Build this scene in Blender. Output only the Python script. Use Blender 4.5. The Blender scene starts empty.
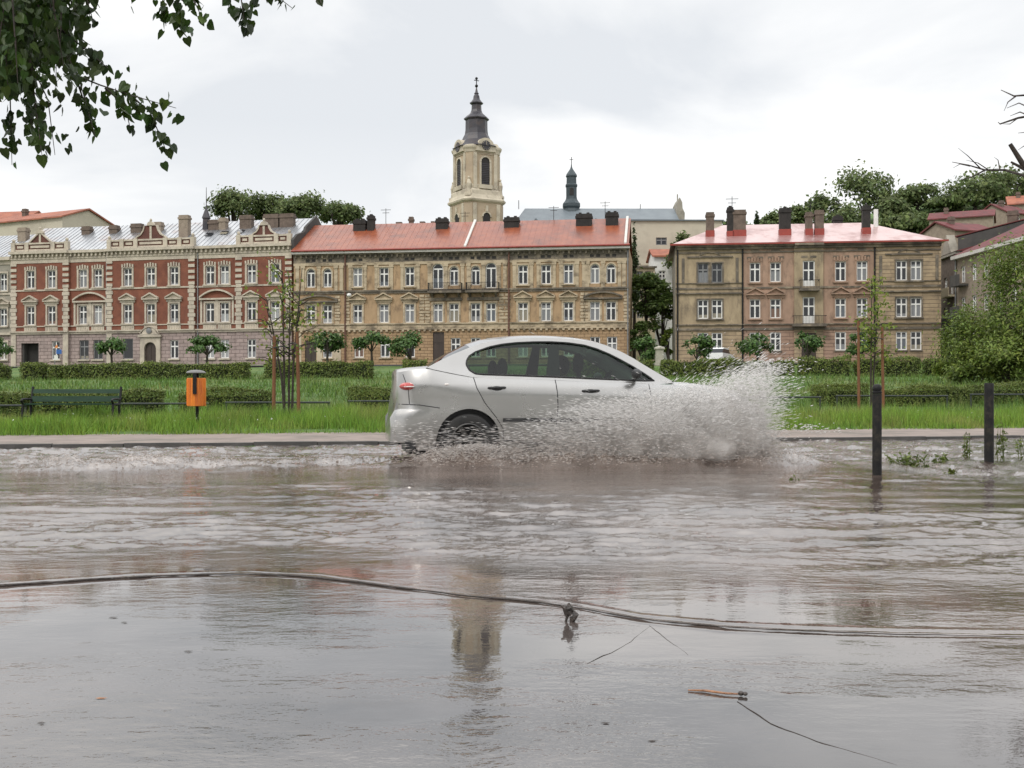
import bpy, bmesh, math, random
import numpy as np
from mathutils import Vector, Matrix
random.seed(7)
RNG = np.random.default_rng(7)
R = math.radians
# ------------------------------------------------------------------ scale of the place
F, CAMH, HY = 1100.0, 0.72, 398.0          # focal length in pixels, lens height above the water, horizon row
def px2(x, d): return (x - 512.0) / F * d
def pz(y, d): return CAMH - (y - HY) / F * d
SC = bpy.context.scene
COL = SC.collection
# ------------------------------------------------------------------ ground heights
CK, SK = math.cos(R(13)), math.sin(R(13))
def road_s(X, Y): return -SK * X + CK * (Y - 17.5)
PQ = [-60, -0.02, 0.0, 0.16, 0.17, 2.7, 3.0, 10, 32, 55, 80, 97, 110, 140, 200, 300, 700]
PZ = [-.12, -.12, .045, .055, .055, .09, .12, .30, 1.1, 2.1, 3.5, 4.2, 4.6, 6.0, 13, 28, 60]
def ground(X, Y):
    X = np.asarray(X, float); Y = np.asarray(Y, float)
    s = road_s(X, Y)
    w = np.clip((s - 8) / 17, 0, 1); w = w * w * (3 - 2 * w)
    q = (1 - w) * s + w * (Y - 17.5 + .15 * X)
    z = np.interp(q, PQ, PZ)
    hill = 26 * np.exp(-((X - 105) / 60) ** 2 - ((Y - 260) / 90) ** 2)
    return z + hill * np.clip((Y - 140) / 40, 0, 1)
def gz(X, Y): return float(ground(X, Y))
# ------------------------------------------------------------------ value noise
def vnoise(x, y, seed=0):
    xi = np.floor(x).astype(np.int64); yi = np.floor(y).astype(np.int64)
    fx = x - xi; fy = y - yi
    fx = fx * fx * fx * (fx * (fx * 6 - 15) + 10); fy = fy * fy * fy * (fy * (fy * 6 - 15) + 10)
    def h(a, b):
        n = (a * 374761393 + b * 668265263 + seed * 974711) & 0xffffffff
        n = ((n ^ (n >> 13)) * 1274126177) & 0xffffffff
        return ((n ^ (n >> 16)) & 0xffff) / 32767.5 - 1
    return (h(xi, yi) * (1 - fx) + h(xi + 1, yi) * fx) * (1 - fy) + (h(xi, yi + 1) * (1 - fx) + h(xi + 1, yi + 1) * fx) * fy
def fbm(x, y, seed=0, n=4, g=.5):
    a, s = 1.0, 0
    for i in range(n):
        s = s + a * vnoise(x * 2 ** i + 13.7 * i, y * 2 ** i - 7.1 * i, seed + i); a *= g
    return s
# ------------------------------------------------------------------ node helper
def new_mat(name):
    m = bpy.data.materials.new(name); m.use_nodes = True
    nt = m.node_tree; nt.nodes.clear()
    return m, nt
def N(nt, t, **kw):
    n = nt.nodes.new(t)
    for k, v in kw.items():
        if k in n.inputs: n.inputs[k].default_value = v
        else: setattr(n, k, v)
    return n
def L(nt, a, b): nt.links.new(a, b)
def col4(c): return (c[0], c[1], c[2], 1)
MATS = {}
def mat(name, c1, c2=None, scale=3.0, rough=.8, bump=.0, bscale=20.0, stretch=(1, 1, 1), metallic=0.0, spec=.5, detail=6,
        island=0.0, transl=0.0, coat=0.0, lo=.35, hi=.65, c3=None, scale3=.6, bdist=.02):
    """a surface whose colour wanders between two tones (and dirt c3), with a bump of its own grain"""
    if name in MATS: return MATS[name]
    m, nt = new_mat(name)
    out = N(nt, 'ShaderNodeOutputMaterial'); p = N(nt, 'ShaderNodeBsdfPrincipled')
    p.inputs['Roughness'].default_value = rough; p.inputs['Metallic'].default_value = metallic
    p.inputs['Specular IOR Level'].default_value = spec; p.inputs['Coat Weight'].default_value = coat
    tc = N(nt, 'ShaderNodeTexCoord'); mp = N(nt, 'ShaderNodeMapping'); mp.inputs['Scale'].default_value = stretch
    L(nt, tc.outputs['Object'], mp.inputs['Vector'])
    c2 = c2 or tuple(x * .75 for x in c1)
    n1 = N(nt, 'ShaderNodeTexNoise', Scale=scale, Detail=detail, Roughness=.62); L(nt, mp.outputs[0], n1.inputs['Vector'])
    r1 = N(nt, 'ShaderNodeValToRGB'); e = r1.color_ramp.elements
    e[0].position, e[1].position = lo, hi; e[0].color, e[1].color = col4(c1), col4(c2)
    L(nt, n1.outputs['Fac'], r1.inputs['Fac']); c = r1.outputs['Color']
    if c3:
        n3 = N(nt, 'ShaderNodeTexNoise', Scale=scale3, Detail=8, Roughness=.7); L(nt, mp.outputs[0], n3.inputs['Vector'])
        r3 = N(nt, 'ShaderNodeValToRGB'); r3.color_ramp.elements[0].position = .50; r3.color_ramp.elements[1].position = .66
        L(nt, n3.outputs['Fac'], r3.inputs['Fac'])
        mx = N(nt, 'ShaderNodeMix', data_type='RGBA'); L(nt, r3.outputs['Color'], mx.inputs['Factor']); L(nt, c, mx.inputs['A']); mx.inputs['B'].default_value = col4(c3)
        c = mx.outputs['Result']
    if island:
        g = N(nt, 'ShaderNodeNewGeometry'); hs = N(nt, 'ShaderNodeHueSaturation'); mr = N(nt, 'ShaderNodeMapRange')
        mr.inputs['To Min'].default_value = 1 - island; mr.inputs['To Max'].default_value = 1 + island
        L(nt, g.outputs['Random Per Island'], mr.inputs['Value']); L(nt, mr.outputs[0], hs.inputs['Value'])
        m2 = N(nt, 'ShaderNodeMapRange'); m2.inputs['To Min'].default_value = .48; m2.inputs['To Max'].default_value = .52
        mm = N(nt, 'ShaderNodeMath', operation='FRACT'); m5 = N(nt, 'ShaderNodeMath', operation='MULTIPLY'); m5.inputs[1].default_value = 17.3
        L(nt, g.outputs['Random Per Island'], m5.inputs[0]); L(nt, m5.outputs[0], mm.inputs[0]); L(nt, mm.outputs[0], m2.inputs['Value']); L(nt, m2.outputs[0], hs.inputs['Hue'])
        L(nt, c, hs.inputs['Color']); c = hs.outputs['Color']
    L(nt, c, p.inputs['Base Color'])
    if bump:
        nb = N(nt, 'ShaderNodeTexNoise', Scale=bscale, Detail=5); L(nt, tc.outputs['Object'], nb.inputs['Vector'])
        b = N(nt, 'ShaderNodeBump', Strength=bump, Distance=bdist); L(nt, nb.outputs['Fac'], b.inputs['Height']); L(nt, b.outputs[0], p.inputs['Normal'])
    if transl:
        t = N(nt, 'ShaderNodeBsdfTranslucent'); L(nt, c, t.inputs['Color']); ms = N(nt, 'ShaderNodeMixShader', Fac=transl)
        L(nt, p.outputs[0], ms.inputs[1]); L(nt, t.outputs[0], ms.inputs[2]); L(nt, ms.outputs[0], out.inputs['Surface'])
    else: L(nt, p.outputs[0], out.inputs['Surface'])
    MATS[name] = m
    return m
def blockmat(name, c1, c2, mortar, w, h, bumpd=.04, rough=.85, dirt=None, offset=.5, msize=.03):
    """coursed masonry: courses of blocks w by h metres on an upright wall"""
    if name in MATS: return MATS[name]
    m, nt = new_mat(name)
    out = N(nt, 'ShaderNodeOutputMaterial'); p = N(nt, 'ShaderNodeBsdfPrincipled', Roughness=rough); L(nt, p.outputs[0], out.inputs['Surface'])
    tc = N(nt, 'ShaderNodeTexCoord'); sp = N(nt, 'ShaderNodeSeparateXYZ'); cb = N(nt, 'ShaderNodeCombineXYZ'); ad = N(nt, 'ShaderNodeMath', operation='ADD')
    L(nt, tc.outputs['Object'], sp.inputs[0]); L(nt, sp.outputs[0], ad.inputs[0]); L(nt, sp.outputs[1], ad.inputs[1])
    L(nt, ad.outputs[0], cb.inputs[0]); L(nt, sp.outputs[2], cb.inputs[1])
    b = N(nt, 'ShaderNodeTexBrick', Scale=1.0); b.offset = offset
    b.inputs['Brick Width'].default_value = w; b.inputs['Row Height'].default_value = h; b.inputs['Mortar Size'].default_value = msize; b.inputs['Mortar Smooth'].default_value = .3
    b.inputs['Color1'].default_value = col4(c1); b.inputs['Color2'].default_value = col4(c2); b.inputs['Mortar'].default_value = col4(mortar)
    L(nt, cb.outputs[0], b.inputs['Vector'])
    n = N(nt, 'ShaderNodeTexNoise', Scale=.9, Detail=8, Roughness=.68); L(nt, tc.outputs['Object'], n.inputs['Vector'])
    mx = N(nt, 'ShaderNodeMix', data_type='RGBA'); rr = N(nt, 'ShaderNodeValToRGB'); rr.color_ramp.elements[0].position = .45; rr.color_ramp.elements[1].position = .72
    rr.color_ramp.elements[1].color = (.75, .75, .75, 1)
    L(nt, n.outputs['Fac'], rr.inputs['Fac']); L(nt, rr.outputs['Color'], mx.inputs['Factor']); L(nt, b.outputs['Color'], mx.inputs['A'])
    mx.inputs['B'].default_value = col4(dirt or tuple(x * .55 for x in c1)); L(nt, mx.outputs['Result'], p.inputs['Base Color'])
    inv = N(nt, 'ShaderNodeMath', operation='SUBTRACT'); inv.inputs[0].default_value = 1; L(nt, b.outputs['Fac'], inv.inputs[1])
    bp = N(nt, 'ShaderNodeBump', Strength=.8, Distance=bumpd); L(nt, inv.outputs[0], bp.inputs['Height']); L(nt, bp.outputs[0], p.inputs['Normal'])
    MATS[name] = m
    return m
# ------------------------------------------------------------------ mesh builder
class MB:
    def __init__(s): s.v, s.f = [], []
    def add(s, vs, fs):
        o = len(s.v); s.v += [tuple(p) for p in vs]; s.f += [tuple(i + o for i in f) for f in fs]; return s
    def box(s, x0, x1, y0, y1, z0, z1):
        return s.add([(x0, y0, z0), (x1, y0, z0), (x1, y1, z0), (x0, y1, z0), (x0, y0, z1), (x1, y0, z1), (x1, y1, z1), (x0, y1, z1)],
                     [(0, 3, 2, 1), (4, 5, 6, 7), (0, 1, 5, 4), (1, 2, 6, 5), (2, 3, 7, 6), (3, 0, 4, 7)])
    def prism(s, poly, y0, y1):
        """an outline in x,z with a depth from y0 to y1"""
        n = len(poly)
        vs = [(x, y0, z) for x, z in poly] + [(x, y1, z) for x, z in poly]
        return s.add(vs, [tuple(range(n)), tuple(range(2 * n - 1, n - 1, -1))] + [(i, i + n, (i + 1) % n + n, (i + 1) % n) for i in range(n)])
    def prism_x(s, poly, x0, x1):
        """an outline in y,z with a length from x0 to x1"""
        n = len(poly)
        vs = [(x0, y, z) for y, z in poly] + [(x1, y, z) for y, z in poly]
        return s.add(vs, [tuple(range(n)), tuple(range(2 * n - 1, n - 1, -1))] + [(i, i + n, (i + 1) % n + n, (i + 1) % n) for i in range(n)])
    def tube(s, pts, rad, n=8, cap=True):
        pts = [Vector(p) for p in pts]; m = len(pts)
        rs = rad if isinstance(rad, (list, tuple)) else [rad] * m
        rings, up = [], None
        for i, p in enumerate(pts):
            t = (pts[min(i + 1, m - 1)] - pts[max(i - 1, 0)]).normalized()
            if up is None:
                up = Vector((0, 0, 1)) if abs(t.z) < .9 else Vector((1, 0, 0))
            a = t.cross(up).normalized(); b = a.cross(t).normalized(); up = b
            rings.append([p + (a * math.cos(2 * math.pi * k / n) + b * math.sin(2 * math.pi * k / n)) * rs[i] for k in range(n)])
        vs = [q for r in rings for q in r]
        fs = [(i * n + k, i * n + (k + 1) % n, (i + 1) * n + (k + 1) % n, (i + 1) * n + k) for i in range(m - 1) for k in range(n)]
        if cap: fs += [tuple(range(n - 1, -1, -1)), tuple(range((m - 1) * n, m * n))]
        return s.add(vs, fs)
    def lathe(s, prof, n=20, c=(0, 0, 0), shape=None):
        """turn (radius, z) pairs about an upright axis; shape(k) scales the ring (square towers)"""
        vs = []
        for r, z in prof:
            for k in range(n):
                if shape: x, y = shape(k, r)
                else: x, y = r * math.cos(2 * math.pi * k / n), r * math.sin(2 * math.pi * k / n)
                vs.append((c[0] + x, c[1] + y, c[2] + z))
        m = len(prof)
        fs = [(i * n + k, i * n + (k + 1) % n, (i + 1) * n + (k + 1) % n, (i + 1) * n + k) for i in range(m - 1) for k in range(n)]
        fs += [tuple(range(n - 1, -1, -1)), tuple(range((m - 1) * n, m * n))]
        return s.add(vs, fs)
    def ball(s, c, r, n=10, m=6, sz=1.0):
        prof = [(max(r * math.sin(math.pi * i / m), 1e-4), -r * sz * math.cos(math.pi * i / m)) for i in range(m + 1)]
        return s.lathe(prof, n, c)
    def xform(s, M):
        s.v = [tuple(M @ Vector(p)) for p in s.v]; return s
    def build(s, name, material, parent=None, smooth=None, loc=None, rotz=0):
        me = bpy.data.meshes.new(name); me.from_pydata(s.v, [], s.f); me.update()
        return link(name, me, material, parent, smooth, loc, rotz)
def split_build(mb, name, material, parent, tol=.03):
    """one part per group of touching pieces"""
    n = len(mb.v); par = list(range(n))
    def fd(a):
        while par[a] != a: par[a] = par[par[a]]; a = par[a]
        return a
    for f in mb.f:
        for q in f[1:]: par[fd(q)] = fd(f[0])
    comp = {}
    for i in range(n): comp.setdefault(fd(i), []).append(i)
    keys = list(comp); bb = []
    for k in keys:
        p = [mb.v[i] for i in comp[k]]; bb.append(([min(q[j] for q in p) - tol for j in range(3)], [max(q[j] for q in p) + tol for j in range(3)]))
    g = list(range(len(keys)))
    def fg(a):
        while g[a] != a: g[a] = g[g[a]]; a = g[a]
        return a
    for a in range(len(keys)):
        for b in range(a):
            if all(bb[a][0][j] <= bb[b][1][j] and bb[b][0][j] <= bb[a][1][j] for j in range(3)): g[fg(a)] = fg(b)
    which = {}
    for a, k in enumerate(keys):
        for i in comp[k]: which[i] = fg(a)
    out = {}
    for f in mb.f: out.setdefault(which[f[0]], []).append(f)
    for fs in out.values():
        m = MB(); ids = {}
        for f in fs:
            for i in f:
                if i not in ids: ids[i] = len(m.v); m.v.append(mb.v[i])
            m.f.append(tuple(ids[i] for i in f))
        m.build(name, material, parent)
def link(name, me, material, parent=None, smooth=None, loc=None, rotz=0):
    for mm in (material if isinstance(material, list) else [material]): me.materials.append(mm)
    if smooth is not None:
        me.polygons.foreach_set('use_smooth', [True] * len(me.polygons)); me.set_sharp_from_angle(angle=R(smooth))
    o = bpy.data.objects.new(name, me); COL.objects.link(o)
    if parent: o.parent = parent
    if loc is not None: o.location = loc
    o.rotation_euler.z = rotz
    return o
def np_mesh(name, v, faces_k, nf, material, parent=None, smooth=False):
    """v: (n,3) array; nf faces of k corners each using corners in order unless an index array is given"""
    me = bpy.data.meshes.new(name); v = np.asarray(v, np.float32)
    if isinstance(faces_k, int): idx = np.arange(nf * faces_k, dtype=np.int32); k = faces_k
    else: idx = np.asarray(faces_k, np.int32).ravel(); k = len(idx) // nf
    me.vertices.add(len(v)); me.vertices.foreach_set('co', v.ravel())
    me.loops.add(len(idx)); me.loops.foreach_set('vertex_index', idx)
    me.polygons.add(nf); me.polygons.foreach_set('loop_start', np.arange(nf, dtype=np.int32) * k)
    if smooth: me.polygons.foreach_set('use_smooth', np.ones(nf, bool))
    me.update(calc_edges=True)
    me.materials.append(material)
    o = bpy.data.objects.new(name, me); COL.objects.link(o)
    if parent: o.parent = parent
    return o
def tag(o, label=None, cat=None, group=None, kind=None):
    if label: o['label'] = label
    if cat: o['category'] = cat
    if group: o['group'] = group
    if kind: o['kind'] = kind
    return o
def thing(name, label, cat, loc=(0, 0, 0), rotz=0, group=None):
    o = bpy.data.objects.new(name, None); COL.objects.link(o); o.location = loc; o.rotation_euler.z = rotz; o.empty_display_size = .2
    return tag(o, label, cat, group)
def copy_tree(o, parent=None):
    c = o.copy(); COL.objects.link(c); c.parent = parent
    for ch in list(o.children): copy_tree(ch, c)
    return c
# ------------------------------------------------------------------ leaves
def leaf_quads(P, size, aspect=.55, rng=RNG, droop=0.0, flat=0.0, nrm=None):
    """a four-cornered leaf at every point, turned at random"""
    n = len(P); a = rng.normal(size=(n, 3)); a[:, 2] -= droop; a /= np.linalg.norm(a, axis=1)[:, None] + 1e-9
    b = rng.normal(size=(n, 3)); b[:, 2] *= (1 - flat)
    if nrm is not None:
        w = nrm + rng.normal(0, .55, (n, 3)); w /= np.linalg.norm(w, axis=1)[:, None] + 1e-9; a -= (a * w).sum(1)[:, None] * w; a /= np.linalg.norm(a, axis=1)[:, None] + 1e-9; b = np.cross(w, a)
    b = b * 1.0; b -= (a * b).sum(1)[:, None] * a; b /= np.linalg.norm(b, axis=1)[:, None] + 1e-9
    s = (size * rng.uniform(.6, 1.3, n))[:, None]
    nn = np.cross(a, b)
    v = np.stack([P - a * s * .5, P + b * s * aspect * .5 + nn * s * .08, P + a * s * .5, P - b * s * aspect * .5 + nn * s * .08], 1)
    return v.reshape(-1, 3)
def clump_points(cl, n, rng=RNG, shell=.45):
    """points through a set of clumps (x,y,z,rx,ry,rz), thicker towards each clump's skin"""
    cl = np.asarray(cl, float); vol = cl[:, 3] * cl[:, 4]; pick = rng.choice(len(cl), n, p=vol / vol.sum())
    d = rng.normal(size=(n, 3)); d /= np.linalg.norm(d, axis=1)[:, None]
    r = shell + (1 - shell) * rng.random(n) ** .7; r *= 1 + .36 * rng.normal(size=n)
    return cl[pick, :3] + d * cl[pick, 3:6] * r[:, None]
def make_tree(name, label, cat, X, Y, h, w, material, n=2500, leaf=.35, trunk_r=.2, crown_from=.3, group=None, clumps=16, seed=1, z0=None,
              bark='bark', conic=False, base_drop=.3, aspect=.6, flat_bottom=False, core=True):
    rng = np.random.default_rng(seed); z0 = gz(X, Y) if z0 is None else z0
    t = thing(name, label, cat, (X, Y, z0 - .05), 0, group)
    cb = h * crown_from; ch = h - cb; cl = []
    for i in range(clumps):
        if conic:
            f = (i + .5) / clumps; zz = cb + ch * f; rr = w * .5 * (1 - f) * rng.uniform(.4, .75); a = rng.uniform(0, 6.28)
            cs = w * .5 * (1 - f) * .55 + .12 * w * .3
            cl.append((rr * math.cos(a), rr * math.sin(a), zz, cs, cs, ch / clumps * 1.6))
        else:
            a = rng.uniform(0, 6.28); u = rng.uniform(0, 1) if flat_bottom else rng.uniform(-.75, 1); q = math.sqrt(max(0, 1 - u * u)) * rng.uniform(.55, .8)
            zz = cb + (ch * (.12 + u * .7) if flat_bottom else ch * (.5 + u * .36)); cs = w * rng.uniform(.09, .24)
            cl.append((q * w * .5 * math.cos(a), q * w * .5 * math.sin(a), zz, cs, cs, min(cs, ch * .3) * rng.uniform(.7, 1)))
    mt = MB(); lean = rng.uniform(-.03, .03) * h
    mt.tube([(0, 0, -.3), (lean * .3, 0, cb * .5), (lean, 0, cb), (lean * .6, 0, cb + ch * .55)], [trunk_r * 1.25, trunk_r, trunk_r * .8, trunk_r * .3], 8)
    for c in cl[:9]:
        mt.tube([(lean, 0, cb * (.85 if not conic else 1)), (c[0] * .5, c[1] * .5, (cb + c[2]) * .5 + .05 * h), (c[0], c[1], c[2])], [trunk_r * .5, trunk_r * .3, trunk_r * .1], 5)
    mt.build('trunk', MATS[bark], t, 40)
    P = clump_points(cl, n, rng)
    if flat_bottom: P[:, 2] = np.maximum(P[:, 2], cb - base_drop + .25 * (P[:, 0] ** 2 + P[:, 1] ** 2) * 0)
    q = P - np.array([0, 0, cb + ch * .3]); q[:, 2] = q[:, 2] * 1.0 + .25 * ch; q /= np.linalg.norm(q, axis=1)[:, None] + 1e-9
    np_mesh('crown', leaf_quads(P, leaf, aspect, rng, nrm=q), 4, len(P), material, t)
    return t
# ------------------------------------------------------------------ materials
mat('bark', (.06, .045, .035), (.03, .024, .02), 8, .9, .5, 30)
mat('asphalt', (.06, .058, .055), (.04, .04, .04), 6, .8, .3, 60)
mat('pavement', (.27, .215, .185), (.185, .15, .13), 2.2, .85, .3, 40, c3=(.13, .115, .095), scale3=.9)
mat('kerb', (.09, .085, .08), (.05, .048, .045), 3, .8, .3, 30)
mat('lawn', (.085, .155, .028), (.055, .11, .02), .8, .9, .8, 9, c3=(.15, .18, .045), scale3=.3, bdist=.15)
mat('blade', (.20, .315, .045), (.125, .235, .032), .5, .5, island=.5, transl=.3, spec=.3, c3=(.27, .27, .085), scale3=.55)
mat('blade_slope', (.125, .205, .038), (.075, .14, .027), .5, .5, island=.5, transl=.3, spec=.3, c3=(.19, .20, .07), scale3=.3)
mat('gap_leaf', (.15, .215, .06), (.10, .15, .045), .3, .5, island=.5, transl=.45, spec=.3)
mat('scum', (.42, .31, .19), (.3, .21, .12), 30, .8)
mat('hedge_leaf', (.15, .185, .04), (.09, .12, .028), 1.0, .55, island=.5, transl=.2, spec=.3)
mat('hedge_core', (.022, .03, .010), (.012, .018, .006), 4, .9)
mat('umbrella_leaf', (.085, .15, .04), (.055, .105, .028), .6, .5, island=.5, transl=.25, spec=.3)
mat('far_leaf', (.145, .185, .065), (.10, .135, .05), .25, .6, island=.5, transl=.35, spec=.3)
mat('far_leaf_light', (.15, .19, .07), (.10, .135, .05), .25, .6, island=.5, transl=.35, spec=.3)
mat('conifer_leaf', (.085, .12, .055), (.06, .085, .04), .5, .6, island=.5, spec=.3)
mat('bush_leaf', (.165, .215, .04), (.095, .14, .028), .45, .5, island=.5, transl=.3, spec=.3)
mat('young_leaf', (.22, .27, .05), (.14, .19, .035), 2, .5, island=.4, transl=.4, spec=.3)
mat('linden_leaf', (.045, .085, .010), (.018, .036, .006), 3, .45, island=.5, transl=.3, spec=.35)
mat('weed_leaf', (.10, .14, .02), (.07, .09, .015), 5, .5, island=.4, transl=.3)
mat('white_paint', (.78, .77, .74), (.68, .67, .64), 2, .5)
mat('old_white_paint', (.6, .58, .54), (.5, .48, .44), 2, .5)
mat('cream', (.55, .485, .39), (.42, .365, .29), 1.2, .8, .3, 12, c3=(.33, .285, .235), scale3=.8)
mat('dark_brick', (.13, .05, .036), (.09, .036, .028), 1, .85)
mat('red_brick', (.225, .080, .046), (.16, .056, .034), 1.0, .85, .35, 18, c3=(.135, .045, .028), scale3=.45)
blockmat('pink_rustic', (.40, .31, .285), (.31, .245, .225), (.16, .12, .11), .95, .42, dirt=(.20, .155, .14))
mat('tan_plaster', (.44, .30, .175), (.33, .225, .13), .9, .9, .4, 9, c3=(.17, .115, .07), scale3=1.1, stretch=(1, 1, .5))
mat('tan_trim', (.50, .41, .285), (.36, .285, .19), 1.2, .85, .4, 10, c3=(.15, .12, .085), scale3=1.2, stretch=(.5, 1, 1))
mat('dark_trim', (.16, .135, .105), (.085, .072, .056), 1.2, .85, .4, 10, c3=(.30, .245, .175), scale3=.7)
blockmat('tan_rustic', (.42, .285, .165), (.34, .225, .125), (.20, .13, .07), .8, .34, dirt=(.22, .14, .075))
blockmat('ochre_rustic', (.43, .325, .205), (.34, .255, .16), (.20, .155, .10), 3.2, .40, dirt=(.12, .095, .07), msize=.03)
mat('ochre_plaster', (.42, .33, .21), (.27, .21, .135), 1.1, .9, .4, 9, c3=(.165, .13, .09), scale3=1.0, stretch=(1, 1, .45))
mat('rose_plaster', (.40, .265, .19), (.29, .19, .135), 1.1, .9, .4, 9, c3=(.185, .13, .095), scale3=1.0, stretch=(1, 1, .45))
blockmat('rose_rustic', (.40, .265, .195), (.31, .20, .145), (.18, .12, .085), 3.0, .38, dirt=(.16, .11, .08))
mat('grey_plaster', (.33, .305, .25), (.25, .23, .19), .8, .9, .3, 9, c3=(.17, .155, .13), scale3=.5)
mat('beige_plaster', (.50, .455, .36), (.44, .40, .315), .3, .9, .2, 9, c3=(.38, .34, .27), scale3=.2)
mat('pale_plaster', (.56, .48, .34), (.48, .40, .28), .6, .9, .2, 9, c3=(.34, .28, .2), scale3=.4)
mat('tower_plaster', (.46, .375, .265), (.36, .285, .20), .5, .9, .2, 9, c3=(.36, .28, .18), scale3=.4)
mat('tower_trim', (.55, .49, .38), (.43, .38, .29), .6, .85, .2, 9, c3=(.3, .26, .2), scale3=.5)
mat('zinc_roof', (.46, .47, .48), (.36, .37, .385), .5, .34, .1, 4, metallic=.8, c3=(.34, .28, .26), scale3=.3)
mat('red_roof', (.29, .088, .042), (.21, .060, .032), .8, .30, .2, 2, spec=.4, c3=(.15, .055, .036), scale3=.3)
mat('rose_roof', (.55, .39, .375), (.46, .30, .285), .5, .28, .14, 2.5, metallic=.5, c3=(.30, .15, .135), scale3=.25)
mat('red_sheet', (.30, .045, .03), (.22, .035, .025), 1.2, .5)
mat('wine_roof', (.17, .045, .045), (.11, .032, .034), .8, .7, .2, 3, spec=.25, c3=(.09, .04, .036), scale3=.5)
mat('tile_roof', (.36, .13, .075), (.27, .09, .055), .7, .8, .5, 6, c3=(.2, .08, .055), scale3=.35)
mat('slate_roof', (.15, .175, .19), (.11, .13, .145), .4, .5, .2, 4)
mat('spire_sheet', (.042, .038, .046), (.026, .024, .03), 1.2, .45, .3, 6, c3=(.06, .045, .042), scale3=.8)
mat('turret_sheet', (.042, .060, .068), (.028, .042, .048), 1.2, .5, .3, 6)
mat('chimney_brick', (.16, .12, .095), (.10, .075, .06), 2.5, .9, .5, 14)
mat('chimney_pale', (.30, .245, .19), (.22, .175, .135), 2, .9, .4, 14)
mat('soot', (.035, .03, .028), (.02, .018, .017), 2, .9, .4, 14)
mat('dark_wall', (.07, .066, .062), (.045, .043, .04), .5, .9, .3, 6, c3=(.10, .09, .08), scale3=.3)
mat('door_wood', (.06, .04, .03), (.035, .025, .02), 2, .5, .2, 20, stretch=(6, 6, .6))
mat('brown_pipe', (.15, .065, .04), (.10, .05, .035), 2, .6)
mat('grey_pipe', (.22, .22, .22), (.16, .16, .16), 2, .5)
mat('iron', (.010, .010, .011), (.016, .015, .015), 8, .6, .2, 50, spec=.25)
mat('bollard_paint', (.008, .008, .009), (.016, .015, .014), 12, .6, .25, 60, c3=(.045, .038, .028), scale3=7, spec=.25)
mat('rail_paint', (.03, .037, .034), (.02, .024, .022), 6, .55)
mat('bench_green', (.018, .050, .026), (.012, .034, .018), 5, .6, .2, 20, spec=.25, stretch=(.4, 4, 4))
mat('bin_orange', (.78, .235, .022), (.68, .185, .018), 3, .5, .2, 15, stretch=(4, 4, .4), c3=(.45, .10, .02), scale3=2)
mat('bin_lid', (.17, .165, .16), (.12, .118, .115), 4, .5)
mat('stake_wood', (.20, .085, .035), (.13, .055, .024), 3, .8, .3, 30, stretch=(6, 6, .7))
mat('stone_post', (.42, .39, .33), (.32, .30, .25), 3, .85)
mat('sign_blue', (.03, .12, .38), (.03, .11, .34), 2, .4)
mat('sign_orange', (.7, .25, .05), (.65, .22, .05), 2, .4)
mat('bubble', (.5, .48, .45), (.4, .38, .36), 9, .4)
mat('wet_wood', (.36, .17, .075), (.22, .10, .05), 30, .4, .4, 90)
mat('dark_litter', (.03, .024, .02), (.05, .035, .028), 30, .4, .4, 90)
# silver car paint
def paint(name, c, rough=.3, metallic=.75, coat=.6):
    m, nt = new_mat(name); out = N(nt, 'ShaderNodeOutputMaterial'); p = N(nt, 'ShaderNodeBsdfPrincipled'); L(nt, p.outputs[0], out.inputs[0])
    tc = N(nt, 'ShaderNodeTexCoord'); n = N(nt, 'ShaderNodeTexNoise', Scale=5, Detail=6); L(nt, tc.outputs['Object'], n.inputs['Vector'])
    r = N(nt, 'ShaderNodeValToRGB'); r.color_ramp.elements[0].color = col4(c); r.color_ramp.elements[1].color = col4([x * .9 for x in c]); L(nt, n.outputs['Fac'], r.inputs[0])
    L(nt, r.outputs[0], p.inputs['Base Color']); p.inputs['Metallic'].default_value = metallic; p.inputs['Coat Weight'].default_value = coat; p.inputs['Coat Roughness'].default_value = .08
    mr = N(nt, 'ShaderNodeMapRange'); mr.inputs['To Min'].default_value = rough * .8; mr.inputs['To Max'].default_value = rough * 1.25
    L(nt, n.outputs['Fac'], mr.inputs['Value']); L(nt, mr.outputs[0], p.inputs['Roughness'])
    MATS[name] = m
paint('silver_paint', (.43, .42, .405), .28, .85, .6)
paint('white_car_paint', (.75, .75, .74), .3, 0)
mat('rubber', (.018, .018, .018), (.028, .026, .024), 10, .7)
mat('black_plastic', (.02, .02, .021), (.03, .03, .03), 10, .5)
mat('alloy', (.12, .115, .11), (.08, .078, .075), 8, .35, metallic=.8)
mat('seat_cloth', (.022, .02, .022), (.03, .027, .03), 10, .9)
mat('tail_red', (.45, .03, .02), (.38, .025, .018), 6, .15, coat=.8)
mat('lamp_clear', (.75, .7, .66), (.65, .6, .56), 6, .1, coat=.8)
mat('skin', (.45, .28, .2), (.4, .24, .17), 6, .6)
mat('dark_jacket', (.03, .03, .035), (.04, .04, .045), 6, .9)
mat('dark_hair', (.03, .02, .015), (.04, .028, .02), 20, .7)
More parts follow.
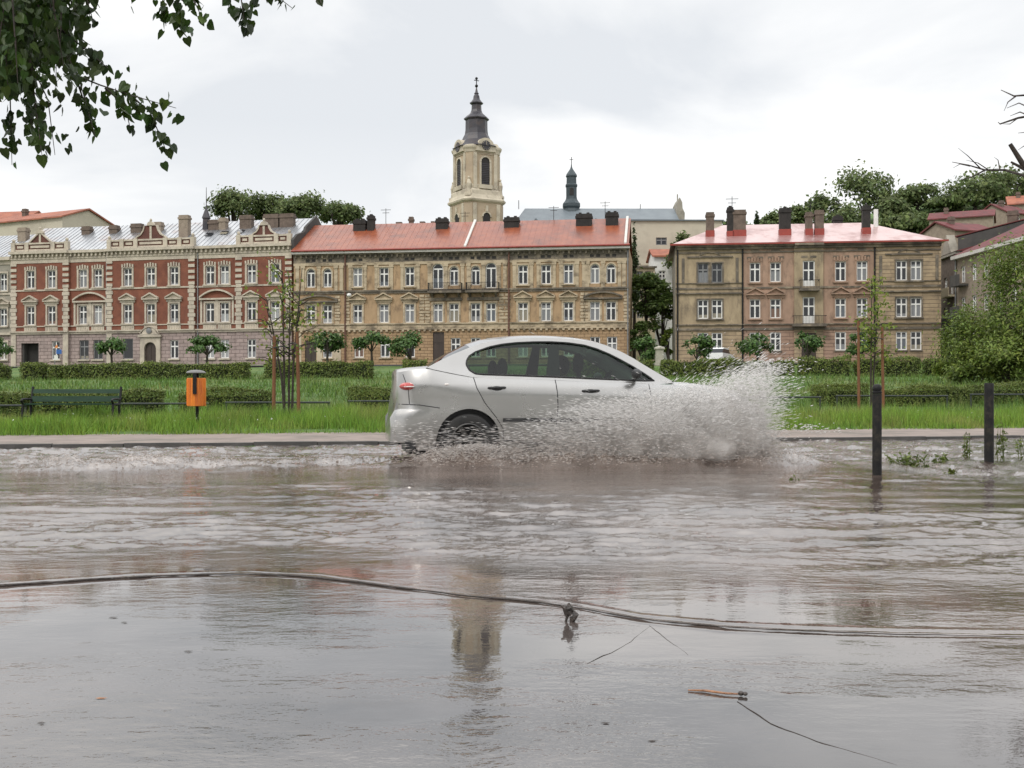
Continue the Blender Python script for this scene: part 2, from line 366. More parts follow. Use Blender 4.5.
def glass(name, tint, through):
    m, nt = new_mat(name); out = N(nt, 'ShaderNodeOutputMaterial')
    t = N(nt, 'ShaderNodeBsdfTransparent'); t.inputs[0].default_value = col4(tint)
    g = N(nt, 'ShaderNodeBsdfGlossy', Roughness=.03); fr = N(nt, 'ShaderNodeFresnel', IOR=1.5); ms = N(nt, 'ShaderNodeMixShader')
    n = N(nt, 'ShaderNodeTexNoise', Scale=3.0); b = N(nt, 'ShaderNodeBump', Strength=.05); L(nt, n.outputs['Fac'], b.inputs['Height']); L(nt, b.outputs[0], g.inputs['Normal'])
    L(nt, fr.outputs[0], ms.inputs[0]); L(nt, t.outputs[0], ms.inputs[1]); L(nt, g.outputs[0], ms.inputs[2]); L(nt, ms.outputs[0], out.inputs[0])
    MATS[name] = m
glass('car_glass', (.40, .52, .44), .6)
# house window: dark room behind glass with a net curtain hung to a height that differs from window to window
def pane_mat():
    m, nt = new_mat('window_glass'); out = N(nt, 'ShaderNodeOutputMaterial'); p = N(nt, 'ShaderNodeBsdfPrincipled', Roughness=.07); L(nt, p.outputs[0], out.inputs[0])
    tc = N(nt, 'ShaderNodeTexCoord'); oi = N(nt, 'ShaderNodeObjectInfo'); sp = N(nt, 'ShaderNodeSeparateXYZ'); L(nt, tc.outputs['Generated'], sp.inputs[0])
    th = N(nt, 'ShaderNodeMapRange'); th.inputs['To Min'].default_value = -.35; th.inputs['To Max'].default_value = 1.0; L(nt, oi.outputs['Random'], th.inputs['Value'])
    lt = N(nt, 'ShaderNodeMath', operation='LESS_THAN'); L(nt, sp.outputs[2], lt.inputs[0]); L(nt, th.outputs[0], lt.inputs[1])
    wv = N(nt, 'ShaderNodeTexWave', Scale=3.5, Distortion=2.5); L(nt, tc.outputs['Generated'], wv.inputs['Vector'])
    cr = N(nt, 'ShaderNodeValToRGB'); cr.color_ramp.elements[0].color = (.10, .105, .115, 1); cr.color_ramp.elements[1].color = (.27, .275, .28, 1); L(nt, wv.outputs['Fac'], cr.inputs[0])
    mx = N(nt, 'ShaderNodeMix', data_type='RGBA'); L(nt, lt.outputs[0], mx.inputs['Factor']); mx.inputs['A'].default_value = (.018, .02, .023, 1); m9 = N(nt, 'ShaderNodeMath', operation='MULTIPLY'); m9.inputs[1].default_value = 37.7; f9 = N(nt, 'ShaderNodeMath', operation='FRACT'); L(nt, oi.outputs['Random'], m9.inputs[0]); L(nt, m9.outputs[0], f9.inputs[0])
    tn = N(nt, 'ShaderNodeValToRGB'); tn.color_ramp.interpolation = 'CONSTANT'; te = tn.color_ramp.elements; te[0].color = (1, 1, 1, 1); te[1].position = .45; te[1].color = (1.25, 1.1, .8, 1)
    for ps, cc in ((.62, (.55, .6, .66, 1)), (.8, (1.7, 1.7, 1.65, 1)), (.92, (.8, .45, .3, 1))): q = te.new(ps); q.color = cc
    L(nt, f9.outputs[0], tn.inputs[0]); mu = N(nt, 'ShaderNodeMix', data_type='RGBA', blend_type='MULTIPLY'); mu.inputs['Factor'].default_value = 1; L(nt, cr.outputs[0], mu.inputs['A']); L(nt, tn.outputs[0], mu.inputs['B']); L(nt, mu.outputs['Result'], mx.inputs['B'])
    L(nt, mx.outputs['Result'], p.inputs['Base Color'])
    MATS['window_glass'] = m
pane_mat()
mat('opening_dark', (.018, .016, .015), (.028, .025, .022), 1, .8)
# ------------------------------------------------------------------ facades
class Facade:
    """a street front from its left end (pixel column, distance) to its right end"""
    def __init__(s, xl, dl, xr, dr):
        s.A = Vector((px2(xl, dl), dl)); s.B = Vector((px2(xr, dr), dr)); s.len = (s.B - s.A).length
        s.t = (s.B - s.A).normalized(); s.ang = math.atan2(s.t.y, s.t.x); s.zb = 4.0
    def u(s, x):
        k = (x - 512) / F
        return (s.A.x - k * s.A.y) / (k * s.t.y - s.t.x)
    def root(s, name, label, cat='building'):
        s.o = thing(name, label, cat, (s.A.x, s.A.y, s.zb), s.ang); return s.o
    def z(s, zw): return zw - s.zb
def wall_grid(mb, u0, u1, z0, z1, ops, y=0.0, reveal=.22):
    """a wall face at depth y with real openings and their reveals"""
    ops = [(max(a, u0), min(b, u1), max(c, z0), min(d, z1)) for a, b, c, d in ops if b > u0 and a < u1 and d > z0 and c < z1]
    us = sorted({u0, u1} | {o[0] for o in ops} | {o[1] for o in ops}); zs = sorted({z0, z1} | {o[2] for o in ops} | {o[3] for o in ops})
    for i in range(len(us) - 1):
        for j in range(len(zs) - 1):
            cu, cz = (us[i] + us[i + 1]) / 2, (zs[j] + zs[j + 1]) / 2
            if us[i + 1] - us[i] < 1e-5 or zs[j + 1] - zs[j] < 1e-5: continue
            if any(a < cu < b and c < cz < d for a, b, c, d in ops): continue
            mb.add([(us[i], y, zs[j]), (us[i + 1], y, zs[j]), (us[i + 1], y, zs[j + 1]), (us[i], y, zs[j + 1])], [(0, 1, 2, 3)])
    for a, b, c, d in ops:
        mb.add([(a, y, c), (b, y, c), (b, y, d), (a, y, d), (a, y + reveal, c), (b, y + reveal, c), (b, y + reveal, d), (a, y + reveal, d)],
               [(0, 4, 5, 1), (1, 5, 6, 2), (2, 6, 7, 3), (3, 7, 4, 0)])
def arch_pts(u, z0, w, h, n=8):
    r = w / 2
    return [(u + r * math.cos(math.pi * k / n), z0 + h - r + r * math.sin(math.pi * k / n)) for k in range(n + 1)]
def window(parent, u, z0, w, h, y=0.0, arch=False, frame='white_paint', rec=.14, dark=False, single=False):
    m = MB(); t = .11; ym = y + rec; y1 = y + rec + .07
    if arch:
        outer = arch_pts(u, z0, w, h); inner = arch_pts(u, z0, w - 2 * t, h - t)
        o = [(u - w / 2, z0), (u + w / 2, z0)] + outer; i_ = [(u - w / 2 + t, z0 + t), (u + w / 2 - t, z0 + t)] + inner
        n = len(o); vs = [(a, ym, b) for a, b in o] + [(a, ym, b) for a, b in i_] + [(a, y1, b) for a, b in i_]
        m.add(vs, [(k, (k + 1) % n, (k + 1) % n + n, k + n) for k in range(n)] + [(k + n, (k + 1) % n + n, (k + 1) % n + 2 * n, k + 2 * n) for k in range(n)])
        zt = z0 + h - w / 2
    else:
        m.box(u - w / 2, u - w / 2 + t, ym, y1, z0, z0 + h).box(u + w / 2 - t, u + w / 2, ym, y1, z0, z0 + h)
        m.box(u - w / 2 + t, u + w / 2 - t, ym, y1, z0, z0 + t).box(u - w / 2 + t, u + w / 2 - t, ym, y1, z0 + h - t, z0 + h); zt = z0 + h * .66
    if not single:
        m.box(u - .075, u + .075, ym - .012, y1 - .01, z0 + t, zt - .06)
        if not arch: m.box(u - .06, u + .06, ym - .012, y1 - .01, zt + .06, z0 + h - t)
        m.box(u - w / 2 + t, u + w / 2 - t, ym - .014, y1 - .008, zt - .075, zt + .075)
    f = m.build('window', MATS[frame], parent)
    p = MB(); yp = y + rec + .05
    if arch:
        poly = [(u - w / 2 + .05, z0 + .04), (u + w / 2 - .05, z0 + .04)] + arch_pts(u, z0, w - .1, h - .05); p.prism(poly, yp, yp + .015)
    else: p.box(u - w / 2 + .05, u + w / 2 - .05, yp, yp + .015, z0 + .04, z0 + h - .04)
    p.build('pane', MATS['window_glass'], f)
    return f
def surround(win, u, z0, w, h, y, m, t=.2, d=.09, sill=True, style=None):
    s = MB(); o = w / 2 + .002
    s.box(u - o - t, u - o, y - d, y + .05, z0, z0 + h).box(u + o, u + o + t, y - d, y + .05, z0, z0 + h)
    zt = z0 + h + (.1 if style == 'voussoir' else t); s.box(u - o - t, u + o + t, y - d - .01, y + .05, z0 + h + .002, zt)
    if sill: s.box(u - o - t - .06, u + o + t + .06, y - d - .12, y + .05, z0 - .16, z0 - .002)
    if style == 'voussoir':
        for k in range(-2, 3):
            s.box(u + k * (w + 2 * t + .16) / 5 - .09, u + k * (w + 2 * t + .16) / 5 + .09, y - d - .05, y + .05, zt + .002, zt + .36 + .10 * (2 - abs(k)) * .7)
    if style == 'pediment':
        hw = w / 2 + t + .28
        s.box(u - hw + .1, u + hw - .1, y - d - .06, y + .05, zt + .002, zt + .28)
        s.box(u - hw, u + hw, y - d - .28, y + .05, zt + .282, zt + .42)
        for sg in (-1, 1):
            s.prism([(u + sg * hw, zt + .422), (u + sg * hw, zt + .56), (u, zt + 1.12), (u, zt + .96)][::sg], y - d - .28, y + .04)
        s.prism([(u - hw + .1, zt + .423), (u + hw - .1, zt + .423), (u, zt + .95)], y - d - .02, y + .05)
    s.build('surround', MATS[m], win)
def seg_arch(mb, u0, u1, zb, rise, th, y0, y1, n=12):
    """a curved hood over a pair of windows"""
    c = (u0 + u1) / 2; hw = (u1 - u0) / 2
    a = [(c - hw + 2 * hw * k / n, zb + rise * (1 - (1 - 2 * k / n) ** 2)) for k in range(n + 1)]
    mb.prism(a + [(p, q + th) for p, q in a[::-1]], y0, y1)
    mb.box(u0, u1, y0, y1, zb - th, zb - .002)
def chimney(parent, u, y, w, d, z0, z1, m='chimney_brick', skirt=None):
    c = MB().box(u - w / 2, u + w / 2, y - d / 2, y + d / 2, z0, z1)
    c.box(u - w / 2 - .08, u + w / 2 + .08, y - d / 2 - .08, y + d / 2 + .08, z1 - .5, z1 - .25)
    n = max(1, int(w / .7)) if m == 'soot' else 0
    for k in range(n):
        cx = u - w / 2 + (k + .5) * w / n
        c.box(cx - .16, cx + .16, y - .16, y + .16, z1 + .002, z1 + .18)
    o = c.build('chimney', MATS[m], parent)
    if skirt: MB().box(u - w / 2 - .05, u + w / 2 + .05, y - d / 2 - .05, y + d / 2 + .05, z0, skirt).build('flashing', MATS['red_sheet'], o)
    return o
def seam_roof(mb, u0, u1, ye, ze, yr, zr, yb, ribs=.62, th=.12, rh=.05):
    mb.prism_x([(ye, ze), (yr, zr), (yb, ze), (yb, ze - th), (yr, zr - th - .2), (ye, ze - th)], u0, u1)
    if ribs:
        n = int((u1 - u0) / ribs); sl = Vector((yr - ye, zr - ze)).normalized(); nn = Vector((-sl.y, sl.x)) * rh
        for k in range(1, n):
            u = u0 + (u1 - u0) * k / n
            mb.prism_x([(ye + .02, ze), (yr, zr), (yr + nn.x, zr + nn.y), (ye + .02 + nn.x, ze + nn.y)], u - .02, u + .02)
# ================================================================== the red brick house
def red_house():
    fa = Facade(12.5, 134, 292.5, 126); fa.zb = 4.2
    o = fa.root('brick_house', 'long red brick house with cream corner stones, curved gables and a grey metal roof'); U = fa.u; Z = fa.z
    PRO = -.25
    # bays: (x0, x1, projecting)
    bays = [(12.5, 70, 1), (70, 108, 0), (108, 196, 1), (196, 237, 0), (237, 292.5, 1)]
    upw = [32, 53, 83, 98, 129, 152, 175.3, 210, 224.6, 252.5, 276]
    proj = lambda x: PRO if any(a <= x <= b and p for a, b, p in bays) else 0.0
    W, rows = 1.12, {2: (9.55, 2.25), 3: (13.95, 2.15)}
    grd = [(57, 1.1, 5.35, 2.2, 0), (84, 1.25, 5.35, 2.3, 1), (98, 1.25, 5.35, 2.3, 1), (175.3, 1.1, 5.35, 2.15, 0), (210, 1.1, 5.35, 2.15, 0), (224.6, 1.1, 5.35, 2.15, 0), (252.5, 1.1, 5.35, 2.15, 0), (276, 1.1, 5.35, 2.15, 0), (129, 1.35, 5.35, 2.4, 1)]
    ops = [(U(x) - W / 2, U(x) + W / 2, Z(z), Z(z + h)) for x in upw for z, h in rows.values()]
    gops = [(U(x) - w / 2, U(x) + w / 2, Z(z), Z(z + h)) for x, w, z, h, d in grd]
    gate = (U(22.5), U(40), Z(4.2), Z(7.35)); dx = U(152); door = (dx - .78, dx + .78, Z(4.3), Z(7.55))
    bw, gw, fz = MB(), MB(), MB()
    for a, b, p in bays:
        ua, ub = U(a), U(b); y = PRO if p else 0
        if a == 12.5: ua = 0
        wall_grid(bw, ua, ub, Z(8.7), Z(17.0), ops, y); wall_grid(gw, ua, ub, Z(3.6), Z(8.4), gops + [gate, door], y)
        if p:
            for uu in (ua, ub):
                bw.add([(uu, y, Z(8.7)), (uu, .3, Z(8.7)), (uu, .3, Z(17.0)), (uu, y, Z(17.0))], [(0, 1, 2, 3)])
                gw.add([(uu, y, Z(3.6)), (uu, .3, Z(3.6)), (uu, .3, Z(8.4)), (uu, y, Z(8.4))], [(0, 1, 2, 3)])
    Ln = U(292.5)
    for uu in (0, Ln): bw.add([(uu, .3, Z(3.6)), (uu, 13, Z(3.6)), (uu, 13, Z(18)), (uu, .3, Z(18))], [(0, 1, 2, 3)])
    bw.add([(0, 13, Z(3.6)), (Ln, 13, Z(3.6)), (Ln, 13, Z(18)), (0, 13, Z(18))], [(0, 1, 2, 3)])
    bw.build('brick_wall', MATS['red_brick'], o); gw.build('stone_wall', MATS['pink_rustic'], o)
    # cornices, string courses, frieze
    cn = MB()
    for a, b, p in bays:
        ua, ub = max(U(a), 0), U(b); y = PRO if p else 0
        cn.box(ua - .02, ub + .02, y - .16, y + .3, Z(8.4), Z(8.62)).box(ua - .02, ub + .02, y - .30, y + .3, Z(8.622), Z(8.78))
        cn.box(ua, ub, y - .10, y + .1, Z(9.3), Z(9.42)).box(ua, ub, y - .10, y + .1, Z(13.62), Z(13.8))
        cn.box(ua - .01, ub + .01, y - .06, y + .3, Z(17.0), Z(17.45)).box(ua - .01, ub + .01, y - .14, y + .3, Z(17.452), Z(17.6))
        cn.box(ua - .01, ub + .01, y - .06, y + .3, Z(17.602), Z(18.1)).box(ua - .05, ub + .05, y - .5, y + .3, Z(18.102), Z(18.42))
        n = max(2, int((ub - ua) / .55))
        for k in range(n):
            c = ua + (k + .5) * (ub - ua) / n; cn.box(c - .11, c + .11, y - .34, y - .062, Z(17.72), Z(18.1))
    split_build(cn, 'cornice', MATS['cream'], o)
    # balustrade panels below the first floor windows
    bl = MB()
    for x in upw:
        u, y = U(x), proj(x); bl.box(u - .85, u + .85, y - .07, y + .05, Z(8.79), Z(9.29))
        for k in range(5): bl.box(u - .62 + k * .31 - .05, u - .62 + k * .31 + .05, y - .11, y - .072, Z(8.85), Z(9.22))
    split_build(bl, 'balustrade', MATS['cream'], o)
    # corner stones
    for x in (15.2, 67.2, 110.8, 192.8, 239.8, 289.5):
        q = MB(); u = max(U(x), .38); k = 0; z = 8.8
        while z < 16.9:
            w = .40 if z > 13.9 else (.46 if k % 2 else .32)
            q.box(u - w, u + w, PRO - .11, PRO + .05, Z(z), Z(min(z + (.36 if z > 13.9 else .42), 16.98))); z += .68 if z > 13.9 else .47; k += 1
        q.box(u - .34, u + .34, PRO - .12, PRO + .05, Z(4.0), Z(8.39)) if x in (15.2, 67.2, 110.8) else None
        q.build('corner_stone', MATS['cream'], o)
    pair = {83, 98, 210, 224.6}
    for x in upw:
        for r, (z, h) in rows.items():
            w = window(o, U(x), Z(z), W, h, proj(x))
            surround(w, U(x), Z(z), W, h, proj(x), 'cream', t=.22, style='voussoir' if r == 3 else (None if x in pair else 'pediment'))
    for a, b in ((83, 98), (210, 224.6)):
        hd = MB(); seg_arch(hd, U(a) - 1.25, U(b) + 1.25, Z(12.35), .85, .2, -.32, .04); hd.box(U(a) - 1.2, U(a) - .95, -.1, .05, Z(9.43), Z(12.13)).box(U(b) + .95, U(b) + 1.2, -.1, .05, Z(9.43), Z(12.13))
        hd.box((U(a) + U(b)) / 2 - .2, (U(a) + U(b)) / 2 + .2, -.12, .05, Z(9.43), Z(12.13)); hd.build('arched_hood', MATS['cream'], o)
    for x, w, z, h, d in grd:
        f = window(o, U(x), Z(z), w, h, proj(x), frame='white_paint' if not d else 'grey_pipe', single=(x == 129))
        MB().box(U(x) - w / 2 - .18, U(x) + w / 2 + .18, proj(x) - .16, proj(x) + .04, Z(z) - .18, Z(z) - .003).build('sill', MATS['cream'], f)
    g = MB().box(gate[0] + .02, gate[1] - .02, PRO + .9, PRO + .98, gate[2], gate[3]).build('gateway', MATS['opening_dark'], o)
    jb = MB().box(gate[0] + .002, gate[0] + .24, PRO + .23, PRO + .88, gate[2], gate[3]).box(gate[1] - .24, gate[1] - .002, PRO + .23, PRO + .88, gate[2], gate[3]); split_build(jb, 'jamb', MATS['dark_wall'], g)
    # portal
    pt = MB(); r = .78
    a1 = [(dx - 1.3, Z(4.3))] + [(dx - 1.3, Z(7.9)), (dx + 1.3, Z(7.9)), (dx + 1.3, Z(4.3)), (dx + r, Z(4.3))] + arch_pts(dx, Z(4.3), 2 * r, 3.0) + [(dx - r, Z(4.3))]
    n = len(a1)
    pt.prism([(dx - 1.3, Z(4.3)), (dx - r, Z(4.3)), (dx - r, Z(6.5)), (dx - 1.3, Z(6.5))], PRO - .2, PRO + .05)
    pt.prism([(dx + r, Z(4.3)), (dx + 1.3, Z(4.3)), (dx + 1.3, Z(6.5)), (dx + r, Z(6.5))], PRO - .2, PRO + .05)
    ar = arch_pts(dx, Z(4.3), 2 * r, 3.0)
    for k in range(len(ar) - 1):
        (xa, za), (xb, zb_) = ar[k], ar[k + 1]; pt.prism([(xa, za), (xb, zb_), (xb, Z(7.9)), (xa, Z(7.9))], PRO - .2, PRO + .05)
    for s_ in (-1, 1):
        q = sorted([dx + s_ * .781, dx + s_ * 1.3]); pt.box(q[0], q[1], PRO - .2, PRO + .05, Z(6.502), Z(7.9))
    pt.box(dx - 1.5, dx + 1.5, PRO - .4, PRO + .05, Z(7.902), Z(8.15)); seg_arch(pt, dx - 1.2, dx + 1.2, Z(8.3), .75, .14, PRO - .42, PRO - .05)
    pt.prism([(dx - 1.0, Z(8.3)), (dx + 1.0, Z(8.3)), (dx + .6, Z(8.9)), (dx - .6, Z(8.9))], PRO - .36, PRO - .06)
    pt.build('portal', MATS['cream'], o)
    MB().prism([(dx - .76, Z(4.3)), (dx + .76, Z(4.3))] + arch_pts(dx, Z(4.3), 1.52, 2.98), PRO + .1, PRO + .17).box(dx - .02, dx + .02, PRO + .07, PRO + .099, Z(4.35), Z(7.1)).build('door', MATS['door_wood'], o)
    MB().lathe([(.02, 0), (.34, .01), (.34, .06), (.1, .1)], 14).xform(Matrix.Translation((dx, PRO - .43, Z(8.62))) @ Matrix.Rotation(R(90), 4, 'X')).build('emblem', MATS['grey_pipe'], o)
    # parapets with gables above the projecting bays
    for a, b, big in ((12.5, 70, .8), (108, 196, 1.0), (237, 292.5, .9)):
        ua, ub = max(U(a), 0) + .05, U(b) - .05; c = (ua + ub) / 2; y0, y1 = PRO - .12, PRO + .35
        pp = MB().box(ua, ub, y0 + .1, y1, Z(18.422), Z(18.7)).box(ua, ub, y0 + .1, y1, Z(19.3), Z(19.5))
        xs = [ua + .25, ua + (ub - ua) * .27, ua + (ub - ua) * .73, ub - .25] if b - a < 80 else [ua + .25, ua + (ub - ua) * .17, ua + (ub - ua) * .33, ua + (ub - ua) * .67, ua + (ub - ua) * .83, ub - .25]
        for q in xs: pp.box(q - .26, q + .26, y0, y1 + .02, Z(18.423), Z(19.56))
        for q in (xs[0], xs[-1]): pp.ball((q, PRO + .1, Z(19.78)), .2, 8, 6, 1.1)
        po = pp.build('parapet', MATS['cream'], o)
        inf = MB()
        for q0, q1 in zip(xs[:-1], xs[1:]):
            inf.box(q0 + .26, q1 - .26, y0 + .2, y1 - .05, Z(18.702), Z(19.298))
        split_build(inf, 'infill', MATS['dark_brick'], po)
        pn = MB()
        for q0, q1 in zip(xs[:-1], xs[1:]): pn.box(q0 + .5, q1 - .5, y0 + .12, y0 + .25, Z(18.86), Z(19.14))
        split_build(pn, 'panel', MATS['cream'], po)
        hw, hh = (1.4, 1.3) if big < 1 else (2.0, 1.85)
        if big == .8: shp = [(-hw, 0), (-hw * .1, hh * .82), (hw * .1, hh * .82), (hw, 0)]
        else: shp = [(-hw, 0), (-hw * .85, .12 * hh), (-hw * .62, .25 * hh), (-hw * .45, .52 * hh), (-hw * .36, .84 * hh), (hw * .36, .84 * hh), (hw * .45, .52 * hh), (hw * .62, .25 * hh), (hw * .85, .12 * hh), (hw, 0)]
        gb = MB().prism([(c + x, Z(19.502) + z) for x, z in shp], y0 + .2, y1 - .1).build('gable', MATS['dark_brick'], o)
        tr = MB()
        for (xa, za), (xb, zb_) in zip(shp[:-1], shp[1:]):
            if abs(za - zb_) < .01: continue
            dxn, dzn = -(zb_ - za), (xb - xa); l = math.hypot(dxn, dzn); dxn, dzn = dxn / l * .14, dzn / l * .14
            tr.prism([(c + xa, Z(19.503) + za), (c + xb, Z(19.503) + zb_), (c + xb + dxn, Z(19.503) + zb_ + dzn), (c + xa + dxn, Z(19.503) + za + dzn)], y0 + .08, y1)
        tr.box(c - .13, c + .13, y0 + .13, y0 + .3, Z(19.51), Z(19.5) + hh * .8)
        tr.prism([(c - .55, Z(19.5) + hh * .84)] + [(c + .45 * math.cos(math.pi * k / 8), Z(19.5) + hh * .86 + .45 * math.sin(math.pi * k / 8)) for k in range(8, -1, -1)] + [(c + .55, Z(19.5) + hh * .84)], y0 + .05, y1)
        tr.ball((c, PRO + .1, Z(19.5) + hh * .86 + .6), .16, 8, 6, 1.3); tr.build('coping', MATS['cream'], gb)
    rf = MB(); seam_roof(rf, 0, Ln + .0, -.35, Z(18.45), 6.2, Z(22.3), 13); rf.build('roof', MATS['zinc_roof'], o)
    for x, w, zt in ((66, 1.1, 22.0), (94, 1.05, 22.0), (117.5, 1.4, 22.1), (137.5, 1.5, 22.2), (173.5, 1.2, 22.6), (197, 1.3, 22.2), (206, .9, 22.4), (230, 1.5, 22.6), (256, 1.9, 22.6), (272, 1.7, 22.6)):
        chimney(o, U(x) * 1.0, 4.3 if x not in (173.5, 196) else 2.6, w, .8, Z(19.8), Z(zt), 'chimney_pale' if x in (173.5, 137.5, 206) else 'chimney_brick')
    MB().prism_x([(-.4, Z(17.2)), (6.4, Z(21.2)), (13, Z(17.2)), (13, Z(18.7)), (6.4, Z(22.6)), (3.2, Z(20.8)), (2.9, Z(20.2)), (.8, Z(19.6)), (-.4, Z(18.8))], Ln + .005, Ln + .3).build('fire_wall', MATS['dark_wall'], o)
    MB().lathe([(.5, Z(20.6)), (.42, Z(22.4)), (.55, Z(22.5)), (.3, Z(23.2)), (.06, Z(23.9)), (.03, Z(26.2)), (.005, Z(26.3))], 8, (U(187.5), 4.5, 0)).build('finial', MATS['spire_sheet'], o)
    for x in (107.2, 198.2): MB().tube([(U(x), -.12, Z(4.2)), (U(x), -.12, Z(18.0))], .075, 8).build('downpipe', MATS['grey_pipe'], o)
    sk = MB()
    for x, z in ((199, 19.9), (213, 20.1), (229, 20.2)):
        v = (z - 18.45) / 3.85; sk.prism_x([(-.35 + 6.55 * v, Z(z) + .08), (.3 + 6.55 * v, Z(z) + .47), (.3 + 6.55 * v, Z(z) + .55), (-.35 + 6.55 * v, Z(z) + .16)], U(x) - .45, U(x) + .45)
    split_build(sk, 'roof_window', MATS['window_glass'], o)
    return fa
FA_RED = red_house()
# ================================================================== the grey house at the far left
def left_house():
    fa = Facade(-62, 137, 12.2, 134.03); fa.zb = 4.2
    o = fa.root('plaster_house', 'grey beige plaster house at the left photo edge beside the brick house'); U, Z = fa.u, fa.z; Ln = fa.len - .02
    xs = [-50, -36, -20, -6, 3.5]
    ops = [(U(x) - .55, U(x) + .55, Z(z), Z(z + 2.15)) for x in xs for z in (5.4, 9.5, 13.8)]
    w = MB(); wall_grid(w, 0, Ln, Z(8.7), Z(17), ops); g = MB(); wall_grid(g, 0, Ln, Z(3.6), Z(8.4), ops)
    w.add([(0, 0, Z(3.6)), (0, 13, Z(3.6)), (0, 13, Z(18)), (0, 0, Z(18))], [(0, 1, 2, 3)]).add([(0, 13, Z(3.6)), (Ln, 13, Z(3.6)), (Ln, 13, Z(18)), (0, 13, Z(18))], [(0, 1, 2, 3)])
    w.build('wall', MATS['grey_plaster'], o); g.build('stone_wall', MATS['pink_rustic'], o)
    c = MB().box(0, Ln, -.28, .2, Z(8.4), Z(8.7)).box(0, Ln, -.12, .2, Z(13.3), Z(13.55)).box(0, Ln, -.1, .3, Z(17), Z(17.5)).box(0, Ln, -.45, .3, Z(17.502), Z(17.9))
    split_build(c, 'cornice', MATS['cream'], o)
    for x in xs:
        for z in (5.4, 9.5, 13.8):
            f = window(o, U(x), Z(z), 1.1, 2.15); surround(f, U(x), Z(z), 1.1, 2.15, 0, 'cream', style='pediment' if z == 9.5 else None)
    r = MB(); seam_roof(r, 0, Ln, -.4, Z(17.95), 6.2, Z(21.6), 13); r.build('roof', MATS['zinc_roof'], o)
    chimney(o, U(-2), 4.5, 1.2, .8, Z(20), Z(22.2), 'chimney_pale')
left_house()
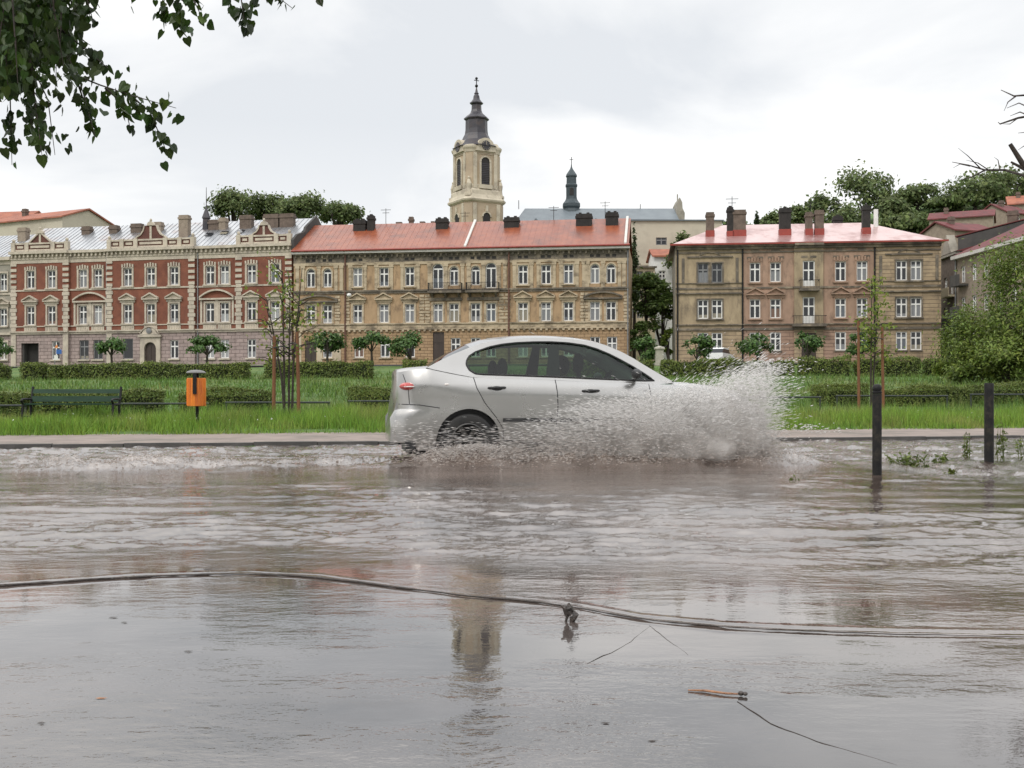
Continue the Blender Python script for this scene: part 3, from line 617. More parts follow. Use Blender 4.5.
# ================================================================== the long tan house
def tan_house():
    fa = Facade(293.8, 125.6, 629, 120.3); fa.zb = 4.0
    o = fa.root('tan_house', 'long weathered tan plaster house with arched windows and a glossy red sheet roof'); U, Z = fa.u, fa.z; Ln = fa.len
    top = [(310.8, 1), (327.5, 1), (357.7, 0), (384, 0), (409.7, 0), (438, 2), (454, 1), (475.6, 1), (491, 2), (523, 0), (546, 0), (568.5, 0), (595, 1), (611, 1)]
    W = 1.1; ops = []; wins = []
    for x, a in top:
        z, h = (13.3, 2.15) if a < 2 else (12.95, 2.85)
        if a == 2: wins.append((x, z, h, 1, 1.25, 3))
        else: wins.append((x, z, h, a, 1.02 if a else W, 3))
        wins.append((x, 9.2, 2.1, 0, W, 2))
    for x in (327.5, 359, 385, 410, 455.5, 475.5, 491, 523, 546, 568.5, 595, 612): wins.append((x, 5.3, 2.15, 0, W, 1))
    ops = [(U(x) - w / 2, U(x) + w / 2, Z(z), Z(z + h)) for x, z, h, a, w, r in wins]
    doors = [(U(310.5), 1.35, 4.2, 3.1), (U(438.5), 1.3, 4.2, 3.9)]
    dops = [(u - w / 2, u + w / 2, Z(z), Z(z + h)) for u, w, z, h in doors]
    up, lo = MB(), MB(); wall_grid(up, 0, Ln, Z(9.1), Z(17.2), ops); wall_grid(lo, 0, Ln, Z(3.4), Z(8.4), ops + dops)
    for u in (0, Ln): up.add([(u, 0, Z(3.4)), (u, 12, Z(3.4)), (u, 12, Z(17.2)), (u, 0, Z(17.2))], [(0, 1, 2, 3)])
    up.add([(0, 12, Z(3.4)), (Ln, 12, Z(3.4)), (Ln, 12, Z(17.2)), (0, 12, Z(17.2))], [(0, 1, 2, 3)])
    up.build('wall', MATS['tan_plaster'], o); lo.build('stone_wall', MATS['tan_rustic'], o)
    c = MB().box(0, Ln, -.16, .2, Z(8.4), Z(8.55)).box(0, Ln, -.06, .2, Z(8.552), Z(9.1)).box(0, Ln, -.2, .2, Z(9.0), Z(9.14))
    n = int(Ln / .62)
    for k in range(n): q = (k + .5) * Ln / n; c.box(q - .13, q + .13, -.2, -.062, Z(8.2), Z(8.39))
    for k in range(n // 2): q = (k + .5) * Ln / (n // 2); c.box(q - .3, q + .3, -.09, -.062, Z(8.62), Z(8.92))
    c.box(0, Ln, -.1, .2, Z(15.75), Z(16.05)); split_build(c, 'cornice', MATS['tan_trim'], o)
    c = MB().box(0, Ln, -.24, .2, Z(12.72), Z(12.9)).box(0, Ln, -.14, .2, Z(12.5), Z(12.718)).box(0, Ln, -.05, .2, Z(16.052), Z(16.9)).box(0, Ln, -.3, .2, Z(16.902), Z(17.05))
    for k in range(n): q = (k + .5) * Ln / n; c.box(q - .1, q + .1, -.28, -.052, Z(16.62), Z(16.9))
    split_build(c, 'frieze', MATS['dark_trim'], o)
    at = MB()
    for x, a in top:
        for d in (-.35, .35): at.box(U(x) + d - .22, U(x) + d + .22, -.055, .1, Z(16.2), Z(16.5))
    split_build(at, 'attic_vent', MATS['opening_dark'], o)
    MB().box(-.05, Ln + .1, -.62, .2, Z(17.052), Z(17.3)).build('eave', MATS['old_white_paint'], o)
    MB().tube([(-.05, -.72, Z(17.4)), (Ln + .1, -.72, Z(17.4))], .12, 8).build('gutter', MATS['red_sheet'], o)
    # pilasters and their capitals
    pl = MB()
    for x in (297.5, 303, 319, 336, 341.5, 350.5, 365, 376.5, 391.5, 402.5, 418, 429.5, 446, 462.5, 468.5, 483.5, 499, 505, 514.5, 531.5, 538.5, 554, 561, 577, 584, 587.5, 603, 619.5, 624):
        pl.box(U(x) - .2, U(x) + .2, -.09, .05, Z(12.9), Z(15.45)).box(U(x) - .26, U(x) + .26, -.13, .05, Z(15.45), Z(15.75))
    split_build(pl, 'pilaster', MATS['tan_trim'], o)
    qn = MB()
    for x in (296.5, 337.5, 347, 422, 427.5, 501.5, 507.5, 583, 586, 626.5):
        z = 9.16; k = 0
        while z < 12.3: w = .34 if k % 2 else .26; qn.box(U(x) - w, U(x) + w, -.08, .05, Z(z), Z(z + .27)); z += .36; k += 1
    split_build(qn, 'corner_stone', MATS['tan_trim'], o, .06)
    for x, z, h, a, w, r in wins:
        f = window(o, U(x), Z(z), w, h, 0, arch=bool(a))
        if r == 3 and a:
            s = MB(); ar = arch_pts(U(x), Z(z), w, h)
            for (xa, za), (xb, zb_) in zip(ar[:-1], ar[1:]): s.prism([(xa, za), (xb, zb_), (xb, Z(z + h)), (xa, Z(z + h))], -.03, .2)
            s.box(U(x) - w / 2 - .16, U(x) - w / 2 - .002, -.1, .05, Z(z), Z(z + h - w / 2)).box(U(x) + w / 2 + .002, U(x) + w / 2 + .16, -.1, .05, Z(z), Z(z + h - w / 2))
            ou = arch_pts(U(x), Z(z), w + .34, h + .17); inn = arch_pts(U(x), Z(z), w + .01, h + .005)
            for k in range(len(ou) - 1): s.prism([ou[k], ou[k + 1], inn[k + 1], inn[k]], -.11, .05)
            s.build('surround', MATS['tan_trim'], f)
        elif r == 3: surround(f, U(x), Z(z), w, h, 0, 'tan_trim', t=.17)
        elif r == 2: surround(f, U(x), Z(z), w, h, 0, 'tan_trim', t=.2, style='pediment' if 350 < x < 420 or 515 < x < 575 else None)
        else: MB().box(U(x) - w / 2 - .15, U(x) + w / 2 + .15, -.14, .05, Z(z) - .15, Z(z) - .003).build('sill', MATS['tan_trim'], f)
    for a, b in ((310.8, 327.5), (595, 611)):
        hd = MB(); seg_arch(hd, U(a) - 1.25, U(b) + 1.25, Z(11.75), .5, .18, -.34, .04); hd.box(U(a) - 1.2, U(b) + 1.2, -.1, .05, Z(11.52), Z(11.565)); hd.build('arched_hood', MATS['dark_trim'], o)
    for a, b in ((438, 454), (475.6, 491)):
        hd = MB().box(U(a) - .95, U(b) + .95, -.2, .05, Z(11.6), Z(11.95)).box(U(a) - 1.0, U(b) + 1.0, -1.0, .05, Z(12.42), Z(12.66))
        for q in (U(a) - .6, (U(a) + U(b)) / 2, U(b) + .6): hd.prism_x([(-.85, Z(12.42)), (-.05, Z(12.42)), (-.05, Z(11.96)), (-.2, Z(11.96))], q - .12, q + .12)
        bo = hd.build('balcony', MATS['dark_trim'], o)
        ra = MB(); u0, u1 = U(a) - .95, U(b) + .95
        ra.box(u0, u1, -.98, -.94, Z(13.5), Z(13.55)).box(u0, u1, -.98, -.94, Z(12.72), Z(12.76))
        for q in (u0, u1): ra.box(q - .02, q + .02, -.98, -.05, Z(13.5), Z(13.55))
        k = u0
        while k < u1: ra.box(k - .015, k + .015, -.975, -.945, Z(12.66), Z(13.5)); k += .14
        for q in (u0, u1):
            for yy in (-.8, -.6, -.4, -.2): ra.box(q - .015, q + .015, yy - .015, yy + .015, Z(12.66), Z(13.5))
        ra.build('railing', MATS['iron'], bo)
    for u, w, z, h in doors:
        MB().box(u - w / 2, u + w / 2, .12, .2, Z(z), Z(z + h)).box(u - .03, u + .03, .09, .119, Z(z), Z(z + h * .7)).box(u - w / 2, u + w / 2, .08, .118, Z(z + h * .7), Z(z + h * .73)).build('door', MATS['door_wood'], o)
    split_build(MB().box(U(296), U(308) - .78, -.035, .05, Z(4.6), Z(8.1)).box(U(316.8), U(327.5) - .6, -.035, .05, Z(4.6), Z(8.1)).box(U(327.5) + .6, U(341), -.035, .05, Z(4.6), Z(8.1)), 'pale_shopfront', MATS['pale_plaster'], o)
    for x in (345.5, 509): MB().tube([(U(x), -.16, Z(4)), (U(x), -.16, Z(17.0)), (U(x), -.6, Z(17.3))], .1, 8).build('downpipe', MATS['brown_pipe'], o)
    MB().tube([(U(627.8), -.14, Z(4)), (U(627.8), -.14, Z(17.0))], .08, 8).build('downpipe', MATS['grey_pipe'], o)
    MB().ball((U(350), -.35, Z(12.35)), .28, 10, 8, .8).build('wall_lamp', MATS['white_paint'], o)
    rf = MB(); seam_roof(rf, -.05, Ln, -.72, Z(17.42), 6.0, Z(21.35), 12.2, ribs=.62, rh=.022); rf.build('roof', MATS['red_roof'], o)
    for x in (466, 625.5):
        sl = (21.35 - 17.42) / 6.72
        MB().prism_x([(-.74, Z(17.35)), (6.0, Z(21.3)), (12.2, Z(17.3)), (12.2, Z(17.6)), (6.0, Z(21.62)), (-.74, Z(17.65))], U(x) - .13, U(x) + .14).build('fire_wall', MATS['old_white_paint'], o)
    for x, w, zt in ((349, 1.45, 21.6), (360.5, .75, 22.1), (434, 1.4, 21.55), (506, 1.7, 21.5), (581, 1.8, 21.7), (610, 1.4, 21.8)):
        chimney(o, U(x), 4.6, w, .9, Z(19.6), Z(zt), 'soot')
    for x, zt in ((372, 23.2), (455, 22.6), (548, 23.0), (602, 23.4)):
        MB().tube([(U(x), 6.2, Z(21.2)), (U(x), 6.2, Z(zt))], .035, 5).box(U(x) - .6, U(x) + .6, 6.18, 6.22, Z(zt - .2), Z(zt - .15)).box(U(x) - .4, U(x) + .4, 6.18, 6.22, Z(zt - .55), Z(zt - .5)).build('aerial', MATS['iron'], o)
    for x, w in ((381, .7), (394, .5), (406, .6), (417, .4)): chimney(o, U(x), 8.5, w, .6, Z(19.0), Z(21.9 if x != 394 else 22.5), 'chimney_brick')
    return fa
FA_TAN = tan_house()
# ================================================================== the ochre house on the right
def ochre_house():
    fa = Facade(675.5, 118.2, 941, 115.0); fa.zb = 4.6
    o = fa.root('ochre_house', 'weathered ochre and rose plaster house under a hipped pale red roof'); U, Z = fa.u, fa.z; Ln = fa.len
    xs = [(703, 0), (717, 0), (755, 1), (775.5, 1), (840.5, 1), (862, 1), (901.5, 0), (916, 0)]
    W = 1.12; wins = []
    for x, mid in xs:
        wins += [(x, 13.05, 2.1, W), (x, 9.2, 2.05, W), (x, 5.75, 1.95, W)]
    ops = [(U(x) - w / 2, U(x) + w / 2, Z(z), Z(z + h)) for x, z, h, w in wins]
    bd = [(U(808.5), 12.3, 2.95), (U(808.5), 8.55, 2.85)]; gd = (U(808.5) - .75, U(808.5) + .75, Z(4.6), Z(7.6))
    ops += [(u - .62, u + .62, Z(z), Z(z + h)) for u, z, h in bd] + [gd]
    zones = [(675.5, 742.5, 'ochre_plaster', 'ochre_rustic', 0), (742.5, 794, 'rose_plaster', 'rose_rustic', -.0), (794, 823, 'ochre_plaster', 'ochre_rustic', -.22), (823, 874, 'rose_plaster', 'rose_rustic', 0), (874, 941, 'ochre_rustic', 'ochre_rustic', 0)]
    for a, b, m, m2, y in zones:
        ua, ub = (0 if a < 680 else U(a)), (Ln if b > 940 else U(b)); w = MB(); wall_grid(w, ua, ub, Z(8.2), Z(16.6), ops, y); g = MB(); wall_grid(g, ua, ub, Z(3.6), Z(7.95), ops, y)
        if y:
            for uu in (ua, ub): w.add([(uu, y, Z(7.9)), (uu, .1, Z(7.9)), (uu, .1, Z(16.6)), (uu, y, Z(16.6))], [(0, 1, 2, 3)]); g.add([(uu, y, Z(3.6)), (uu, .1, Z(3.6)), (uu, .1, Z(7.95)), (uu, y, Z(7.95))], [(0, 1, 2, 3)])
        w.build('wall', MATS[m], o); g.build('stone_wall', MATS[m2], o)
        c = MB().box(ua, ub, y - .12, .1, Z(7.95), Z(8.2)).box(ua, ub, y - .2, .1, Z(8.5), Z(8.62)).box(ua, ub, y - .1, .1, Z(12.35), Z(12.55))
        if y == 0 and m2 == 'ochre_rustic': c.box(ua, ub, y - .2, .1, Z(11.85), Z(12.0)).box(ua, ub, -.12, .1, Z(12.98), Z(13.05))
        c.box(ua, ub, y - .1, .1, Z(16.2), Z(16.35)).box(ua, ub, y - .25, .1, Z(16.602), Z(16.85)).box(ua - .002, ub + .002, y - .5, .1, Z(16.852), Z(17.1)); split_build(c, 'cornice', MATS['dark_trim'], o)
    s = MB()
    for u in (0, Ln): s.add([(u, 0, Z(3.6)), (u, 13, Z(3.6)), (u, 13, Z(17)), (u, 0, Z(17))], [(0, 1, 2, 3)])
    s.add([(0, 13, Z(3.6)), (Ln, 13, Z(3.6)), (Ln, 13, Z(17)), (0, 13, Z(17))], [(0, 1, 2, 3)]); s.build('side_wall', MATS['grey_plaster'], o)
    for x, z, h, w in wins:
        mid = 745 < x < 870; f = window(o, U(x), Z(z), w, h, frame='grey_pipe' if (x < 720 and z > 13) else 'white_paint', rec=.1)
        if z > 13: surround(f, U(x), Z(z), w, h, 0, 'rose_plaster' if mid else 'dark_trim', t=.14, style='voussoir' if mid else None)
        elif z > 9: surround(f, U(x), Z(z), w, h, 0, 'rose_plaster' if mid else 'dark_trim', t=.12, style='pediment' if mid else None)
        else: MB().box(U(x) - w / 2 - .12, U(x) + w / 2 + .12, -.12, .05, Z(z) - .14, Z(z) - .003).build('sill', MATS['dark_trim'], f)
    for k, (u, z, h) in enumerate(bd):
        f = window(o, u, Z(z), 1.24, h, -.22, rec=.12); f.name = 'balcony_door'
        MB().box(u - .5, u + .5, -.115, -.06, Z(z + .08), Z(z + .85)).build('door_panel', MATS['white_paint'], f)
        b = MB().box(u - (1.05 if k == 0 else 1.75), u + (1.05 if k == 0 else 1.75), -1.15, -.2, Z(z - .3), Z(z - .05)); bo = b.build('balcony', MATS['dark_trim'], o)
        ra = MB(); h0 = 1.0 if k == 0 else 1.7; rz = Z(z + .8)
        ra.box(u - h0, u + h0, -1.13, -1.09, rz, rz + .05)
        for q in (u - h0, u + h0): ra.box(q - .02, q + .02, -1.09, -.22, rz, rz + .05)
        q = u - h0
        while q <= u + h0: ra.box(q - .014, q + .014, -1.125, -1.095, Z(z - .05), rz); q += .15
        if k == 0 or True: ra.build('railing', MATS['iron'], bo)
    MB().box(gd[0], gd[1], -.1, -.02, gd[2], gd[3]).build('door', MATS['door_wood'], o)
    orn = MB()
    for x in (710, 908.7):
        u = U(x); orn.box(u - 2.4, u + 2.4, -.14, .05, Z(15.75), Z(15.9)); seg_arch(orn, u - 1.1, u + 1.1, Z(15.95), .3, .1, -.12, .03)
        orn.box(u - 3.0, u - 2.7, -.06, .05, Z(13.1), Z(15.7)).box(u + 2.7, u + 3.0, -.06, .05, Z(13.1), Z(15.7))
    for x in (755, 775.5, 840.5, 862): orn.box(U(x) - .45, U(x) + .45, -.02, .05, Z(16.37), Z(16.55))
    for x in (750, 760, 771, 781, 836, 846, 857, 867, 804, 813): orn.box(U(x) - .32, U(x) + .32, -.03 - (.22 if 800 < x < 820 else 0), .05, Z(15.55), Z(15.78))
    split_build(orn, 'plaster_ornament', MATS['dark_trim'], o)
    for x, mm in ((742.5, 'iron'), (874.5, 'iron'), (677.5, 'iron')): MB().tube([(U(x), -.13, Z(4.6)), (U(x), -.13, Z(16.8))], .09, 8).build('downpipe', MATS[mm], o)
    a, b = 4.5, Ln - 6.5; ze, zr = Z(17.12), Z(20.2); e = .55
    rf = MB().add([(-e, -e, ze), (Ln + e, -e, ze), (Ln + e, 13 + e, ze), (-e, 13 + e, ze), (a + 1, 6.5, zr), (b, 6.5, zr)], [(0, 1, 5, 4), (1, 2, 5), (2, 3, 4, 5), (3, 0, 4)])
    rf.build('roof', MATS['rose_roof'], o)
    MB().box(-e, Ln + e, -e - .06, -e + .12, Z(17.102), Z(17.118)).box(-e - .06, Ln + e + .06, -e - .14, -e - .06, Z(17.02), Z(17.2)).build('gutter', MATS['red_sheet'], o)
    for x, w, zt, mm in ((711.5, .85, 21.0, 'chimney_brick'), (732, .65, 21.5, 'soot'), (741.5, 1.35, 21.2, 'chimney_brick'), (788, 1.2, 21.3, 'soot'), (812.5, .7, 20.8, 'chimney_brick'), (823, .9, 21.0, 'chimney_brick'), (871, .8, 21.4, 'soot')):
        chimney(o, U(x), 2.6, w, .8, Z(17.6), Z(zt), mm, skirt=Z(19.0 if x != 732 else 18.9))
    for x, zt in ((737, 23.4), (820, 22.8)):
        MB().tube([(U(x), 6.4, Z(19.9)), (U(x), 6.4, Z(zt))], .035, 5).box(U(x) - .7, U(x) + .7, 6.38, 6.42, Z(zt - .3), Z(zt - .25)).box(U(x) - .45, U(x) + .45, 6.38, 6.42, Z(zt - .75), Z(zt - .7)).build('aerial', MATS['iron'], o)
    chimney(o, U(851), 8, 1.0, .8, Z(18.4), Z(21.2), 'soot')
    MB().tube([(U(886), 5, Z(18.4)), (U(886), 5, Z(21.4))], .24, 10).build('flue', MATS['white_paint'], o)
    return fa
FA_OCH = ochre_house()
# ================================================================== houses of the side street on the right
def street_houses():
    fa = Facade(941.2, 126, 958.5, 120.3); fa.zb = 4.8
    o = fa.root('narrow_house', 'narrow dark grey house with three small balconies, squeezed between ochre house and wine red roof'); U, Z = fa.u, fa.z; Ln = fa.len
    xs = [945.5, 951.5]; zz = [5.6, 8.9, 12.3]
    ops = [(U(x) - .55, U(x) + .55, Z(z), Z(z + 2.0)) for x in xs for z in zz]
    w = MB(); wall_grid(w, 0, Ln, Z(4), Z(16.5), ops)
    for u in (0, Ln): w.add([(u, 0, Z(4)), (u, 10, Z(4)), (u, 10, Z(16.5)), (u, 0, Z(16.5))], [(0, 1, 2, 3)])
    w.add([(0, 10, Z(4)), (Ln, 10, Z(4)), (Ln, 10, Z(16.5)), (0, 10, Z(16.5))], [(0, 1, 2, 3)])
    w.build('wall', MATS['chimney_brick'], o)
    for x in xs:
        for z in zz: window(o, U(x), Z(z), 1.1, 2.0)
    for z in zz:
        MB().box(U(951) - 1.4, U(951) + 1.2, -.7, 0, Z(z - .35), Z(z - .15)).box(U(951) - 1.4, U(951) + 1.2, -.7, -.63, Z(z - .15), Z(z + .7)).build('balcony', MATS['dark_wall' if z < 12 else 'pale_plaster'], o)
    MB().box(-.1, Ln, -.35, .2, Z(16.5), Z(16.8)).build('cornice', MATS['grey_plaster'], o)
    r = MB(); r.prism_x([(-.4, Z(16.8)), (5, Z(18.2)), (10.2, Z(16.8))], -.2, Ln + .2); r.build('roof', MATS['wine_roof'], o)
    MB().prism([(1.0, Z(16.82)), (2.6, Z(19.0)), (4.2, Z(16.82))], -.3, .6).build('gable', MATS['grey_plaster'], o)
    # house with the wine red roof, running towards us up the side street
    fb = Facade(956, 114, 1075, 92); fb.zb = 4.6
    p = fb.root('corner_house', 'house with sloping wine red roof and pale gutter behind the big right hand bush'); U, Z = fb.u, fb.z; Ln = fb.len
    xs = [963, 974, 985.5, 999, 1014, 1030, 1046, 1062]; zz = [6.0, 9.3, 12.5]
    ops = [(U(x) - .5, U(x) + .5, Z(z), Z(z + 1.7)) for x in xs for z in zz]
    w = MB(); wall_grid(w, 0, Ln, Z(4), Z(15.0), ops)
    for u in (0, Ln): w.add([(u, 0, Z(4)), (u, 9, Z(4)), (u, 9, Z(15)), (u, 0, Z(15))], [(0, 1, 2, 3)])
    w.add([(0, 9, Z(4)), (Ln, 9, Z(4)), (Ln, 9, Z(15)), (0, 9, Z(15))], [(0, 1, 2, 3)])
    w.build('wall', MATS['chimney_pale'], p)
    for x in xs:
        for z in zz: window(p, U(x), Z(z), 1.0, 1.7)
    for z in zz: MB().box(U(960) - .2, U(963) + 1.2, -1.0, 0, Z(z - .4), Z(z - .2)).box(U(960) - .2, U(963) + 1.2, -1.0, -.92, Z(z - .2), Z(z + .75)).build('balcony', MATS['grey_plaster' if z < 9 else 'dark_wall'], p)
    MB().box(-.1, Ln, -.55, .2, Z(15.0), Z(15.35)).build('gutter', MATS['old_white_paint'], p)
    r = MB().add([(-.1, -.5, Z(15.37)), (Ln, -.5, Z(15.37)), (Ln, 4.5, Z(18.1)), (6.5, 4.5, Z(18.1)), (-.1, 9.2, Z(15.37)), (Ln, 9.2, Z(15.37))], [(0, 1, 2, 3), (0, 3, 4), (3, 2, 5, 4)]); r.build('roof', MATS['wine_roof'], p)
    MB().tube([(.15, -.12, Z(4)), (.15, -.12, Z(15.0))], .08, 8).build('downpipe', MATS['grey_pipe'], p)
    for x in (1000, 1009): chimney(p, U(x), 5.2, 1.0, .7, Z(17), Z(18.6), 'chimney_brick')
    # tall dark fire wall of the next house up the street
    q = thing('tall_house', 'tall house showing its bare dark fire wall above the wine red roof', 'building', (px2(958, 121), 121, 4.8), R(-36))
    m = MB(); Ln = 22.0
    m.prism([(0, -.8), (Ln, -.8), (Ln, 17.5), (0, 13.6)], 0, 9); m.build('fire_wall', MATS['dark_wall'], q)
    m = MB().prism([(-.3, 13.65), (Ln + .3, 17.62), (Ln + .3, 17.72), (-.3, 13.75)], -.08, 9.3); m.build('roof', MATS['wine_roof'], q)
    for u in (5, 8.5, 15): chimney(q, u, 3, 1.0, .8, 13.5, 15.6 + u * .16, 'chimney_brick')
    for u in (2, 6, 10, 14, 18): window(q, u, 9.0, 1, 1.6, y=8.95)
street_houses()
# ================================================================== church tower, church, turret, convent
def chamf(a, c):
    """a square ring of half side a with cut corners"""
    def sh(k, r):
        h = r; q = r * c; P = [(h, -h + q), (h, h - q), (h - q, h), (-h + q, h), (-h, h - q), (-h, -h + q), (-h + q, -h), (h - q, -h)]
        return P[k]
    return sh
def church_tower():
    D = 170.0; s = D / F; X = px2(476.5, D); zb = 9.0
    o = thing('church_tower', 'tall cream baroque church tower with clocks and a dark metal spire', 'church tower', (X, D, zb), R(29))
    Zp = lambda y: pz(y, D) - zb
    k = s / 1.24
    sh = chamf(1, .25)
    b = MB().lathe([(26.5 * k, -1), (26.5 * k, Zp(206))], 8, shape=sh).lathe([(23.2 * k, Zp(194)), (23.0 * k, Zp(152))], 8, shape=sh); b.build('wall', MATS['tower_plaster'], o)
    c = MB().lathe([(27 * k, Zp(206)), (29 * k, Zp(204.5)), (29.5 * k, Zp(203)), (28 * k, Zp(201.5)), (26 * k, Zp(198)), (25.5 * k, Zp(194)), (23.6 * k, Zp(192)), (23.6 * k, Zp(188))], 8, shape=sh)
    c.lathe([(23.5 * k, Zp(156.5)), (24 * k, Zp(154)), (25.2 * k, Zp(152)), (25.4 * k, Zp(150)), (23 * k, Zp(149))], 8, shape=sh)
    c.lathe([(27.2 * k, Zp(233)), (27.2 * k, Zp(231))], 8, shape=sh)
    split_build(c, 'cornice', MATS['tower_trim'], o)
    for f in range(4):
        Mf = Matrix.Rotation(R(90 * f), 4, 'Z')
        a = 23.1 * k
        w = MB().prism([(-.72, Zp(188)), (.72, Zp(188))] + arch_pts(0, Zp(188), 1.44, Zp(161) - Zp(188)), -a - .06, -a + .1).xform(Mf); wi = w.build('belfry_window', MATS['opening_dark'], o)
        lv = MB()
        for q in range(12): z = Zp(187) + q * .27; lv.box(-.68, .68, -a - .10, -a - .061, z, z + .12)
        lv.xform(Mf).build('louvre', MATS['spire_sheet'], wi)
        ou = arch_pts(0, Zp(188), 2.0, Zp(159.5) - Zp(188)); inn = arch_pts(0, Zp(188), 1.46, Zp(160.9) - Zp(188)); t = MB()
        for j in range(len(ou) - 1): t.prism([ou[j], ou[j + 1], inn[j + 1], inn[j]], -a - .2, -a + .05)
        t.box(-1.0, -.73, -a - .2, -a + .05, Zp(188), ou[-1][1]).box(.73, 1.0, -a - .2, -a + .05, Zp(188), ou[0][1]).box(-1.1, 1.1, -a - .35, -a + .05, Zp(192), Zp(188) - .01)
        t.xform(Mf).build('surround', MATS['tower_trim'], wi)
        # clock under a curved gable
        cz = Zp(149.5); g = MB(); n = 14
        po = [(-1.75, cz - .9)] + [(1.35 * math.cos(math.pi * (1 - j / n)), cz + 1.1 * math.sin(math.pi * j / n) + .05) for j in range(n + 1)] + [(1.75, cz - .9)]
        g.prism(po[::-1], -a - .35, -a + .9).xform(Mf).build('clock_gable', MATS['tower_trim'], o)
        cl = MB().lathe([(.02, 0), (.74, 0), (.74, .09), (.02, .1)], 20).xform(Mf @ Matrix.Translation((0, -a - .352, cz)) @ Matrix.Rotation(R(90), 4, 'X')); co = cl.build('clock', MATS['spire_sheet'], o)
        hd = MB().box(-.03, .03, -a - .50, -a - .47, cz, cz + .55).box(0, .36, -a - .50, -a - .47, cz - .03, cz + .03)
        for j in range(12): an = j * math.pi / 6; hd.box(.62 * math.cos(an) - .04, .62 * math.cos(an) + .04, -a - .49, -a - .46, cz + .62 * math.sin(an) - .04, cz + .62 * math.sin(an) + .04)
        hd.xform(Mf).build('clock_hand', MATS['cream'], co)
        a2 = 26.5 * k
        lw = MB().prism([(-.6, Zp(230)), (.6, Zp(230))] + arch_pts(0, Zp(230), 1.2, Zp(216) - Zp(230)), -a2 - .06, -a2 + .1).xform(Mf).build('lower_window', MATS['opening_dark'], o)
        ou = arch_pts(0, Zp(230), 1.7, Zp(214.6) - Zp(230)); inn = arch_pts(0, Zp(230), 1.22, Zp(215.9) - Zp(230)); t = MB()
        for j in range(len(ou) - 1): t.prism([ou[j], ou[j + 1], inn[j + 1], inn[j]], -a2 - .18, -a2 + .05)
        t.box(-.2, .2, -a2 - .25, -a2 + .05, Zp(214.7), Zp(209)); t.xform(Mf).build('surround', MATS['tower_trim'], lw)
        pl = MB()
        for q in (-1, 1): pl.box(q * 1.75 - .28, q * 1.75 + .28, -a - .16, -a + .05, Zp(192), Zp(157))
        for q in (-1, 1): pl.box(q * 2.0 - .3, q * 2.0 + .3, -a2 - .14, -a2 + .05, -1, Zp(207))
        pl.box(-1.3, 1.3, -a - .1, -a + .05, Zp(158), Zp(157.6)); pl.xform(Mf).build('pilaster', MATS['tower_trim'], o)
        Mg = Matrix.Rotation(R(90 * f + 45), 4, 'Z'); rr = 24.5 * k * 1.25
        st = MB().tube([(0, -rr, Zp(198)), (0, -rr, Zp(193)), (.05, -rr, Zp(188)), (0, -rr, Zp(183.5))], [.42, .32, .4, .2], 8).ball((0, -rr, Zp(182)), .2).box(-.5, .5, -rr - .5, -rr + .5, Zp(200), Zp(197.5)).xform(Mg).build('statue', MATS['tower_trim'], o)
    oc = lambda kk, r: (r * math.cos(2 * math.pi * kk / 8 + .39), r * math.sin(2 * math.pi * kk / 8 + .39))
    P = [(r * (1.12 if y < 140 else 1), y) for r, y in [(24.5, 149.5), (22, 148), (18.5, 145), (15, 141.5), (12, 138), (10.4, 134.6), (9.9, 130), (9.8, 121), (11.2, 120), (11.4, 119), (10, 117.5), (8.6, 116), (6.2, 114), (5.2, 112.5), (4.5, 110), (4.3, 105), (5.9, 104), (6.1, 103), (4.6, 101.5), (3.0, 99), (2.6, 96), (1.7, 94.3), (2.2, 93.5), (1.2, 92), (.7, 89), (.3, 86.5)]]
    MB().lathe([(r * s, Zp(y)) for r, y in P], 8, shape=oc).build('spire', MATS['spire_sheet'], o)
    MB().tube([(0, 0, Zp(87)), (0, 0, Zp(77.5))], .07, 6).ball((0, 0, Zp(86)), .25).ball((0, 0, Zp(78.5)), .22).box(-.42, .42, -.05, .05, Zp(80.8), Zp(80.2)).build('cross', MATS['iron'], o)
church_tower()
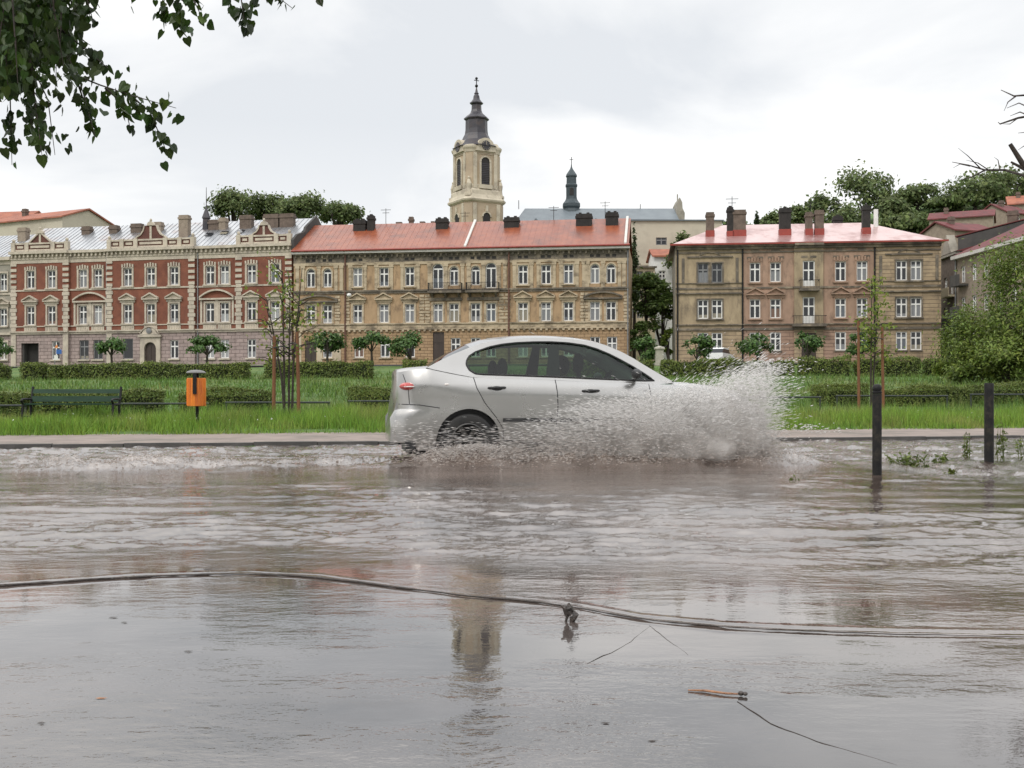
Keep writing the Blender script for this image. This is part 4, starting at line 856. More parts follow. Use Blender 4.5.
def church():
    D = 168.0; zb = 9.0; x0, x1 = px2(515, D), px2(684, D); Zp = lambda y: pz(y, D) - zb
    o = thing('church', 'church with long grey slate roof and small stone gable, behind the red sheet roof', 'church', (x0, D, zb)); Ln = x1 - x0
    MB().box(.4, Ln, .4, 12, -2, Zp(222)).build('wall', MATS['beige_plaster'], o)
    ze, zr = Zp(222), pz(208.5, D + 6.2) - zb
    MB().add([(0, 0, ze), (Ln - .6, 0, ze), (Ln - .6, 12.4, ze), (0, 12.4, ze), (1.6, 6.2, zr), (Ln - .6, 6.2, zr)], [(0, 1, 5, 4), (1, 2, 5), (2, 3, 4, 5), (3, 0, 4)]).build('roof', MATS['slate_roof'], o)
    g = MB().prism([(Ln - .598, Zp(226)), (Ln + .6, Zp(226)), (Ln + .7, Zp(209)), (Ln + .35, Zp(204)), (Ln + .3, Zp(198)), (Ln - .1, Zp(193)), (Ln - .45, Zp(198)), (Ln - .5, Zp(204)), (Ln - .598, Zp(209))], 3.6, 8.6)
    g.tube([(Ln - .1, 6, Zp(193.5)), (Ln - .1, 6, Zp(187))], .1, 6); g.build('stone_gable', MATS['grey_plaster'], o)
    for x, y in ((519, 193), (537, 204), (645, 197)):
        u = px2(x, D) - x0; m = MB().tube([(u, 6.2, zr - .1), (u, 6.2, Zp(y))], .06, 6)
        if x == 645: m.box(u - .9, u + .9, 6.1, 6.3, Zp(206), Zp(205.6)).box(u - .5, u + .5, 6.15, 6.25, Zp(202), Zp(201.7))
        m.build('roof_mast', MATS['iron'], o)
    d = MB()
    for x in (577, 596, 536): d.prism([(px2(x, D) - x0 - .5, Zp(221)), (px2(x, D) - x0 + .5, Zp(221)), (px2(x, D) - x0, Zp(217.5))], .4, 3)
    d.build('dormer', MATS['slate_roof'], o)
    t = thing('church_turret', 'slim dark green metal turret with a pointed cap above the slate roof', 'turret', (px2(573.6, D), D + 6.2, Zp(222) + zb))
    s = (D + 6.2) / F; Q = lambda y: CAMH - (y - HY) * s - (Zp(222) + zb)
    P = [(9.2, 224), (9.4, 216), (9, 212), (8, 209), (9.3, 207), (9.2, 204), (7.5, 202), (6, 199.5), (5.6, 197), (5.6, 187.5), (6.3, 186.5), (6.3, 185), (5.3, 184), (5.1, 177.5), (6, 176.5), (5.6, 175), (3.2, 171.5), (1.5, 169), (.7, 167), (.3, 163)]
    oc = lambda kk, r: (r * math.cos(2 * math.pi * kk / 8 + .39), r * math.sin(2 * math.pi * kk / 8 + .39))
    MB().lathe([(r * s, Q(y)) for r, y in P], 8, shape=oc).build('turret_body', MATS['turret_sheet'], t)
    MB().tube([(0, 0, Q(164)), (0, 0, Q(157))], .06, 6).box(-.3, .3, -.05, .05, Q(159.8), Q(159.4)).build('cross', MATS['iron'], t)
    ow = MB()
    for f in range(8): ow.prism([(-.32, Q(196)), (.32, Q(196))] + arch_pts(0, Q(196), .64, Q(188.5) - Q(196)), -5.6 * s * .925 - .05, -5.6 * s * .9).xform(Matrix.Rotation(R(45 * f), 4, 'Z')) if f == 0 else None
    ow.build('turret_opening', MATS['opening_dark'], t)
    # the plain beige convent wing below the church
    D2 = 152.0; a, b = px2(597, D2), px2(722, D2); q = thing('convent_wing', 'large plain beige building with one small window, seen in the gap between the houses', 'building', (a, D2, 8)); W = b - a
    Z2 = lambda y: pz(y, D2) - 8
    w = MB(); u0 = px2(656, D2) - a; wall_grid(w, 0, W, -2, Z2(221), [(u0, u0 + 1.5, Z2(245), Z2(237.5))]); w.add([(0, 0, -2), (0, 10, -2), (0, 10, Z2(221)), (0, 0, Z2(221))], [(0, 1, 2, 3)]).add([(W, 0, -2), (W, 10, -2), (W, 10, Z2(221)), (W, 0, Z2(221))], [(0, 1, 2, 3)]).add([(0, 10, -2), (W, 10, -2), (W, 10, Z2(221)), (0, 10, Z2(221))], [(0, 1, 2, 3)])
    w.build('wall', MATS['beige_plaster'], q); MB().prism([(-.2, Z2(221)), (W + .2, Z2(221)), (W + .2, Z2(220)), (-.2, Z2(219.4))], -.3, 10.2).build('roof', MATS['slate_roof'], q)
    window(q, u0 + .75, Z2(245), 1.5, Z2(237.5) - Z2(245), frame='grey_pipe')
    chimney(q, px2(703, D2) - a, 3, 1.0, .9, Z2(221), Z2(216.5), 'pale_plaster')
    MB().box(.1, W, -.06, .02, Z2(265), Z2(264.4)).build('string_course', MATS['tower_trim'], q)
church()
def house(name, label, x, D, w, dep, ybase_z, h, rh, rot, wall, roof, group=None, nwin=3, floors=2, chim=1):
    """a small gabled house with its ridge along its own x"""
    o = thing(name, label, 'house', (px2(x, D), D, ybase_z), R(rot), group)
    ops = []; ws = []
    for i in range(nwin):
        for j in range(floors):
            u = -w / 2 + (i + .5) * w / nwin; z = .9 + j * (h / floors); ws.append((u, z)); ops.append((u - .45, u + .45, z, z + 1.3))
    m = MB(); wall_grid(m, -w / 2, w / 2, -3, h, ops, -dep / 2)
    for u in (-w / 2, w / 2): m.add([(u, -dep / 2, -3), (u, dep / 2, -3), (u, dep / 2, h), (u, 0, h + rh), (u, -dep / 2, h)], [(0, 1, 2, 3, 4)])
    m.add([(-w / 2, dep / 2, -3), (w / 2, dep / 2, -3), (w / 2, dep / 2, h), (-w / 2, dep / 2, h)], [(0, 1, 2, 3)])
    m.build('wall', MATS[wall], o)
    r = MB().prism_x([(-dep / 2 - .4, h - .15), (0, h + rh + .1), (dep / 2 + .4, h - .15), (dep / 2 + .4, h + .05), (0, h + rh + .32), (-dep / 2 - .4, h + .05)], -w / 2 - .3, w / 2 + .3); r.build('roof', MATS[roof], o)
    for u, z in ws: window(o, u, z, .9, 1.3, -dep / 2)
    for c in range(chim): chimney(o, -w / 4 + c * w / 2, -dep * .12, .7, .6, h + rh * .5, h + rh + .9, 'chimney_brick')
    return o
# red tiled house behind the brick house at the far left
D = 158
house('tiled_house', 'large red tiled house with pale gable end, rising behind the grey metal roof at left', 50, D, 15.0, 9.0, 8, pz(225, D) - 8, pz(214.5, D) - pz(225, D), -26, 'beige_plaster', 'tile_roof', nwin=5)
house('tiled_house', 'low red tiled roof at the very left edge of the photo, behind the grey house', -8, 165, 15, 9, 8, pz(229, 165) - 8, 2.2, -10, 'beige_plaster', 'tile_roof', nwin=5)
# pale house in the gap, pale hillside houses at right
def gap_house():
    D = 141; a, b = px2(622, D), px2(655, D); q = thing('pale_house', 'pale yellow house with dark windows in the gap, half hidden behind green trees', 'house', (a, D, 5.5)); W = b - a; Zq = lambda y: pz(y, D) - 5.5
    ws = [(px2(x, D) - a, Zq(y)) for x in (633, 640, 648) for y in (281, 300, 318)]
    w = MB(); wall_grid(w, 0, W, -2, Zq(268), [(u - .4, u + .4, z, z + 1.25) for u, z in ws])
    for u in (0, W): w.add([(u, 0, -2), (u, 9, -2), (u, 9, Zq(268)), (u, 0, Zq(268))], [(0, 1, 2, 3)])
    w.build('wall', MATS['pale_plaster'], q); MB().box(-.2, W + .2, -.35, .2, Zq(268), Zq(266.6)).build('cornice', MATS['dark_trim'], q)
    MB().prism_x([(-.4, Zq(266.5)), (4.5, Zq(264.5)), (9.2, Zq(266.5))], -.2, W + .2).build('roof', MATS['slate_roof'], q)
    for u, z in ws: window(q, u, z, .8, 1.25, frame='grey_pipe')
gap_house()
house('white_house', 'small white house with red roof edge, between the beige wing and trees in the gap', 667, 147, 4.2, 6, 7, pz(259, 147) - 7, 1.0, 0, 'white_paint', 'tile_roof', nwin=2, floors=3, chim=0)
HL = [('dull red roofed house directly behind the right end of the ochre house', 957, 150, 7, 7, 235, 225, 20, 'chimney_pale', 'wine_roof'),
      ('brown roofed hillside house below the trees, left of the dark fire wall', 962, 190, 10, 8, 221, 213, -25, 'chimney_pale', 'wine_roof'),
      ('dull red roofed hillside house with chimneys above the dark fire wall', 1004, 200, 7, 6, 216, 207, 30, 'chimney_pale', 'wine_roof'),
      ('grey brown hillside house at the right edge, highest on the hill', 1028, 205, 7, 6, 206, 197, -20, 'chimney_pale', 'tile_roof'),
      ]
for lab, x, D, w, dp, ye, yr, rot, wl, rf in HL:
    zb = gz(px2(x, D), D); h = max(pz(ye, D) - zb, 3.0)
    house('hillside_house', lab, x, D, w, dp, zb, h, pz(yr, D) - pz(ye, D), rot, wl, rf, 'houses on the hillside at right')
# ================================================================== ground, pavement, street
def ground_mesh():
    xs = np.concatenate([np.linspace(-420, -80, 18)[:-1], np.linspace(-80, 80, 161), np.linspace(80, 420, 18)[1:]])
    ys = np.concatenate([np.linspace(-30, 12, 10)[:-1], np.linspace(12, 40, 141)[:-1], np.linspace(40, 140, 81)[:-1], np.linspace(140, 900, 30)])
    X, Y = np.meshgrid(xs, ys); Z = ground(X, Y)
    s = road_s(X, Y); Z = np.where(s < 3.0, np.minimum(Z, np.where(s < 0, -.16, .02)), Z)
    Z = Z + np.where(s > 9, .07 * fbm(X * .25, Y * .25, 3, 3), 0)
    v = np.stack([X, Y, Z], -1).reshape(-1, 3); nx = len(xs); ny = len(ys)
    i = (np.arange(ny - 1)[:, None] * nx + np.arange(nx - 1)[None]).ravel()
    tag(np_mesh('ground', v, np.stack([i, i + 1, i + nx + 1, i + nx], 1), len(i), MATS['lawn'], smooth=True), kind='structure')
ground_mesh()
def rd(t, s): return (CK * t - SK * s, 17.5 + SK * t + CK * s)      # along the kerb, beyond the kerb
def strip(name, material, s0, s1, z0, z1, t0=-60, t1=60, zb=None):
    m = MB(); c = [rd(t0, s0), rd(t1, s0), rd(t1, s1), rd(t0, s1)]; zb = -.3 if zb is None else zb
    zz = [z0, z0, z1, z1]
    m.add([(x, y, zb) for x, y in c] + [(x, y, z) for (x, y), z in zip(c, zz)], [(4, 5, 6, 7), (0, 1, 5, 4), (1, 2, 6, 5), (2, 3, 7, 6), (3, 0, 4, 7)])
    return tag(m.build(name, MATS[material]), kind='structure')
def kerb():
    m = MB(); rng = random.Random(4); t = -60.0
    while t < 60:
        l = rng.uniform(.9, 1.0); z = .05 + rng.uniform(-.006, .006); q = rng.uniform(-.008, .008); c = [rd(t, q), rd(t + l - .012, q + rng.uniform(-.004, .004)), rd(t + l - .012, .15), rd(t, .15)]; t += l
        m.add([(x, y, -.3) for x, y in c] + [(x, y, z) for x, y in c], [(4, 5, 6, 7), (0, 1, 5, 4), (1, 2, 6, 5), (2, 3, 7, 6), (3, 0, 4, 7)])
    tag(m.build('kerb', MATS['kerb']), kind='structure')
kerb()
strip('pavement', 'pavement', .153, 3.05, .045, .10)
strip('road', 'asphalt', -9.0, -.003, -.12, -.12)
def upper_street():
    n = 60; v = []; f = []
    for i in range(n + 1):
        X = -95 + 190 * i / n
        for w in (86, 104):
            Y = 17.5 - .15 * X + w; v.append((X, Y, gz(X, Y) + .06 + (0.02 if w == 86 else 0)))
        if i: f.append((2 * i - 2, 2 * i, 2 * i + 1, 2 * i - 1))
    m = MB(); m.add(v, f); tag(m.build('street', MATS['asphalt']), kind='structure')
upper_street()
# ================================================================== grass
def grass():
    rng = np.random.default_rng(11); sets = []; cut = 0
    for n, s0, s1, t0, t1, hh, ww in ((175000, 2.62, 8.0, -17, 22, .25, .014), (60000, 8.0, 22, -24, 34, .20, .02), (80000, 22, 66, -44, 60, .24, .05)):
        t = rng.uniform(t0, t1, n); s = s0 + (s1 - s0) * rng.random(n) ** (1.0 if s0 < 3 else 1.25)
        X = CK * t - SK * s; Y = 17.5 + SK * t + CK * s; k = np.abs(X) < Y * .5 + 2; X, Y = X[k], Y[k]
        pat = fbm(X * .9, Y * .9, 5, 3); keep = rng.random(len(X)) < np.clip(.75 + .5 * pat, .25, 1); X, Y, pat = X[keep], Y[keep], pat[keep]
        h = hh * rng.uniform(.45, 1.3, len(X)) * (1 + .55 * pat); 
        if s0 < 3: h *= np.clip(.35 + (road_s(X, Y) - 2.6) * .9, .35, 1.0)
        z = ground(X, Y); a = rng.uniform(0, 6.283, len(X)); lean = rng.normal(0, .5, len(X)) * h; la = rng.uniform(0, 6.283, len(X)); w = ww * rng.uniform(.6, 1.4, len(X))
        p0 = np.stack([X - np.cos(a) * w / 2, Y - np.sin(a) * w / 2, z - .02], 1); p1 = np.stack([X + np.cos(a) * w / 2, Y + np.sin(a) * w / 2, z - .02], 1)
        p2 = np.stack([X + np.cos(la) * lean, Y + np.sin(la) * lean, z + h], 1); sets.append(np.stack([p0, p1, p2], 1).reshape(-1, 3))
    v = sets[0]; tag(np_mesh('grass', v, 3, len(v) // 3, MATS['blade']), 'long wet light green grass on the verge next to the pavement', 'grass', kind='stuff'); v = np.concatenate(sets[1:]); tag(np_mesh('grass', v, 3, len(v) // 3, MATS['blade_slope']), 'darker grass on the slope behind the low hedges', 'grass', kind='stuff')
    n = 260; t = rng.uniform(-13, 20, n); s = rng.uniform(3.6, 7.5, n); X = CK * t - SK * s; Y = 17.5 + SK * t + CK * s
    P = np.stack([X, Y, ground(X, Y) + .15 + .05 * rng.random(n)], 1); k = fbm(X * .6, Y * .6, 9, 2) > -.1; P = P[k]
    tag(np_mesh('clover_flowers', leaf_quads(P, .035, .9, rng), 4, len(P), MATS['white_paint']), 'tiny white clover flowers scattered in the verge grass', 'flowers', kind='stuff')
grass()
# ================================================================== hedges
def hedge(label, xa, da, xb, db, h, w, leaf, dens, group, seed):
    rng = np.random.default_rng(seed); A = Vector((px2(xa, da), da)); B = Vector((px2(xb, db), db)); Ln = (B - A).length; ang = math.atan2((B - A).y, (B - A).x)
    c = (A + B) / 2; z0 = min(gz(*A), gz(*B), gz(*c)) - .05; hh = h + (max(gz(*A), gz(*B)) - z0) * .5
    o = thing('hedge', label, 'hedge', (c.x, c.y, z0), ang, group)
    sl = (gz(*B) - gz(*A)) / Ln
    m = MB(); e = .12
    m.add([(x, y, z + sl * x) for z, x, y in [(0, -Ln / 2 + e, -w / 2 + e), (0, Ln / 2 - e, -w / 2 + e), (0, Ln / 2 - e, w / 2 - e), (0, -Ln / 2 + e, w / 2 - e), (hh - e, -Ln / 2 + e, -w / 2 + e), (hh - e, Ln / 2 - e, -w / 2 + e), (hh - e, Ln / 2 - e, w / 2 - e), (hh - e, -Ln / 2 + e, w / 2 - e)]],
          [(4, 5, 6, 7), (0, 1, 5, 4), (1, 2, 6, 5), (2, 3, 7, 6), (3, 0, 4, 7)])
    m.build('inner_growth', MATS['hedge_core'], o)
    n = int(dens * (Ln * hh * 2 + Ln * w + w * hh * 2)); ar = np.array([Ln * hh, Ln * hh, Ln * w, w * hh, w * hh]); f = rng.choice(5, n, p=ar / ar.sum()); a, b = rng.random(n), rng.random(n)
    X = np.where(f < 3, (a - .5) * Ln, np.where(f == 3, -Ln / 2, Ln / 2)); Yl = np.where(f == 0, -w / 2, np.where(f == 1, w / 2, np.where(f == 2, (b - .5) * w, (a - .5) * w))); Z = np.where(f == 2, hh, b * hh)
    bump = 1 + .06 * fbm(X * 1.6, Z * 1.6 + Yl, seed, 3); X = X + rng.normal(0, .05, n) * leaf * 8; Yl = Yl * bump + rng.normal(0, .35, n) * leaf; Z = Z * (1 + .15 * fbm(X * .8, X * 0 + seed, seed, 3)) + rng.normal(0, .35, n) * leaf
    tops = rng.random(n) < .05; Z = np.where(tops & (f == 2), Z + rng.random(n) * leaf * 1.6, Z)
    P = np.stack([X, Yl, np.maximum(Z, .02) + sl * X], 1)
    np_mesh('foliage', leaf_quads(P, leaf, .6, rng, nrm=np.stack([np.where(f == 3, -1.0, np.where(f == 4, 1.0, 0)), np.where(f == 0, -1.0, np.where(f == 1, 1.0, 0)), np.where(f == 2, 1.0, .12)], 1)), 4, n, MATS['hedge_leaf'], o)
def dl(x): return 25.4 + 10.5 * max(0, x / 1024.0) ** 1.0     # distance of the low hedge line
gl = 'low clipped hedges behind the knee rail'
for i, (a, b, lab) in enumerate([(-90, 30, 'low clipped hedge at the left photo edge, left of the park bench'), (36, 161, 'low clipped hedge right behind the park bench'), (182, 270, 'low clipped hedge behind the orange litter bin'),
        (352, 470, 'low clipped hedge just behind the tail of the silver car'), (520, 690, 'low clipped hedge hidden behind the middle of the silver car'), (819, 860, 'short low clipped hedge left of the right hand staked tree'),
        (888, 963, 'low clipped hedge between the two black bollards'), (973, 1120, 'low clipped hedge at the right photo edge behind the right bollard')]):
    hedge(lab, a, dl(a), b, dl(b), .56 if a < 500 else .6, .9, .055, 1500, gl, 40 + i)
gu = 'clipped hedges along the upper street'
for i, (a, b, lab) in enumerate([(-60, 6, 'upper street hedge at the left edge in front of the grey plaster house'), (25, 45, 'shortest upper hedge block, in front of the dark gateway'), (53, 65, 'small upper hedge block next to the blue street sign'), (68, 247, 'long upper street hedge in front of the arched portal'),
        (268, 371, 'upper street hedge seen behind the left hand young staked tree'), (405, 425, 'small upper hedge just left of the car roof'), (560, 652, 'upper street hedge seen through and behind the car roof'), (662, 792, 'upper street hedge behind the splash and the white van'), (800, 849, 'upper street hedge directly right of the splash'), (856, 918, 'upper street hedge behind the right hand stakes'), (926, 1010, 'upper street hedge running behind the big right hand bush')]):
    dd = 74 - (a / 1024) * 6
    hedge(lab, a, dd, b, 74 - (b / 1024) * 6, 1.05, 1.3, .13, 260, gu, 70 + i)
# ================================================================== trees
gt = 'umbrella trees along the upper street'
for i, (x, yt, wpx, lab) in enumerate([(-4, 338, 30, 'umbrella shaped street tree cut by the left edge of the photo'), (112, 337, 26, 'small umbrella shaped street tree left of the arched portal'), (207, 336, 38, 'widest umbrella street tree, right of the arched portal above the litter bin'),
        (327, 330, 34, 'umbrella street tree in front of the pale shopfront'), (372, 330, 34, 'umbrella street tree between the brown downpipe and the dark low tree'), (411, 332, 40, 'dark low drooping street tree left of the car roof'),
        (697, 336, 30, 'round street tree in front of the left ochre corner of the house'), (757, 333, 34, 'round street tree above the splash at the rose plaster part'), (808, 331, 28, 'round street tree under the lower balcony'), (860, 331, 24, 'small round street tree behind the right hand stakes')]):
    D = 99 if x < 500 else 96; s = D / F; X = px2(x, D); h = pz(yt, D) - gz(X, D); wpx *= 1.15
    low = x in (411,) or x > 600
    make_tree('umbrella_tree', lab, 'tree', X, D, h, wpx * s, MATS['umbrella_leaf'], n=1300, leaf=.30, trunk_r=.11, crown_from=.25 if low else .50, group=gt, clumps=8 + (i * 5) % 4, seed=100 + i, flat_bottom=not low, base_drop=.15)
def bush(name, lab, x, D, yt, yb, wpx, material, n, leaf, seed, cat='tree', group=None, **kw):
    X = px2(x, D); z0 = gz(X, D); zb = pz(yb, D)
    make_tree(name, lab, cat, X, D, pz(yt, D) - z0, wpx * D / F, MATS[material], n=n, leaf=leaf, seed=seed, group=group, crown_from=max(.08, (zb - z0) / (pz(yt, D) - z0)), **kw)
# trees in the gap between the tan and the ochre house
bush('gap_tree', 'bright green broadleaf tree in the gap, in front of the pale yellow house', 645, 130, 268, 318, 36, 'gap_leaf', 3000, .45, 131, clumps=16)
bush('gap_tree', 'dark green tree filling the gap beside the corner of the ochre house', 661, 128, 276, 352, 32, 'gap_leaf', 2900, .45, 132, clumps=18)
bush('gap_tree', 'dark leafy tree in front of the beige wing, left of the ochre roof', 682, 142, 230, 280, 30, 'far_leaf', 2400, .45, 133, clumps=12)
bush('conifer_tree', 'narrow dark conifer standing at the right gable of the red sheet roof', 634, 134, 226, 300, 17, 'conifer_leaf', 3200, .4, 134, clumps=14, conic=True)
bush('gap_bush', 'dark shadowy bush low in the gap against the tan house corner', 641, 124, 318, 358, 24, 'gap_leaf', 1900, .4, 135, cat='bush', clumps=12)
bush('gap_bush', 'light green bush at the foot of the gap behind the stone pillar', 668, 122, 325, 362, 14, 'bush_leaf', 1500, .35, 136, cat='bush', clumps=8)
bush('gap_bush', 'round bush beside the stone pillar, right above the car windscreen', 646, 100, 334, 364, 26, 'umbrella_leaf', 1700, .3, 137, cat='bush', clumps=10)
# big trees behind the brick house
gb = 'big trees behind the brick house'
for i, (x, yt, w, lab) in enumerate([(236, 191, 48, 'big dark tree behind the brick house, left one of the cluster'), (270, 193, 46, 'big dark tree behind the brick house, second from left in the cluster'), (303, 196, 46, 'big dark tree behind the brick house, third in the cluster'), (338, 201, 48, 'big dark tree behind the roofs, nearest the church tower')]):
    bush('broadleaf_tree', lab, x, 185 + 4 * (i % 2), yt, 224, w, 'far_leaf', 3600, .62, 150 + i, group=gb, clumps=20, trunk_r=.4)
gh = 'trees on the hill at right'
for i, (x, yt, yb, w, D, m, lab) in enumerate([(757, 212, 240, 8, 190, 'conifer_leaf', 'thin pointed tree just right of the church gable'), (775, 208, 240, 26, 230, 'far_leaf_light', 'low light green hill tree, leftmost on the hill'), (797, 203, 240, 30, 235, 'far_leaf', 'low dark hill tree above the ochre roof chimneys'), (824, 193, 236, 36, 240, 'far_leaf', 'dark rounded hill tree left of the tallest one'),
        (863, 171, 232, 58, 245, 'far_leaf', 'tallest broad hill tree with sky gaps in its crown'), (845, 205, 238, 40, 232, 'far_leaf_light', 'lighter hill tree in front of the tallest one'), (890, 200, 238, 34, 236, 'far_leaf_light', 'pale green hill tree right of the tallest one'), (917, 187, 236, 46, 245, 'far_leaf', 'dark triangular hill tree in the middle of the right group'),
        (945, 199, 236, 36, 238, 'far_leaf_light', 'light green hill tree at the dip of the skyline'), (975, 176, 226, 56, 232, 'far_leaf', 'large dark hill tree left of the right photo edge'), (1008, 166, 215, 60, 236, 'far_leaf', 'highest dark hill tree above the hillside houses'), (1045, 172, 215, 60, 236, 'far_leaf', 'dark hill tree cut by the right edge of the photo'),
        (905, 214, 240, 40, 222, 'far_leaf', 'low dark tree behind the right end of the ochre roof'), (735, 216, 240, 24, 225, 'far_leaf', 'small dark tree behind the chimneys at the left of the ochre roof')]):
    bush('hill_tree', lab, x, D, yt, yb + 4, w * 1.25, m, 2300 if w > 20 else 800, .9, 170 + i, group=gh, clumps=18, trunk_r=.4, conic=(x == 757))
# the big light bush at the right and its dead twigs
make_tree('willow_bush', 'big light green bush like willow at the right edge in front of the side street', 'bush', px2(1046, 52), 52, pz(226, 52) - gz(px2(1046, 52), 52), 7.0, MATS['bush_leaf'], n=17000, leaf=.21, trunk_r=.09, crown_from=.10, clumps=34, seed=201, aspect=.38)
make_tree('willow_bush', 'smaller light green bush spreading left of the big one, above the low hedges', 'bush', px2(981, 55), 55, pz(302, 55) - gz(px2(981, 55), 55), 4.4, MATS['bush_leaf'], n=8500, leaf=.21, trunk_r=.05, crown_from=.06, clumps=22, seed=202, aspect=.38)
make_tree('willow_bush', 'lowest light green bush at the left foot of the big one, reaching the hedge', 'bush', px2(957, 53), 53, pz(343, 53) - gz(px2(957, 53), 53), 2.4, MATS['bush_leaf'], n=4200, leaf=.2, trunk_r=.04, crown_from=.03, clumps=14, seed=203, aspect=.38)
make_tree('willow_bush', 'low light green bush under the big one at the right photo edge', 'bush', px2(1010, 51), 51, pz(335, 51) - gz(px2(1010, 51), 51), 3.6, MATS['bush_leaf'], n=7000, leaf=.2, trunk_r=.04, crown_from=.03, clumps=18, seed=204, aspect=.38)
# young staked trees
def young_tree(lab, x, D, ytop, seed, stems, stakes, dens):
    rng = np.random.default_rng(seed); X = px2(x, D); z0 = gz(X, D); o = thing('young_tree', lab, 'tree', (X, D, z0), 0, 'young staked trees')
    h = pz(ytop, D) - z0; m = MB(); tips = []
    for dx, lean, hh in stems:
        pts = [(dx, 0, -.1), (dx * .9 + lean * .2, .02, h * .35 * hh), (dx + lean * .6, 0, h * .7 * hh), (dx + lean, .03, h * hh)]; m.tube(pts, [.030, .024, .016, .007], 7)
        for k in range(16):
            f = rng.uniform(.42, 1); a = rng.uniform(0, 6.28); l = rng.uniform(.25, .75) * (1.15 - f * .5); b = Vector((dx + lean * f, 0, h * hh * f)); e = b + Vector((math.cos(a) * l, math.sin(a) * l, rng.uniform(.0, .35))); mid = (b + e) / 2 + Vector((0, 0, .06)); m.tube([b, mid, e], [.014, .010, .005], 4); tips += [mid, e, (mid + e) / 2]
    m.build('trunk', MATS['bark'], o, 50); tips = np.array([tuple(t) for t in tips]); P = tips[rng.integers(0, len(tips), dens)] + rng.normal(0, .11, (dens, 3)); P[:, 2] -= .04
    np_mesh('crown', leaf_quads(P, .105, .62, rng), 4, dens, MATS['young_leaf'], o)
    for k, (sx, st, sb, sl) in enumerate(stakes):
        XX = px2(sx, D - .35); s = thing('tree_stake', sl, 'stake', (XX, D - .35 if k != 1 or True else D, gz(XX, D - .35)), 0, 'wooden tree stakes'); ht = pz(st, D - .35) - gz(XX, D - .35); q = random.uniform(-.05, .05) if k == 0 else random.uniform(.03, .10)
        MB().tube([(0, 0, -.2), (-q * .5, .01, ht * .5), (-q, .0, ht)], [.040, .038, .035], 10).build('pole', MATS['stake_wood'], s, 40)
        MB().tube([(-q * .86, -.055, ht * .86), (.15 if sx < x else -.15, .1, ht * .88), (.3 if sx < x else -.3, .3, ht * .87)], .014, 5).build('tie', MATS['black_plastic'], s)
young_tree('young sparse tree tied between two stakes, right of the orange litter bin', 284.5, 24.0, 268, 301, [(0, -.05, .98), (.16, .22, 1.0), (.02, -.42, .8), (.1, .02, .9)], [(273.5, 336, 0, 'wooden stake left of the sparse young tree beside the litter bin'), (299, 332, 0, 'wooden stake right of the sparse young tree beside the litter bin')], 480)
young_tree('young thin tree with few leaves behind the taller left bollard', 871, 30.0, 280, 302, [(0, .02, 1.0), (.05, .14, .8)], [(859, 321, 0, 'tall rusty brown stake left of the thin young tree on the right'), (883.5, 327, 0, 'rusty brown stake right of the thin young tree on the right')], 650)
